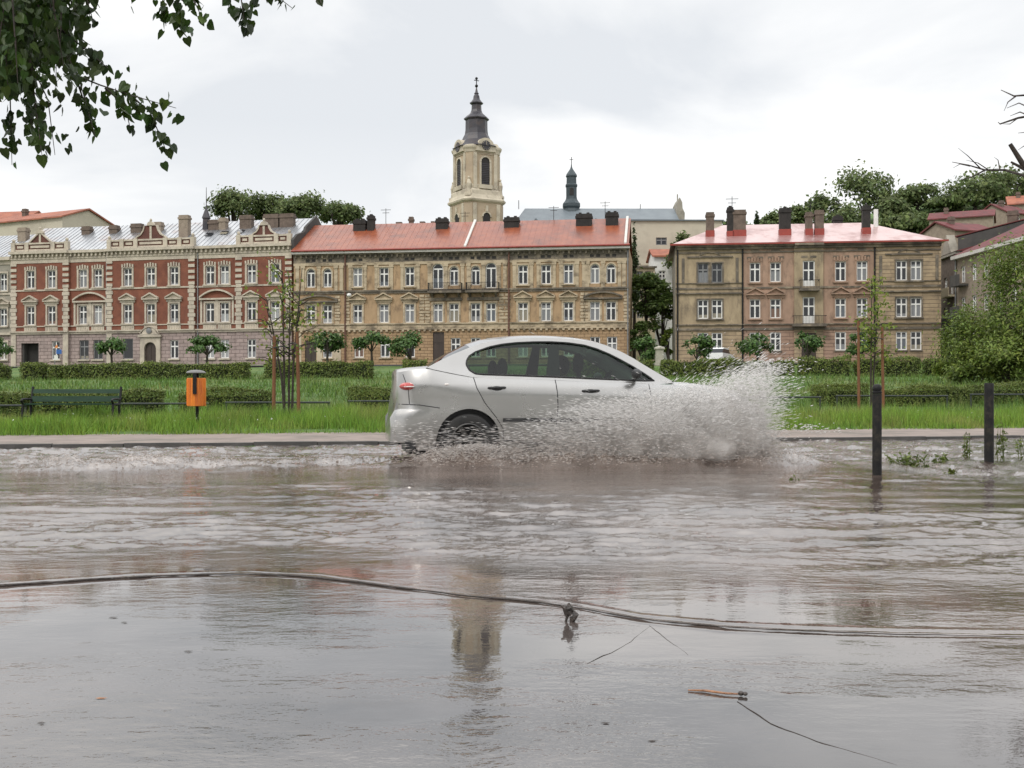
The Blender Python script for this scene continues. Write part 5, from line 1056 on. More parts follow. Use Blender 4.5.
# overhanging linden at the top left and a bare tree at the right edge
def linden():
    rng = np.random.default_rng(5); D = 5.4; s = D / F
    o = thing('linden_tree', 'overhanging dark linden branches with heart shaped leaves in the top left corner', 'tree', (-5.2, 6.2, -.12))
    m = MB(); off = Vector((-5.2, 6.2, -.12)); P = lambda x, y, d=0.0: Vector((px2(x, D + d), D + d, pz(y, D + d))) - off
    m.tube([(0, 0, 0), (.05, 0, 1.5), (.1, -.05, 3.0), (.3, -.2, 4.6)], [.24, .2, .17, .1], 12)
    m.tube([(.1, -.05, 2.6), P(-120, -140), P(10, -70), P(120, -80), P(300, -60)], [.09, .06, .04, .025, .012], 8)
    tw = []
    def twig(pts, d=0.0, n=14, r=.006):
        p = [P(x, y, d + .1 * k * rng.uniform(-1, 1)) for k, (x, y) in enumerate(pts)]; m.tube(p, [r * (1 - .75 * i / (len(p) - 1)) for i in range(len(p))], 5); tw.append((p, n))
    twig([(10, -70), (40, 10), (78, 75), (95, 135)], 0, 16); twig([(40, -40), (62, 40), (75, 75), (100, 85), (130, 95), (176, 108)], .1, 46, .007)
    twig([(75, 75), (85, 105), (95, 137)], .12, 22); twig([(105, 88), (125, 105), (131, 132)], .0, 16); twig([(130, 95), (150, 112), (168, 155)], .1, 24)
    twig([(50, 20), (80, 45), (108, 68)], -.1, 20); twig([(-10, -40), (20, 40), (48, 100), (55, 155)], .05, 44); twig([(5, 20), (10, 90), (12, 165)], 0, 26); twig([(30, 60), (36, 110), (42, 155)], -.2, 26); twig([(10, 30), (25, 80), (33, 135)], .2, 30)
    for k in range(44): x0 = rng.uniform(-40, 66); y1 = rng.uniform(50, 98); twig([(x0 - 5, -60), (x0, 10), (x0 + rng.uniform(-12, 12), y1)], rng.uniform(-.6, 1.2), 52)
    for k in range(6): x0 = rng.uniform(70, 105); twig([(x0 - 25, -50), (x0 - 6, -10), (x0 + 4, rng.uniform(5, 40))], rng.uniform(-.3, .4), 14)
    twig([(160, -70), (175, -10), (183, 34)], .1, 34); twig([(170, -70), (190, -8), (203, 20)], .0, 24); twig([(150, -70), (162, -8), (166, 26)], .2, 24); twig([(230, -70), (240, -10), (246, 34)], .0, 22); twig([(240, -70), (262, -15), (292, 8)], .1, 16); twig([(118, -60), (128, -20), (132, 4)], .1, 5); twig([(300, -60), (318, -20), (321, 3)], 0, 4); twig([(225, -70), (232, -20), (228, 14)], .1, 14); twig([(250, -70), (258, -20), (252, 8)], .15, 8)
    m.build('trunk', MATS['bark'], o, 50)
    vs = []; fs = []
    hp = [(0, 0), (.32, -.12), (.5, .12), (.42, .5), (.16, .86), (0, 1.06), (-.16, .86), (-.42, .5), (-.5, .12), (-.32, -.12)]
    for p, n in tw:
        for k in range(int(n * 1.55) if n < 48 else n):
            f = rng.random() * .88 + .12
            seg = min(int(f * (len(p) - 1)), len(p) - 2); u = f * (len(p) - 1) - seg; c = p[seg].lerp(p[seg + 1], u) + Vector(rng.normal(0, .018 if n < 40 else .05, 3))
            sz = rng.uniform(.030, .058); dn = Vector((rng.normal(0, .55), rng.normal(0, .5), -1)).normalized(); sd = dn.cross(Vector(rng.normal(0, 1, 3))).normalized(); sd = (sd + Vector((.7, 0, 0)) * (1 if rng.random() < .6 else 0)); sd = (sd - dn * sd.dot(dn)).normalized(); nn = dn.cross(sd); b = len(vs); cu = rng.uniform(-.1, .3)
            for a, q in hp: vs.append(tuple(c + sd * a * sz * .95 + dn * q * sz + nn * (abs(a) * .25 + cu * q * q) * sz))
            fs += [(b, b + 1, b + 2, b + 3, b + 4, b + 5), (b, b + 5, b + 6, b + 7, b + 8, b + 9)]
    MB().add(vs, fs).build('crown', MATS['linden_leaf'], o)
linden()
def bare_tree():
    rng = np.random.default_rng(9); D = 15.0; o = thing('bare_tree', 'leafless broken tree reaching in from the right edge of the photo with thin twigs', 'tree', (px2(1090, D), D, -.1)); off = Vector(o.location); m = MB(); P = lambda x, y, d=0: Vector((px2(x, D + d), D + d, pz(y, D + d))) - off
    m.tube([(0, 0, 0), (.05, 0, 1.5), (0, .1, 3.0), P(1060, 190)], [.16, .13, .1, .06], 10); m.tube([P(1060, 190), P(1040, 178), P(1024, 166), P(1010, 144)], [.05, .045, .04, .028], 8); m.tube([P(1026, 170), P(1011, 162)], [.025, .014], 6)
    m.tube([(0, .1, 3.0), P(1080, 80), P(1060, 40)], [.07, .04, .02], 8)
    def tw(pts, r): r *= 1.7; m.tube([P(x, y, .2 * rng.normal()) for x, y in pts], [r * (1 - .8 * i / (len(pts) - 1)) for i in range(len(pts))], 4)
    tw([(1080, 85), (1040, 94), (1014, 96), (1001, 90)], .014); tw([(1016, 96), (1008, 102), (1004, 111)], .008); tw([(1075, 105), (1035, 115), (1018, 118), (1000, 124), (998, 122)], .014); tw([(1030, 116), (1020, 112), (1010, 116)], .008); tw([(1060, 128), (1030, 108), (1019, 103), (1007, 108)], .01); tw([(1018, 118), (1010, 124), (1003, 124)], .006)
    tw([(1045, 182), (1005, 170), (985, 170), (968, 165), (952, 162)], .012); tw([(985, 170), (972, 177), (956, 181)], .008); tw([(980, 168), (968, 156), (958, 148)], .007); tw([(970, 166), (960, 164), (953, 168)], .006); tw([(1000, 170), (998, 160), (994, 157)], .006); tw([(1040, 150), (1024, 146), (1018, 150)], .008); tw([(1050, 140), (1030, 132), (1018, 133)], .008); tw([(990, 171), (978, 163), (966, 160)], .006)
    m.build('trunk', MATS['bark'], o, 50)
bare_tree()
def added_rear_trees():  # unseen trees and bank, added as a dark backdrop for the car side's reflections
    for i, (x, y, h, w) in enumerate([(-27, -19, 11, 9), (-18, -22, 12, 10), (-9, -18, 10.5, 9), (-1, -21, 12, 10), (8, -19, 11, 9.5), (17, -22, 12.5, 10), (26, -18, 11, 9)]):
        make_tree('linden_tree', 'tall unseen linden added behind the camera to darken reflections in the car side', 'tree', x, y, h, w, MATS['umbrella_leaf'], n=2600, leaf=.62, trunk_r=.25, crown_from=.12, group='unseen lindens added behind the camera', clumps=22, seed=600 + i, z0=0.1)
    tag(MB().box(-60, 60, -40, -12.5, -.4, .12).build('added_rear_bank', MATS['lawn']), kind='structure')
added_rear_trees()
# ================================================================== street furniture
def bench():
    D = 22.6; s = D / F; xc = 71.5; X = px2(xc, D); z0 = gz(X, D); ang = R(4); w = 43 * s
    o = thing('park_bench', 'dark green slatted park bench with black iron ends, on the grass at left', 'bench', (X, D, z0), ang)
    zt = pz(388.5, D) - z0; z = lambda y: pz(y, D) - z0
    for a, b, yo in ((389, 393.3, .30), (396, 401.7, .25)): MB().prism_x([(yo, z(b)), (yo + .03, z(b)), (yo + .06, z(a)), (yo + .03, z(a))], -w, w).build('back_slat', MATS['bench_green'], o)
    for q in range(4): MB().box(-w, w, -.22 + q * .12, -.13 + q * .12, z(404.8), z(403.2)).build('seat_slat', MATS['bench_green'], o)
    for sg in (-1, 1):
        x = sg * (w + .012); e = MB().tube([(x, .36, zt + .04), (x, .30, z(398)), (x, .22, z(404)), (x, .26, -.05)], .026, 8).tube([(x, .2, z(404.5)), (x, -.22, z(404.5)), (x, -.26, -.05)], .024, 8).tube([(x, .27, z(399.5)), (x, 0, z(399)), (x, -.24, z(399.3)), (x, -.29, z(400.6)), (x, -.26, z(402)), (x, -.2, z(404.3))], .022, 8)
        e.tube([(x, -.22, .12), (x, .24, .12)], .016, 6); e.build('leg', MATS['iron'], o, 40)
bench()
def litter_bin():
    D = 20.4; s = D / F; X = px2(196, D); z0 = gz(X, D); z = lambda y: pz(y, D) - z0; w = 9.0 * s
    o = thing('litter_bin', 'bright orange litter bin with a grey domed lid on a dark post', 'litter bin', (X, D, z0), R(8))
    b = MB(); n = 14; pr = [(-w, .12)] + [(w * math.sin(t), .02 - .17 * math.cos(t)) for t in [(-.5 + k / n) * math.pi for k in range(n + 1)]] + [(w, .12)]
    zz = [z(406), z(405), z(379), z(378)]; k = len(pr); vs = [(x * (1 if i in (1, 2) else .97), y, q) for i, q in enumerate(zz) for x, y in pr]
    fs = [(i * k + j, i * k + (j + 1) % k, (i + 1) * k + (j + 1) % k, (i + 1) * k + j) for i in range(3) for j in range(k)] + [tuple(range(k - 1, -1, -1))]
    b.add(vs, fs)
    for j in range(1, 12): t = (-.5 + j / 12) * math.pi; x, y = w * math.sin(t), .02 - .17 * math.cos(t); b.box(x - .006, x + .006, y - .007, y + .006, z(405), z(379))
    b.build('container', MATS['bin_orange'], o, 40)
    MB().lathe([(w * 1.08, z(373.2)), (w * 1.08, z(372.6)), (w * .92, z(371.2)), (w * .55, z(370.2)), (.01, z(369.8))], 24).build('lid', MATS['bin_lid'], o, 40)
    MB().box(-.032, .032, -.19, -.155, z(394), z(373.5)).build('bracket', MATS['iron'], o)
    MB().tube([(0, .16, -.3), (0, .16, z(373))], .03, 10).build('post', MATS['iron'], o, 40)
litter_bin()
def rail_d(x): return 23.4 + 9.4 * x / 1024.0
gr = 'low knee rails along the verge'
for i, (a, b, lab) in enumerate([(-70, 27, 'low dark knee rail left of the park bench'), (117, 209, 'low dark knee rail between the park bench and the litter bin'), (225, 330, 'low dark knee rail behind the left hand young tree'), (348, 452, 'low dark knee rail running behind the tail of the car'), (470, 580, 'low dark knee rail behind the rear wheel of the car'), (600, 700, 'low dark knee rail hidden behind the front of the car'), (716, 821, 'low dark knee rail right behind the splash'), (836, 948, 'low dark knee rail between the two bollards'), (970, 1075, 'low dark knee rail behind the right bollard')]):
    if 450 < a < 700: continue
    A = Vector((px2(a, rail_d(a)), rail_d(a), 0)); B = Vector((px2(b, rail_d(b)), rail_d(b), 0)); Ln = (B - A).length; c = (A + B) / 2; z0 = gz(c.x, c.y); o = thing('knee_rail', lab, 'rail', (c.x, c.y, z0), math.atan2((B - A).y, (B - A).x), gr)
    zr = pz(405.5 - 11 * (a + b) / 2048, c.y) - z0; zr = max(zr, .3)
    MB().tube([(-Ln / 2, 0, zr), (Ln / 2, 0, zr)], .024, 8).build('bar', MATS['rail_paint'], o, 40)
    for sg in (-1, 1): MB().tube([(sg * (Ln / 2 - .03), 0, -.2), (sg * (Ln / 2 - .03), 0, zr - .024)], .022, 8).build('leg', MATS['rail_paint'], o, 40)
for x, D, yt, lab, cap in ((877, 10.4, 384, 'taller black bollard with a round top standing in the flood water', True), (989, 12.6, 383, 'flat topped black bollard standing in the water at the right', False)):
    X = px2(x, D); z0 = -.14; zt = pz(yt, D) - z0; r = 4.6 * D / F; o = thing('bollard', lab, 'bollard', (X, D, z0), 0, 'black bollards in the flood')
    MB().lathe([(r * 1.02, 0), (r, .1), (r * .98, zt - .11), (r * .98, zt - .095)] + ([] if cap else [(r * .98, zt - .01), (r * .9, zt)]), 20).build('shaft', MATS['bollard_paint'], o, 40)
    if cap: MB().lathe([(r * .9, zt - .094), (r * 1.02, zt - .085), (r * 1.02, zt - .072), (r * .8, zt - .066), (r * .98, zt - .05), (r * 1.0, zt - .035), (r * .8, zt - .012), (r * .4, zt - .002), (.003, zt)], 20).build('cap', MATS['iron'], o, 40)
def sign():
    D = 102; X = px2(57, D); z0 = gz(X, D); o = thing('street_sign', 'small blue street sign with an orange edge in front of the brick house', 'sign', (X, D, z0)); z = lambda y: pz(y, D) - z0
    MB().tube([(-.2, 0, -.2), (-.2, 0, z(342))], .035, 8).build('pole', MATS['grey_pipe'], o, 40); MB().box(-.05, .45, -.06, -.04, z(354), z(349.5)).build('panel', MATS['sign_blue'], o); MB().prism([(-.2, z(348)), (.1, z(348)), (.05, z(344.5)), (-.12, z(346))], -.06, -.04).build('top_panel', MATS['sign_orange'], o)
    MB().box(-.25, .1, -.05, -.035, z(360), z(355.3)).build('lower_panel', MATS['white_paint'], o)
sign()
def pillar():
    D = 98; X = px2(659.5, D); z0 = gz(X, D); o = thing('stone_pillar', 'short pale stone pillar at the end of the hedge, above the car windscreen', 'pillar', (X, D, z0)); h = pz(346, D) - z0
    MB().box(-.32, .32, -.32, .32, -.3, h - .3).box(-.40, .40, -.40, .40, 0, .3).build('shaft', MATS['stone_post'], o); MB().box(-.42, .42, -.42, .42, h - .3, h - .16).lathe([(.5, h - .158), (.34, h - .08), (.05, h)], 4).build('cap', MATS['stone_post'], o)
pillar()
# ================================================================== the silver car
CA = Facade(391, 11.98, 776, 12.67); CAR_Z = -.10; HALF = .84; CX0 = 2.2
CDIR, CNRM = CA.t, Vector((-CA.t.y, CA.t.x))
def carpt(x, y, z):      # car coordinates: x from the rear bumper, y from the near side (positive away), z from the water
    p = CA.A + CDIR * x + CNRM * y; return (p.x, p.y, z)
def cxz(px, py, off=0.0):
    """side view: pixel on a plane 'off' metres inside the near flank -> car x, car z"""
    k = (px - 512) / F; A = CA.A + CNRM * off; u = (A.x - k * A.y) / (k * CDIR.y - CDIR.x); d = A.y + u * CDIR.y
    return u - CX0, pz(py, d) - CAR_Z
def build_car():
    c = CA.A + CDIR * CX0 + CNRM * HALF
    o = thing('silver_car', 'silver four door saloon car driving fast through the flood water', 'car', (c.x, c.y, CAR_Z), CA.ang)
    Lc = CA.len; xr, zr = cxz(469, 441); xf, zf = cxz(686, 440); ra = .355; zf = zr
    top = [cxz(a, b, .08) for a, b in ((386, 375), (392, 371.5), (400, 370), (426, 368), (470, 374.5), (520, 376), (560, 378), (610, 380.5), (655, 383), (690, 384.5), (719, 388), (740, 394), (758, 404), (770, 416), (776, 428))]
    tx = [p[0] for p in top]; tz = [p[1] for p in top]
    wx = [-2.2, -2.17, -2.1, -2.0, -1.8, -1.2, 0, 1.2, 1.7, 1.95, 2.1, 2.2, Lc - CX0]; wy = [.70, .78, .86, .93, .975, 1.0, 1.0, .995, .96, .89, .80, .68, .58]
    xs = sorted(set([-2.2, -2.185, -2.16, -2.12, -2.06, -1.98] + list(np.linspace(-1.9, 2.0, 90)) + [2.05, 2.1, 2.14, 2.18, 2.21, 2.235, Lc - CX0]))
    rows = [(.24, .93), (.27, .955), (.34, .975), (.46, .992), (.60, 1.0), (.685, 1.0), (.70, .998), (.80, 1.0), (.835, .998), (.87, .985), (.93, .962), (.98, .94)]
    vs = []; nr = 0; secs = []
    for x in xs:
        zt = float(np.interp(x, tx, tz)); w = HALF * float(np.interp(x, wx, wy)); zb = .24
        if x < -1.95: zb = .33
        if x > 2.0: zb = .25
        for xc in (xr, xf):
            if abs(x - xc) < ra: zb = max(zb, zr + math.sqrt(ra * ra - (x - xc) ** 2))
        sec = []
        zs_top = zt - .02
        for i, (z, f) in enumerate(rows):
            f_ = (z - rows[0][0]) / (rows[-1][0] - rows[0][0]); zz = max(z, zb + .004 * i); lim = zs_top - .006 * (len(rows) - 1 - i); zz = min(zz, lim)
            ff = float(np.interp(zz + (.98 - zs_top) * max(0, (zz - .6) / .4), [r[0] for r in rows], [r[1] for r in rows]))
            dx = 0.0
            if x < -1.3: dx = .075 * min(1, max(0, (zz - .655) / .045)) * (-1.3 - x) / .9 - .0
            sec.append((x + dx, -w * ff, zz))
        dx = .075 * (-1.3 - x) / .9 if x < -1.3 else 0
        dome = .035 if (x < -1.7 or x > 1.05) else 0.0
        for f, dz in ((.915, -.006), (.87, .004), (.75, .5 * dome + .006), (.4, .85 * dome + .006), (0, dome + .006)): sec.append((x + dx, -w * f, zt + dz))
        sec = sec + [(a, -b, q) for a, b, q in sec[:-1][::-1]]; secs.append(sec)
    n = len(secs[0]); m = MB(); vs = [p for s in secs for p in s]
    fs = [(i * n + j, (i + 1) * n + j, (i + 1) * n + j + 1, i * n + j + 1) for i in range(len(secs) - 1) for j in range(n - 1)]
    fs += [tuple(range(n)), tuple(range((len(secs) - 1) * n + n - 1, (len(secs) - 1) * n - 1, -1))]
    from mathutils.bvhtree import BVHTree
    m.add(vs, fs); bvh = BVHTree.FromPolygons([Vector(p) for p in m.v], m.f); m.build('body', MATS['silver_paint'], o, 38)
    # dark floor pan and wheel housings
    MB().box(-2.0, 2.0, -.66, .66, .2, .34).build('underbody', MATS['black_plastic'], o)
    # greenhouse
    rl = [cxz(a, b, o_) for a, b, o_ in ((426, 368, .12), (436, 362.5, .16), (450, 355.5, .2), (469, 347.6, .24), (482, 343.2, .25), (496, 340.6, .26), (511, 339, .26), (527, 338.2, .26), (544, 338, .26), (561, 338.6, .26), (578, 340, .26), (594, 342.4, .26), (608, 346.5, .25), (621, 352, .23), (633, 358.5, .2), (645, 365.8, .16), (660, 374.5, .12), (674, 382.5, .1))]
    wl = [cxz(a, b, o_) for a, b, o_ in ((466, 364.5, .14), (466.5, 360, .16), (469, 356, .18), (475, 352, .2), (489, 347, .23), (502, 344.3, .24), (516, 342.8, .24), (533, 342, .24), (550, 341.9, .24), (567, 342.8, .24), (584, 345.2, .23), (597, 349, .21), (609, 354, .19), (621, 360, .16), (633, 366.6, .13), (645, 374, .1), (655, 381, .08), (610, 379.2, .08), (559, 376.9, .08), (515, 375.3, .08), (476, 374, .08), (469.5, 370, .1))]
    ol = rl + [cxz(a, b, .08) for a, b in ((655, 385), (610, 383), (559, 380.5), (515, 379), (476, 378), (450, 373))]
    cx, cz_ = cxz(556, 364, .15)
    def polar(loop, nang):
        out = []
        for k in range(nang):
            a = 2 * math.pi * k / nang; d = (math.cos(a), math.sin(a) * .32); best = None
            for (x0, z0), (x1, z1) in zip(loop, loop[1:] + loop[:1]):
                ex, ez = x1 - x0, z1 - z0; den = d[0] * ez - d[1] * ex
                if abs(den) < 1e-9: continue
                t = ((x0 - cx) * ez - (z0 - cz_) * ex) / den; u = ((x0 - cx) * d[1] - (z0 - cz_) * d[0]) / den
                if t > 0 and -1e-6 <= u <= 1 + 1e-6: best = t if best is None else max(best, t)
            out.append((cx + d[0] * best, cz_ + d[1] * best))
        return out
    NA = 120; po, pi_ = polar(ol, NA), polar(wl, NA)
    zbelt = lambda x: float(np.interp(x, tx, tz))
    gy = lambda x, z: -(HALF * float(np.interp(x, wx, wy)) * .925 - max(-.02, z - zbelt(x)) * .40)
    for sg in (1, -1):
        m = MB(); vs = [(x, sg * gy(x, z), z) for x, z in po] + [(x, sg * (gy(x, z) + .004), z) for x, z in pi_] + [(x, sg * (gy(x, z) + .045), z) for x, z in pi_]
        m.add(vs, [(k, (k + 1) % NA, (k + 1) % NA + NA, k + NA)[::sg] for k in range(NA)] + [(k + NA, (k + 1) % NA + NA, (k + 1) % NA + 2 * NA, k + 2 * NA)[::sg] for k in range(NA)])
        m.build('window_pillar', MATS['silver_paint'], o, 40)
        g = MB().add([(x, sg * (gy(x, z) + .018), z) for x, z in pi_] + [(cx, sg * (gy(cx, cz_) + .018), cz_)], [(k, (k + 1) % NA, NA)[::sg] for k in range(NA)])
        go = g.build('side_window', MATS['car_glass'], o, 60)
        m = MB()
        for a, b, q in ((548.5, 559.5, 342.4),):
            (xa, za), (xb, zb) = cxz(a + 2, q, .24), cxz(b - 1, q, .24); (xc, zc), (xd, zd) = cxz(b + 1, 377.5, .08), cxz(a - 2, 377, .08)
            m.add([(x, sg * (gy(x, z) + .026), z) for x, z in ((xa, za), (xb, zb), (xc, zc), (xd, zd))] + [(x, sg * (gy(x, z) + .06), z) for x, z in ((xa, za), (xb, zb), (xc, zc), (xd, zd))], [(0, 1, 2, 3), (4, 7, 6, 5), (0, 4, 5, 1), (1, 5, 6, 2), (2, 6, 7, 3), (3, 7, 4, 0)])
        m.build('door_pillar', MATS['black_plastic'], go)
        m = MB()
        for k in range(NA): pass
        m.tube([(x, sg * (gy(x, z) - .002), z) for x, z in pi_ + pi_[:1]], .009, 5).build('window_seal', MATS['black_plastic'], go)
    cs = np.linspace(-1, 1, 13)
    def across(pts, name, mt):
        vs = []
        for x, z in pts:
            y = gy(x, z) ; cr = .045 * min(1, max(0, (z - zbelt(x)) / .3)) + .012
            vs += [(x, y * -q * -1, z + cr * (1 - q * q)) for q in cs]
        k = len(cs); MB().add(vs, [(i * k + j, i * k + j + 1, (i + 1) * k + j + 1, (i + 1) * k + j) for i in range(len(pts) - 1) for j in range(k - 1)]).build(name, MATS[mt], o, 50)
    across(rl[:4], 'rear_window', 'car_glass'); across(rl[3:13], 'roof', 'silver_paint'); across(rl[12:], 'windscreen', 'car_glass')
    # wheels
    for xc in (xr, xf):
        for sg in (-1, 1):
            M = Matrix.Translation((xc, sg * .735, zr)) @ Matrix.Rotation(R(90) * (1 if sg < 0 else -1), 4, 'X'); rw = .302
            ty = MB().lathe([(.195, -.085), (.27, -.098), (rw - .012, -.09), (rw, -.06), (rw, .06), (rw - .012, .09), (.27, .098), (.20, .085), (.195, .0)], 36).xform(M); w = ty.build('wheel', MATS['rubber'], o, 40)
            ri = MB().lathe([(.05, .05), (.06, .075), (.03, .085), (.004, .088)], 16).lathe([(.20, -.08), (.20, .08), (.185, .085), (.18, .06), (.175, -.06)], 32)
            for q in range(6): ri.add([tuple(Matrix.Rotation(q * math.pi / 3, 4, 'Z') @ Vector(p)) for p in ((.04, -.028, .06), (.185, -.02, .07), (.185, .02, .07), (.04, .028, .06), (.04, -.028, .03), (.185, -.02, .03), (.185, .02, .03), (.04, .028, .03))], [(0, 1, 2, 3), (4, 7, 6, 5), (0, 4, 5, 1), (2, 6, 7, 3)])
            ri.xform(M).build('rim', MATS['alloy'], w, 40)
            h = MB().lathe([(ra - .004, -.10), (ra - .004, .16), (.05, .165)], 30).xform(Matrix.Translation((xc, sg * .63, zr)) @ Matrix.Rotation(R(-90) * (1 if sg < 0 else -1), 4, 'X')); h.build('wheel_housing', MATS['black_plastic'], o, 40)
    def yb(x, z):
        hit = bvh.ray_cast(Vector((x, -3, z)), Vector((0, 1, 0)))[0]
        return hit.y if hit else -HALF * .97
    for sg in (1, -1):
        # tail lamp, handle, moulding, mirror
        (xa, za), (xb, zb) = cxz(392.5, 391), cxz(407.5, 381.5); cxx = (xa + xb) / 2
        t = MB().ball((0, 0, 0), 1, 16, 10).xform(Matrix.Translation((cxx + .085, sg * -.722, (za + zb) / 2)) @ Matrix.Rotation(R(-14 * sg), 4, 'Z') @ Matrix.Diagonal((.088, .085, .045, 1))).build('tail_lamp', MATS['tail_red'], o, 60)
        MB().ball((0, 0, 0), 1, 14, 8).xform(Matrix.Translation((cxx + .09, sg * -.733, (za + zb) / 2 - .004)) @ Matrix.Rotation(R(-14 * sg), 4, 'Z') @ Matrix.Diagonal((.085, .08, .016, 1))).build('reverse_lamp', MATS['lamp_clear'], t, 60)
        for a in (497, 591):
            x, z = cxz(a, 388.0 if a < 550 else 391); hb = MB().ball((0, 0, 0), 1, 14, 8).xform(Matrix.Translation((x, sg * (yb(x, z) + .004), z - .012)) @ Matrix.Diagonal((.075, .012, .034, 1))).build('handle_recess', MATS['black_plastic'], o, 60)
            MB().tube([(x - .095, sg * yb(x, z), z), (x - .07, sg * (yb(x, z) - .03), z + .004), (x + .07, sg * (yb(x, z) - .03), z + .006), (x + .095, sg * yb(x, z), z + .004)], .012, 8).build('handle', MATS['black_plastic'], hb, 60)
        for a, b in ((503, 556), (560, 650)):
            (xa, za), (xb, zb) = cxz(a, 420.2), cxz(b, 420.4); MB().box(xa, xb, -HALF - .022 if sg > 0 else HALF - .02, -HALF + .02 if sg > 0 else HALF + .022, za - .018, za + .022).build('side_moulding', MATS['black_plastic'], o)
        x, z = cxz(637, 374, .0); mo = MB().ball((0, 0, 0), 1, 16, 10).xform(Matrix.Translation((x - .03, sg * -.93, z)) @ Matrix.Diagonal((.055, .095, .058, 1))).tube([(x, sg * -.74, z - .06), (x - .02, sg * -.9, z - .03)], .025, 8).build('mirror', MATS['black_plastic'], o, 60)
        sm = MB()
        def dense(ps): return [(a[0] + (b[0] - a[0]) * t / 6, a[1] + (b[1] - a[1]) * t / 6) for a, b in zip(ps[:-1], ps[1:]) for t in range(6)] + [ps[-1]]
        def seam(pts): sm.tube([(q[0], sg * (yb(*q) + .001), q[1]) for q in dense([cxz(a, b) for a, b in pts])], .0055, 5)
        seam([(556, 378.6), (557.5, 392), (558, 405), (557, 420), (555, 436)]); seam([(474, 377), (477, 388), (485, 403), (496, 417), (503, 428), (504, 440), (530, 444), (555, 444)]); seam([(396, 404), (420, 405), (440, 408)]); seam([(404, 374), (409, 390), (410, 404)]); seam([(650, 384), (652, 400), (650, 420), (648, 436)])
        split_build(sm, 'door_seam', MATS['black_plastic'], o, .001)
        x, z = cxz(447, 384.5); MB().ball((0, 0, 0), 1, 12, 8).xform(Matrix.Translation((x, sg * (yb(x, z) + .004), z)) @ Matrix.Diagonal((.032, .012, .014, 1))).build('side_marker', MATS['lamp_clear'], o, 60)
        MB().ball((0, 0, 0), 1, 16, 10).xform(Matrix.Translation((2.03, sg * -.56, .64)) @ Matrix.Diagonal((.14, .16, .085, 1))).build('headlight', MATS['lamp_clear'], o, 60)
        # rear lower corner in black plastic
        MB().box(-2.04, -1.93, -.78 if sg > 0 else .70, -.70 if sg > 0 else .78, .25, .34).build('mud_flap', MATS['black_plastic'], o)
        for xs_, h in ((.06, 1.22), (-.83, 1.16)):
            st = MB().box(xs_ - .1, xs_ + .12, sg * -.4 - .25, sg * -.4 + .25, .6, 1.02).build('seat', MATS['seat_cloth'], o)
            hr = MB().ball((0, 0, 0), 1, 14, 8).xform(Matrix.Translation((xs_ - .08, sg * -.4, h)) @ Matrix.Diagonal((.06, .14, .12, 1))).tube([(xs_ - .07, sg * -.4, 1.0), (xs_ - .08, sg * -.4, h)], .03, 6).build('headrest', MATS['seat_cloth'], st, 60)
    MB().lathe([(.18, 0), (.195, .012), (.18, .024), (.165, .012), (.18, 0)], 20).xform(Matrix.Translation((.50, .4, .98)) @ Matrix.Rotation(R(-65), 4, 'Y')).build('steering_wheel', MATS['black_plastic'], o, 60)
    MB().box(.75, 1.25, -.66, .66, .8, .99).build('dashboard', MATS['black_plastic'], o)
    return o
CAR = build_car()
def skinned(name, verts, edges, radii, material, parent, root=0):
    me = bpy.data.meshes.new(name); me.from_pydata(verts, edges, []); me.update(); ob = bpy.data.objects.new(name, me); COL.objects.link(ob); me.materials.append(material); ob.parent = parent
    md = ob.modifiers.new('skin', 'SKIN'); md.use_smooth_shade = True
    for i, sv in enumerate(me.skin_vertices[0].data): sv.radius = (radii[i], radii[i]); sv.use_root = (i == root)
    sb = ob.modifiers.new('round', 'SUBSURF'); sb.levels = 2; sb.render_levels = 2
    return ob
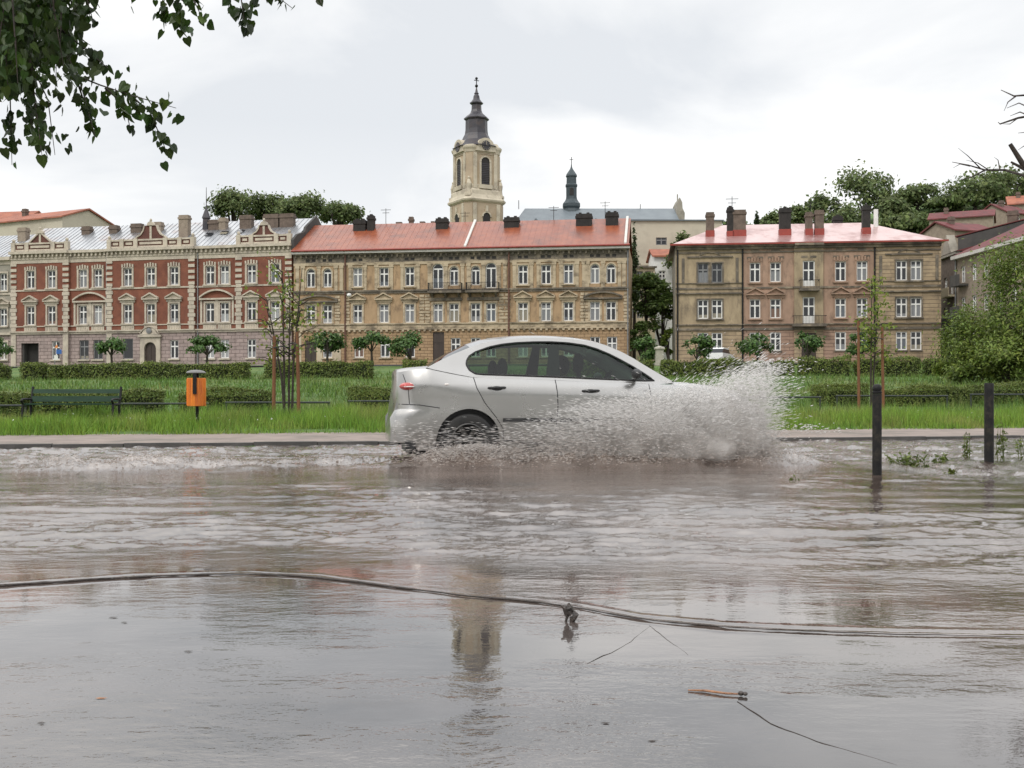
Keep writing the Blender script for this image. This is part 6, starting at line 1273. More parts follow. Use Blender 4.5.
def driver():
    o = thing('person', 'person in a dark jacket sitting at the steering wheel inside the silver car', 'person', tuple(CAR.matrix_basis @ Vector((0, .4, 0))) if False else (0, 0, 0))
    p = CA.A + CDIR * CX0 + CNRM * (HALF + .40); o.location = (p.x, p.y, CAR_Z); o.rotation_euler.z = CA.ang
    V = [(.02, 0, .62), (-.05, 0, .82), (-.07, 0, 1.0), (-.05, 0, 1.09), (-.03, 0, 1.15), (-.015, 0, 1.23), (-.02, 0, 1.30), (.075, 0, 1.215)]; E = [(0, 1), (1, 2), (2, 3), (3, 4), (4, 5), (5, 6), (5, 7)]; Rr = [.15, .14, .15, .058, .062, .098, .075, .016]
    for sg in (-1, 1):
        b = len(V); V += [(-.05, sg * .18, 1.02), (.14, sg * .25, .84), (.38, sg * .17, .985), (.435, sg * .165, 1.0)]; Rr += [.06, .045, .03, .033]; E += [(2, b), (b, b + 1), (b + 1, b + 2), (b + 2, b + 3)]
        for k in range(4): q = len(V); y = sg * (.140 + .017 * k); V += [(.47, y, 1.012 - .004 * k), (.492, y, .995 - .004 * k)]; Rr += [.009, .008]; E += [(b + 3, q), (q, q + 1)]
        q = len(V); V += [(.445, sg * .125, 1.01), (.47, sg * .115, .995)]; Rr += [.010, .009]; E += [(b + 3, q), (q, q + 1)]
        q = len(V); V += [(.42, sg * .13, .66), (.66, sg * .12, .36), (.80, sg * .12, .36)]; Rr += [.075, .05, .04]; E += [(0, q), (q, q + 1), (q + 1, q + 2)]
    skinned('body', V, E, Rr, MATS['skin'], o)
    J = [(.02, 0, .60), (-.05, 0, .82), (-.07, 0, 1.0), (-.055, 0, 1.075)]; JE = [(0, 1), (1, 2), (2, 3)]; JR = [.165, .155, .165, .075]
    for sg in (-1, 1): b = len(J); J += [(-.05, sg * .18, 1.02), (.14, sg * .25, .84), (.36, sg * .175, .975)]; JR += [.072, .057, .042]; JE += [(2, b), (b, b + 1), (b + 1, b + 2)]
    skinned('jacket', J, JE, JR, MATS['dark_jacket'], o)
    skinned('hair', [(-.05, 0, 1.20), (-.04, 0, 1.29), (-.005, 0, 1.325)], [(0, 1), (1, 2)], [.085, .092, .07], MATS['dark_hair'], o)
    tr = [(.02, 0, .60)]; te = []; rr = [.16]
    for sg in (-1, 1): q = len(tr); tr += [(.42, sg * .13, .66), (.64, sg * .12, .40)]; rr += [.085, .062]; te += [(0, q), (q, q + 1)]
    skinned('trousers', tr, te, rr, MATS['dark_jacket'], o)
    for sg in (-1, 1): MB().ball((.072, sg * .034, 1.245), .012, 10, 8).build('eye', MATS['white_paint'], o, 60)
driver()
def far_car():
    D = 104; X = px2(720.5, D); z0 = gz(X, D) + .09; o = thing('parked_car', 'white parked car behind the upper hedge, only its roof showing right of the silver car', 'car', (X, D, z0), R(62))
    b = MB().prism([(-1.9, .3), (1.95, .3), (2.0, .65), (1.3, .82), (.75, .9), (-1.85, .95)], -.8, .8); b.build('body', MATS['white_car_paint'], o)
    g = MB().prism([(-1.8, .952), (.72, .902), (.3, 1.3), (-1.45, 1.32)], -.72, .72); go = g.build('window_band', MATS['window_glass'], o)
    MB().prism([(-1.5, 1.322), (.34, 1.302), (.1, 1.43), (-1.2, 1.45)], -.72, .72).build('roof', MATS['white_car_paint'], o)
    for x in (-1.2, 1.25):
        for y in (-.72, .72): MB().lathe([(.05, -.09), (.3, -.09), (.3, .09), (.05, .09)], 20).xform(Matrix.Translation((x, y, .3)) @ Matrix.Rotation(R(90), 4, 'X')).build('wheel', MATS['rubber'], o)
far_car()
# ================================================================== the flood water
RIDGE = np.array([(-400, 600), (0, 586), (60, 582), (130, 577), (250, 573.5), (320, 577), (400, 588), (470, 596), (560, 604), (640, 619), (720, 627), (800, 631), (900, 634), (1024, 636), (1424, 650)], float)
def water_fields(X, Y):
    kx = X / Y * F + 512; Dr = 792.0 / (np.interp(kx, RIDGE[:, 0], RIDGE[:, 1]) - 398)
    dY = Y - Dr                                            # beyond the little wave front
    dx, dy = X - CA.A.x, Y - CA.A.y; xl = dx * CDIR.x + dy * CDIR.y; yl = dx * CNRM.x + dy * CNRM.y
    sm = lambda a, b, v: np.clip((v - a) / (b - a), 0, 1) ** 2 * (3 - 2 * np.clip((v - a) / (b - a), 0, 1))
    patch = fbm(X * .35, Y * .5, 21, 3)
    fore = .09 + .36 * sm(.0, .6, fbm(X * 1.1 + 3, Y * 2.2, 23, 3)); rough = fore + (1 - fore) * sm(.0, 1.4, dY + .35 * patch) ; rough *= .75 + .5 * np.clip(patch, -.6, .6)
    calm = np.exp(-(((X + .9) / 1.2) ** 2 + ((Y - 3.0) / .9) ** 2)); rough *= 1 - .35 * calm
    h = rough * (.0050 + .010 * np.clip(rough - .45, 0, 1)) * fbm(X * 1.25, Y * 3.3, 31, 5, .62) + rough * rough * .0055 * fbm(X * 7 + 4, Y * 9, 41, 4, .6)
    tr = sm(-.5, 2.0, X - .10 * Y) * sm(.1, 1.0, dY) * np.exp(-((Y - 6) / 3.2) ** 2)
    h += tr * .0075 * np.sin(2 * np.pi * (Y * .96 - X * .16) / .62 + 3.2 * fbm(X * .45, Y * .8, 51, 2)) * (1 + .4 * patch)
    tl = sm(.2, 1.2, dY) * np.exp(-((X + 3) / 3.5) ** 2) * np.exp(-((Y - 6.5) / 2.5) ** 2)
    h += tl * .006 * np.sin(2 * np.pi * (Y * .98 + X * .12) / .85 + 3.5 * fbm(X * .5, Y * .9, 52, 2))
    w = .0125 * (1 + .5 * fbm(X * 6, X * 0, 61, 3)); amp = np.interp(kx, [-400, 0, 350, 560, 700, 1024], [.0022, .0022, .0022, .0024, .0030, .0034]) * (1 + .35 * fbm(X * 14, X * 0 + 2, 62, 3))
    h += amp * np.exp(-(dY / w) ** 2) + .35 * amp * np.exp(-((dY - .07) / .025) ** 2) + .25 * amp * np.exp(-((dY + .06) / .022) ** 2)
    back = sm(-30, -1, xl); wake = np.exp(-((yl - .15 + .06 * np.minimum(xl, 0)) / (.75 - .06 * np.minimum(xl, 0))) ** 2) * sm(4.9, 4.0, xl) * (.45 + .55 * back)
    side = np.exp(-((yl + .40) / .48) ** 2) * sm(-.8, 1.2, xl) * sm(5.0, 4.2, xl)
    fo = np.clip(np.maximum(wake * (.60 + .5 * fbm(X * .7, Y * .7, 77, 3)), 1.1 * side), 0, 1.2); n1 = fbm(X * 2.2, Y * 2.2, 71, 5, .62); n2 = np.abs(fbm(X * 5, Y * 4, 81, 4, .6))
    h += .11 * np.exp(-((xl - .75) / .45) ** 2 - ((yl + .12) / .22) ** 2) * (1 + .5 * n1) + .06 * np.exp(-((xl - .1) / .5) ** 2 - ((yl - .3) / .5) ** 2) * (1 + .6 * n1)
    h += fo * (.055 * n1 + .040 * (1 - n2) + .012) + side * .04
    far = np.maximum(sm(1.5, 3.0, yl), sm(2.2, 3.6, X) * sm(8.5, 10.5, Y) * sm(4.6, 5.2, xl)); h += far * .022 * fbm(X * 3, Y * 2, 91, 5, .62)
    foam = np.clip(fo * 1.0 * (.60 + .55 * n1), 0, 1)
    thin = np.clip(fbm(X * .8, Y * 3.2, 95, 4) - .55, 0, 1) * sm(.3, 2, dY) * .2
    return h, np.clip(foam + thin, 0, 1), np.clip(rough * np.where(rough > .5, np.maximum(.5, 1 - (rough - .5) * 1.5), 1) + .6 * fo + .8 * far, 0, 1.6), sm(.25, -.9, dY + .3 * patch)
def water_mat():
    m, nt = new_mat('flood_water'); out = N(nt, 'ShaderNodeOutputMaterial'); p = N(nt, 'ShaderNodeBsdfPrincipled'); L(nt, p.outputs[0], out.inputs[0])
    p.inputs['IOR'].default_value = 2.6
    at = N(nt, 'ShaderNodeAttribute', attribute_name='foam'); ar = N(nt, 'ShaderNodeAttribute', attribute_name='rough'); tc = N(nt, 'ShaderNodeTexCoord')
    n = N(nt, 'ShaderNodeTexNoise', Scale=.9, Detail=6, Roughness=.6); L(nt, tc.outputs['Object'], n.inputs['Vector'])
    cr = N(nt, 'ShaderNodeValToRGB'); e = cr.color_ramp.elements; e[0].position, e[1].position = .36, .66; e[0].color = (.050, .034, .027, 1); e[1].color = (.135, .10, .083, 1); L(nt, n.outputs['Fac'], cr.inputs[0])
    c2 = N(nt, 'ShaderNodeValToRGB'); e2 = c2.color_ramp.elements; e2[0].position, e2[1].position = .34, .68; e2[0].color = (.022, .018, .016, 1); e2[1].color = (.12, .104, .097, 1); L(nt, n.outputs['Fac'], c2.inputs[0]); ash = N(nt, 'ShaderNodeAttribute', attribute_name='shallow'); mxs = N(nt, 'ShaderNodeMix', data_type='RGBA'); L(nt, ash.outputs['Fac'], mxs.inputs['Factor']); L(nt, cr.outputs[0], mxs.inputs['A']); L(nt, c2.outputs[0], mxs.inputs['B'])
    nf = N(nt, 'ShaderNodeTexNoise', Scale=26, Detail=5, Roughness=.7); L(nt, tc.outputs['Object'], nf.inputs['Vector'])
    mf = N(nt, 'ShaderNodeMath', operation='MULTIPLY'); L(nt, at.outputs['Fac'], mf.inputs[0]); rf = N(nt, 'ShaderNodeMapRange'); rf.inputs['From Min'].default_value = .35; rf.inputs['From Max'].default_value = .62; L(nt, nf.outputs['Fac'], rf.inputs['Value']); L(nt, rf.outputs[0], mf.inputs[1])
    mx = N(nt, 'ShaderNodeMix', data_type='RGBA'); L(nt, mf.outputs[0], mx.inputs['Factor']); L(nt, mxs.outputs['Result'], mx.inputs['A']); mx.inputs['B'].default_value = (.28, .225, .185, 1); L(nt, mx.outputs['Result'], p.inputs['Base Color'])
    rr = N(nt, 'ShaderNodeMapRange'); rr.inputs['To Min'].default_value = .02; rr.inputs['To Max'].default_value = .32; L(nt, mf.outputs[0], rr.inputs['Value']); L(nt, rr.outputs[0], p.inputs['Roughness'])
    b1 = N(nt, 'ShaderNodeTexNoise', Scale=22, Detail=3, Roughness=.55); b2 = N(nt, 'ShaderNodeTexNoise', Scale=75, Detail=2); mp = N(nt, 'ShaderNodeMapping'); mp.inputs['Scale'].default_value = (.8, 1.2, 1)
    L(nt, tc.outputs['Object'], mp.inputs[0]); L(nt, mp.outputs[0], b1.inputs['Vector']); L(nt, mp.outputs[0], b2.inputs['Vector'])
    ad = N(nt, 'ShaderNodeMath', operation='MULTIPLY_ADD'); ad.inputs[1].default_value = .42; L(nt, b2.outputs['Fac'], ad.inputs[0]); L(nt, b1.outputs['Fac'], ad.inputs[2])
    ms = N(nt, 'ShaderNodeMath', operation='MULTIPLY'); ms.inputs[1].default_value = .9; L(nt, ar.outputs['Fac'], ms.inputs[0])
    bp = N(nt, 'ShaderNodeBump', Distance=.0055); L(nt, ms.outputs[0], bp.inputs['Strength']); L(nt, ad.outputs[0], bp.inputs['Height']); L(nt, bp.outputs[0], p.inputs['Normal'])
    MATS['flood_water'] = m
water_mat()
def water():
    py = np.concatenate([np.arange(1500, 760, -8.0), np.arange(760, 645, -.62), np.arange(645, 568, -.24), np.arange(568, 460, -.6), np.arange(460, 431, -.32)]); px = np.concatenate([np.arange(-700, -60, 8.0), np.arange(-60, 1084, 1.6), np.arange(1084, 1724, 8.0)])
    D = 792.0 / (py - 398.0); Y = np.repeat(D[:, None], len(px), 1); X = (px[None, :] - 512) / F * Y
    h, foam, rough, shal = water_fields(X, Y); nx, ny = len(px), len(py)
    v = np.stack([X, Y, h], -1).reshape(-1, 3); i = (np.arange(ny - 1)[:, None] * nx + np.arange(nx - 1)[None]).ravel()
    o = np_mesh('water', v, np.stack([i, i + 1, i + nx + 1, i + nx], 1), len(i), MATS['flood_water'], smooth=True); tag(o, kind='structure')
    for nm, a in (('foam', foam), ('rough', rough), ('shallow', shal)): o.data.attributes.new(nm, 'FLOAT', 'POINT').data.foreach_set('value', a.astype(np.float32).ravel())
    m = MB().add([(-60, -30, -.03), (60, -30, -.03), (60, 30, -.03), (-60, 30, -.03)], [(0, 1, 2, 3)]); tag(m.build('water', MATS['flood_water']), kind='structure')
water()
# ================================================================== spray thrown up by the wheels
def spray_mat():
    m, nt = new_mat('spray'); out = N(nt, 'ShaderNodeOutputMaterial'); p = N(nt, 'ShaderNodeBsdfPrincipled', Roughness=.18, IOR=1.33); g = N(nt, 'ShaderNodeNewGeometry')
    cr = N(nt, 'ShaderNodeValToRGB'); e = cr.color_ramp.elements; e[0].color = (.40, .31, .25, 1); e[1].color = (.90, .885, .87, 1); e[0].position = 0; e[1].position = .8; am = N(nt, 'ShaderNodeAttribute', attribute_name='clear'); mr = N(nt, 'ShaderNodeMath', operation='MULTIPLY_ADD'); mr.inputs[1].default_value = .35; L(nt, g.outputs['Random Per Island'], mr.inputs[0]); L(nt, am.outputs['Fac'], mr.inputs[2]); L(nt, mr.outputs[0], cr.inputs[0]); L(nt, cr.outputs[0], p.inputs['Base Color'])
    t = N(nt, 'ShaderNodeBsdfTranslucent'); L(nt, cr.outputs[0], t.inputs[0]); ms = N(nt, 'ShaderNodeMixShader', Fac=.5); L(nt, p.outputs[0], ms.inputs[1]); L(nt, t.outputs[0], ms.inputs[2])
    L(nt, ms.outputs[0], out.inputs[0])
    MATS['spray'] = m
spray_mat()
def drops(P, Dv, ln, rd):
    """a stretched eight sided drop at each P along Dv"""
    n = len(P); Dv = Dv / (np.linalg.norm(Dv, axis=1)[:, None] + 1e-9); up = np.tile([[.13, .2, 1.0]], (n, 1)); a = np.cross(Dv, up); a /= np.linalg.norm(a, axis=1)[:, None] + 1e-9; b = np.cross(Dv, a)
    l, r = ln[:, None], rd[:, None]; V = np.stack([P + Dv * l, P + a * r, P + b * r, P - a * r, P - b * r, P - Dv * l], 1).reshape(-1, 3)
    f = np.array([(0, 1, 2), (0, 2, 3), (0, 3, 4), (0, 4, 1), (5, 2, 1), (5, 3, 2), (5, 4, 3), (5, 1, 4)]); idx = (np.arange(n)[:, None, None] * 6 + f[None]).reshape(-1)
    return V, idx
def splash():
    rng = np.random.default_rng(77); Ps, Ds, ls, rs = [], [], [], []
    ex = np.array([(386, 430), (400, 425), (440, 424), (470, 428), (500, 428), (540, 418), (560, 411), (600, 402), (640, 396), (690, 392), (720, 386), (738, 380), (750, 373), (770, 366), (788, 364), (795, 382), (797, 412), (800, 440)], float)
    tops = np.array([cxz(a, b, -.5) for a, b in ex]); tX = tops[:, 0] + CX0; tZ = tops[:, 1] + CAR_Z
    def density(x, z):
        T = np.interp(x, tX, tZ, left=0, right=0); q = np.clip(z / np.maximum(T, .05), 0, 1.5)
        col = np.interp(x, [.1, .7, 1.2, 1.7, 2.1, 2.6, 3.1, 3.8, 4.2, 4.5, 4.62, 4.78], [.05, .09, .11, .20, .32, .42, .52, .56, .50, .38, .26, .0])
        return col * (z > np.interp(x, [4.25, 4.36, 4.6], [-.1, .45, .95])) * np.where(q < 1, np.clip(1.15 - q, 0, 1) ** .55, np.exp(-(q - 1) * 12) * .30)
    n = 600000; x = rng.uniform(.0, 4.85, n); z = rng.uniform(-.02, 1.55, n); stripes = 1 + .45 * fbm(np.arctan2(z, 4.0 - x) * 9, (4.0 - x) * .9, 5, 3); k = rng.random(n) < density(x, z) * .62 * np.clip(stripes, .2, 1.6)
    x, z = x[k], z[k]; n = len(x); y = -np.abs(rng.normal(0, .26, n)) - .06 - .25 * rng.random(n) * z
    infront = x > 4.2; y = np.where(infront & (rng.random(n) < .75), rng.uniform(-.5, 1.7, n), y)
    y = np.where((~infront) & (rng.random(n) < .12) & (z > 1.0), rng.uniform(.1, 1.7, n), y)
    dx = x - 3.4; ang = np.stack([dx * .9 + .9 * np.sign(dx + .4) * .7 + rng.normal(0, .13, n), -.2 + rng.normal(0, .12, n), z * .62 - .12 + rng.normal(0, .11, n)], 1)
    Ps.append(np.stack([x, y, z], 1)); Ds.append(ang); big = rng.random(n) ** 3; ls.append(.014 + .038 * rng.random(n) * (.4 + .6 * rng.random(n)) + .012 * big); rs.append(.0008 + .0024 * big + .0008 * rng.random(n))
    # outlying drops
    n = 1300; x = np.minimum(rng.normal(3.6, .6, n), 4.66 - .1 * rng.random(n)); z = np.interp(x, tX, tZ, left=.2, right=.4) * rng.uniform(.85, 1.07, n); y = rng.normal(-.4, .45, n); Ps.append(np.stack([x, y, z], 1)); Ds.append(np.stack([x - 3.3, rng.normal(0, .1, n), rng.normal(.15, .2, n)], 1)); ls.append(.008 + .022 * rng.random(n)); rs.append(.0025 + .003 * rng.random(n))
    # low churn along the wake and at the flank
    n = 13000; x = np.concatenate([rng.uniform(-7, .6, n // 2), rng.uniform(.2, 4.6, n - n // 2)]); y = np.where(x < .4, rng.normal(.3, .65, n), rng.normal(-.45, .5, n)); p = CA.A[None] if False else None
    wx = CA.A.x + CDIR.x * x + CNRM.x * y; wy = CA.A.y + CDIR.y * x + CNRM.y * y; h0, fo, _, _ = water_fields(wx, wy); keep = rng.random(n) < np.clip(fo * 1.3, 0, 1) * np.clip(.35 + .1 * (x + 7), .25, 1); x, y, h0 = x[keep], y[keep], h0[keep]; n = len(x)
    z = h0 + np.abs(rng.normal(0, .035, n)) * np.where(x > 0, 1.6, .8); Ps.append(np.stack([x, y, z], 1)); Ds.append(np.stack([np.ones(n), rng.normal(0, .3, n), rng.normal(0, .25, n)], 1)); ls.append(.008 + .014 * rng.random(n)); rs.append(.0025 + .003 * rng.random(n))
    # water climbing the rear wheel
    n = 11000; a = rng.uniform(.1, 3.0, n); rr = rng.uniform(.22, .5, n); xr = cxz(469, 441)[0] + CX0; x = xr + .1 - rr * np.cos(a) * 1.5; z = .02 + .20 * np.sin(a) * rng.random(n) ** 1.8; y = -np.abs(rng.normal(0, .15, n)) - .02; Ps.append(np.stack([x, y, z], 1)); Ds.append(np.stack([np.ones(n), 0 * a, .45 + rng.normal(0, .2, n)], 1)); ls.append(.010 + .02 * rng.random(n)); rs.append(.0025 + .003 * rng.random(n))
    P = np.concatenate(Ps); Dv = np.concatenate(Ds); l = np.concatenate(ls); r = np.concatenate(rs)
    W = np.stack([CA.A.x + CDIR.x * P[:, 0] + CNRM.x * P[:, 1], CA.A.y + CDIR.y * P[:, 0] + CNRM.y * P[:, 1], P[:, 2]], 1); Dw = np.stack([CDIR.x * Dv[:, 0] + CNRM.x * Dv[:, 1], CDIR.y * Dv[:, 0] + CNRM.y * Dv[:, 1], Dv[:, 2]], 1)
    V, idx = drops(W, Dw, l, r); o = np_mesh('water_splash', V, idx, len(idx) // 3, MATS['spray'], smooth=True); o.data.attributes.new('clear', 'FLOAT', 'POINT').data.foreach_set('value', np.repeat(np.clip(.12 + W[:, 2] * 1.15, 0, 1), 6).astype(np.float32)); print('drops', len(P))
    tag(o, 'brownish white spray of flood water thrown up around the front of the silver car', 'splash', kind='stuff')
splash()
def mist():
    """fine spray between the drops: a lens of pale scattering air"""
    m, nt = new_mat('spray_mist'); out = N(nt, 'ShaderNodeOutputMaterial'); v = N(nt, 'ShaderNodeVolumePrincipled', Density=4.2, Anisotropy=.2); v.inputs['Color'].default_value = (.955, .93, .905, 1); L(nt, v.outputs[0], out.inputs['Volume']); MATS['spray_mist'] = m
    ex = np.array([(500, 440), (540, 428), (580, 414), (620, 404), (660, 399), (700, 394), (725, 386), (742, 378), (757, 370), (768, 366), (774, 374), (777, 395), (778, 425), (779, 445)], float)
    tp = np.array([cxz(a, b, -.4) for a, b in ex]); tX, tZ = tp[:, 0] + CX0, tp[:, 1] + CAR_Z; nx, nz = 90, 44; xs = np.linspace(tX[0], tX[-1], nx); us = np.linspace(0, 1, nz)
    X, Uu = np.meshgrid(xs, us); T = np.interp(X, tX, tZ) * (1 + .10 * fbm(X * 7, X * 0, 3, 4)); Z = -.02 + (T + .02) * Uu
    env = np.clip((X - tX[0]) / 1.6, 0, 1) * np.clip((tX[-1] - X) / .7, 0, 1) ** .8 * np.clip(1 - Uu, 0, 1) ** .75
    th = (.06 + .62 * np.clip((X - 1.2) / 2.6, 0, 1)) * env * np.clip(.25 + Uu * 4, 0, 1) * (.8 + .3 * fbm(X * 5, Z * 5, 8, 3)); th = np.maximum(th, .003); mid = -.10 - .20 * np.clip(1 - Uu, 0, 1) * np.clip((X - 1.5) / 2, 0, 1)
    vs = []; 
    for sgn in (-1, 1):
        Y = mid + sgn * th * np.where(sgn > 0, np.clip((X - 4.0) * 2, 0.0, 1.0) * 1.6, 1.0); Y = np.where((sgn > 0) & (X < 4.35), np.minimum(Y, -.02), Y)
        if sgn > 0: Y = np.maximum(Y, mid + .001)
        vs.append(np.stack([CA.A.x + CDIR.x * X + CNRM.x * Y, CA.A.y + CDIR.y * X + CNRM.y * Y, Z], -1).reshape(-1, 3))
    V = np.concatenate(vs); k = nx * nz; i = (np.arange(nz - 1)[:, None] * nx + np.arange(nx - 1)[None]).ravel(); f1 = np.stack([i, i + 1, i + nx + 1, i + nx], 1); f2 = f1[:, ::-1] + k
    e = []
    for a, b in [(j, j + 1) for j in range(nx - 1)]: e.append((b, a, a + k, b + k)); t = (nz - 1) * nx; e.append((a + t, b + t, b + t + k, a + t + k))
    for j in range(nz - 1): a, b = j * nx, (j + 1) * nx; e.append((a, b, b + k, a + k)); a, b = a + nx - 1, b + nx - 1; e.append((b, a, a + k, b + k))
    F_ = np.concatenate([f1, f2, np.array(e)]); tag(np_mesh('water_mist', V, F_, len(F_), m, smooth=True), 'fine whitish mist within the spray at the front of the silver car', 'mist', kind='stuff')
mist()
# ================================================================== weeds and litter in the water
def weed(lab, x, y, wpx, hpx, n, seed, upright=False):
    rng = np.random.default_rng(seed); D = 792.0 / (y - 398); s = D / F; X = px2(x, D); o = thing('weed', lab, 'plant', (X, D, -.1), 0, 'weeds sticking out of the water'); w, h = wpx * s, hpx * s; m = MB(); tips = []
    for k in range(max(2, int(n / 14))):
        b = Vector((rng.normal(0, w * .2), rng.normal(0, w * .15), 0)); e = b + Vector((rng.normal(0, w * (.28 if not upright else .12)), rng.normal(0, w * .2), .1 + h * rng.uniform(.5, 1))); m.tube([b, (b + e) / 2 + Vector((rng.normal(0, .01), 0, .02)), e], [.005, .004, .002], 4); tips += [b.lerp(e, t) for t in np.linspace(.35, 1, 8)]
    m.build('stem', MATS['weed_leaf'], o); T = np.array([tuple(t) for t in tips]); P = T[rng.integers(0, len(T), n)] + rng.normal(0, .018, (n, 3)); P[:, 2] = np.maximum(P[:, 2], .1); np_mesh('foliage', leaf_quads(P, .055, .4, rng), 4, n, MATS['weed_leaf'], o)
for i, a in enumerate([('widest low weed clump between the bollards', 908, 466, 30, 12, 260, 0), ('small low weed tuft right of the widest clump', 941, 463, 16, 8, 90, 0), ('upright reddish weed left of the right bollard', 967, 458, 12, 26, 80, 1), ('tall thin weed close beside the right bollard', 1000, 460, 9, 40, 80, 1), ('thin weed stalk at the far right edge', 1020, 459, 8, 30, 40, 1), ('tiny drowned sprout nearer than the widest clump', 953, 473, 9, 4, 30, 0), ('tiny green sprout standing alone in front of the splash', 793, 480, 4, 5, 12, 1)]): weed(*a[:6], 400 + i, bool(a[6]))
def litter():
    rng = np.random.default_rng(31)
    D = 792 / (622 - 398); o = thing('curled_leaf', 'dark curled dead leaf standing up out of the calm water below the car', 'leaf', (px2(571, D), D, 0)); m = MB(); s = D / F
    for k in range(5):
        a = rng.uniform(0, 6.28); pts = [(rng.normal(0, .006), rng.normal(0, .006), -.004 + .014 * j + .01 * k) for j in range(3)]; m.tube([(p[0] + .012 * math.cos(a) * j, p[1] + .01 * math.sin(a) * j, p[2]) for j, p in enumerate(pts)], [.007, .011, .003], 6)
    m.tube([(-.02, 0, -.01), (-.008, .005, .03), (.004, 0, .052)], [.004, .005, .002], 6); m.build('blade', MATS['dark_litter'], o, 50)
    D = 792 / (694 - 398); o = thing('floating_stick', 'short orange brown stick with a dark knot floating in the nearest water', 'stick', (px2(716, D), D, 0), R(-4)); s = D / F
    MB().tube([(-27 * s, .02, .003), (-10 * s, .014, .004), (10 * s, -.008, .004), (26 * s, -.012, .004)], [.0018, .003, .0028, .002], 7).build('stem', MATS['wet_wood'], o, 50); MB().ball((24 * s, -.012, .006), .008, 8, 6, .7).ball((28 * s, -.016, .006), .006, 8, 6, .8).build('knot', MATS['dark_litter'], o, 60)
    tk = np.linspace(-300, 1100, 440); yk = np.interp(tk, RIDGE[:, 0], RIDGE[:, 1]); yk = np.convolve(np.pad(yk, 12, mode='edge'), np.ones(25) / 25, 'valid'); Dk = 792 / (yk - 398) - .024 + .006 * fbm(tk * .03, tk * 0, 5, 3)
    sm = MB().tube([((a - 512) / F * d, d, .0045) for a, d in zip(tk, Dk)], [float(max(.0010, (.0048 - .0034 * min(1, max(0, (a - 250) / 600))) * (1 + .35 * v))) for a, v in zip(tk, fbm(tk * .05, tk * 0 + 3, 6, 3))], 6); tag(sm.build('dark_strand', MATS['dark_litter'], smooth=60), 'long thin dark strand along the small wave front', 'strand')  # dark tube following the wave front, thinner towards the right
    for lab, pts, r in (('thin drowned twig lying in a slant just below the wave front right of centre', [(588, 664), (612, 652), (632, 640), (650, 626)], .0016), ('thin drowned twig branching down to the right from the slanting one', [(650, 626), (668, 640), (688, 654)], .0012), ('long thin sunken stem curving to the bottom edge at lower right', [(738, 702), (772, 724), (820, 742), (868, 756), (905, 768)], .0018)):
        u = np.linspace(0, len(pts) - 1, 26); ax = np.interp(u, range(len(pts)), [q[0] for q in pts]) + .9 * fbm(u * 1.7, u * 0, 3, 3); ay = np.interp(u, range(len(pts)), [q[1] for q in pts]) + .7 * fbm(u * 1.9, u * 0 + 5, 4, 3)
        w = [Vector((px2(x, 792 / (y - 398)), 792 / (y - 398), .0004 + .0008 * v)) for x, y, v in zip(ax, ay, fbm(u * 1.3, u * 0 + 9, 5, 2))]; tag(MB().tube(w, [r * .55 * (1.1 - .6 * k / 25) for k in range(26)], 6).build('floating_twig', MATS['dark_litter'], smooth=60), lab, 'twig')
    for i, (x, y, r, lab) in enumerate([(101, 699, 5, 'small reddish wet leaf floating at the lower left'), (113, 618, 4, 'dark floating speck left of the bright reflection, first of three'), (124, 623, 3, 'dark floating speck just right of the first one at left'), (188, 652, 4, 'dark speck floating in the calm water under the wave line'), (260, 520, 5, 'dark bit of litter floating in the middle distance at left'), (605, 724, 4, 'tiny dark leaf floating right of the tower reflection'), (41, 724, 4, 'dark wet leaf near the lower left photo edge'), (652, 742, 4, 'tiny brown leaf near the bottom right of the tower reflection')]):
        D = 792 / (y - 398); s = D / F * r; o = MB().add([(-1.2 * s, 0, .002), (-.3 * s, -.5 * s, .002), (.6 * s, -.4 * s, .002), (1.3 * s, .1 * s, .003), (.3 * s, .5 * s, .002), (-.5 * s, .4 * s, .003), (.1 * s, 0, .004)], [(0, 1, 6), (1, 2, 6), (2, 3, 6), (3, 4, 6), (4, 5, 6), (5, 0, 6)]).build('floating_leaf', MATS['wet_wood' if 'red' in lab else 'dark_litter']); o.location = (px2(x, D), D, 0); tag(o, lab, 'leaf', 'bits of leaf floating on the water')
litter()
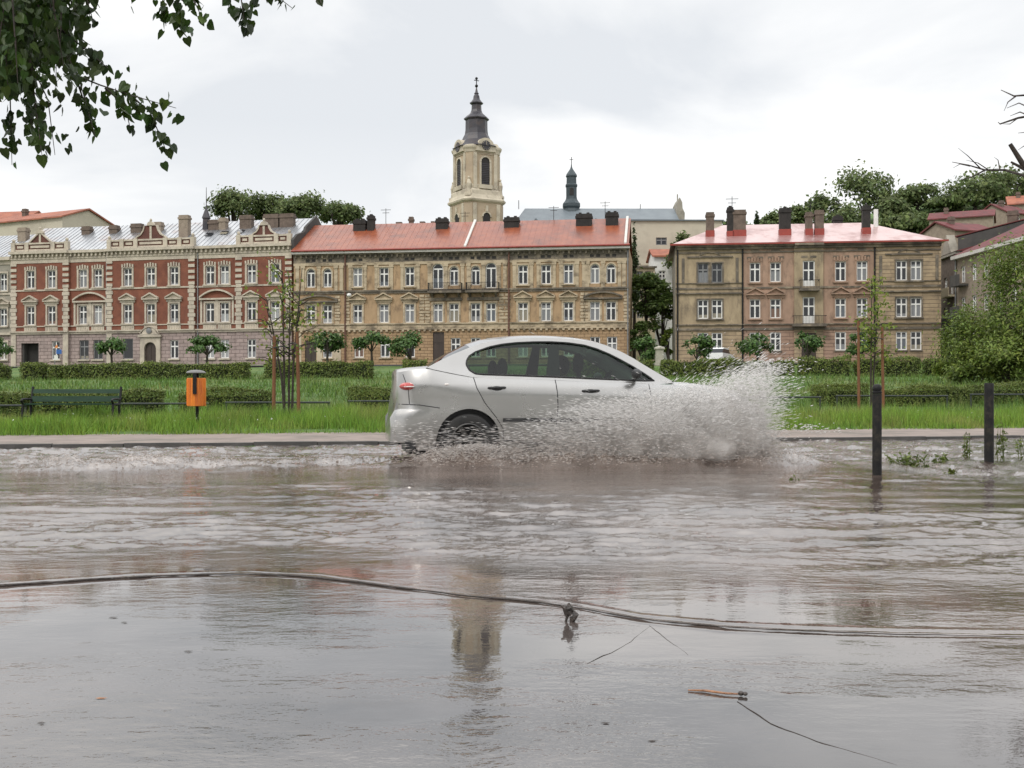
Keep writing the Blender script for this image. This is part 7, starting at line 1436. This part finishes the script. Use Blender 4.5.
# ================================================================== sky, sun, camera
def sky():
    w = bpy.data.worlds.new('World'); SC.world = w; w.use_nodes = True; nt = w.node_tree; nt.nodes.clear(); out = N(nt, 'ShaderNodeOutputWorld'); bg = N(nt, 'ShaderNodeBackground'); L(nt, bg.outputs[0], out.inputs[0])
    st = N(nt, 'ShaderNodeTexSky'); st.sky_type = 'NISHITA'; st.sun_disc = False; st.sun_elevation = R(48); st.sun_rotation = R(215)
    s1 = N(nt, 'ShaderNodeVectorMath', operation='SCALE'); s1.inputs['Scale'].default_value = .10; L(nt, st.outputs[0], s1.inputs[0])
    tc = N(nt, 'ShaderNodeTexCoord'); sp = N(nt, 'ShaderNodeSeparateXYZ'); L(nt, tc.outputs['Generated'], sp.inputs[0])
    ab = N(nt, 'ShaderNodeMath', operation='ABSOLUTE'); L(nt, sp.outputs[2], ab.inputs[0]); ad = N(nt, 'ShaderNodeMath', operation='ADD'); ad.inputs[1].default_value = .16; L(nt, ab.outputs[0], ad.inputs[0])
    cb = N(nt, 'ShaderNodeCombineXYZ')
    for i in (0, 1): d = N(nt, 'ShaderNodeMath', operation='DIVIDE'); L(nt, sp.outputs[i], d.inputs[0]); L(nt, ad.outputs[0], d.inputs[1]); L(nt, d.outputs[0], cb.inputs[i])
    cb.inputs[2].default_value = 3.7
    n = N(nt, 'ShaderNodeTexNoise', Scale=1.15, Detail=7, Roughness=.52, Distortion=.3); L(nt, cb.outputs[0], n.inputs['Vector'])
    cr = N(nt, 'ShaderNodeValToRGB'); e = cr.color_ramp.elements; e[0].position, e[1].position = .38, .64; e[0].color = (.68, .70, .725, 1); e[1].color = (1.0, .988, .965, 1); L(nt, n.outputs['Fac'], cr.inputs[0])
    hz = N(nt, 'ShaderNodeMapRange'); hz.inputs['From Min'].default_value = .0; hz.inputs['From Max'].default_value = .24; hz.inputs['To Min'].default_value = .75; hz.inputs['To Max'].default_value = 0; L(nt, ab.outputs[0], hz.inputs['Value'])
    m1 = N(nt, 'ShaderNodeMix', data_type='RGBA'); L(nt, hz.outputs[0], m1.inputs['Factor']); L(nt, cr.outputs[0], m1.inputs['A']); m1.inputs['B'].default_value = (1.0, .985, .96, 1)
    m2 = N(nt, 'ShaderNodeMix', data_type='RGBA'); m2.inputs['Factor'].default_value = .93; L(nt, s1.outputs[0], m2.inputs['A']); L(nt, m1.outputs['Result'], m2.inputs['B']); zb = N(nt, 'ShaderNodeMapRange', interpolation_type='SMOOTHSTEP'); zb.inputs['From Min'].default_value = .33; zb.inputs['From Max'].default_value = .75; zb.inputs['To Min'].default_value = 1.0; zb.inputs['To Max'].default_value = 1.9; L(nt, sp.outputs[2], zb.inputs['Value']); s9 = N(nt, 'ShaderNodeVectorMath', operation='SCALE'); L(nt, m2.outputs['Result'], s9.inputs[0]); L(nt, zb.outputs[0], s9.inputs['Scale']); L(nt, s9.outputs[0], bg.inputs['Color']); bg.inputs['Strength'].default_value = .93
    l = bpy.data.lights.new('sun', 'SUN'); l.energy = 1.0; l.angle = R(14); l.color = (1, .96, .9); o = bpy.data.objects.new('sun', l); COL.objects.link(o); o.rotation_euler = (R(42), 0, R(-35))
    c = bpy.data.cameras.new('camera'); co = bpy.data.objects.new('camera', c); COL.objects.link(co); co.location = (0, 0, CAMH); co.rotation_euler = (R(90), 0, 0); c.sensor_width = 36; c.lens = 36 * F / 1024; c.shift_y = (HY - 384) / 1024; c.clip_end = 3000; c.clip_start = .05; SC.camera = co
    v = SC.view_settings; v.view_transform = 'Standard'; v.look = 'None'; v.exposure = .40; v.gamma = 1; v.use_curve_mapping = False
    SC.cycles.max_bounces = 14; SC.cycles.diffuse_bounces = 8; SC.cycles.volume_bounces = 4; SC.cycles.transparent_max_bounces = 24; SC.cycles.use_denoising = True
sky()
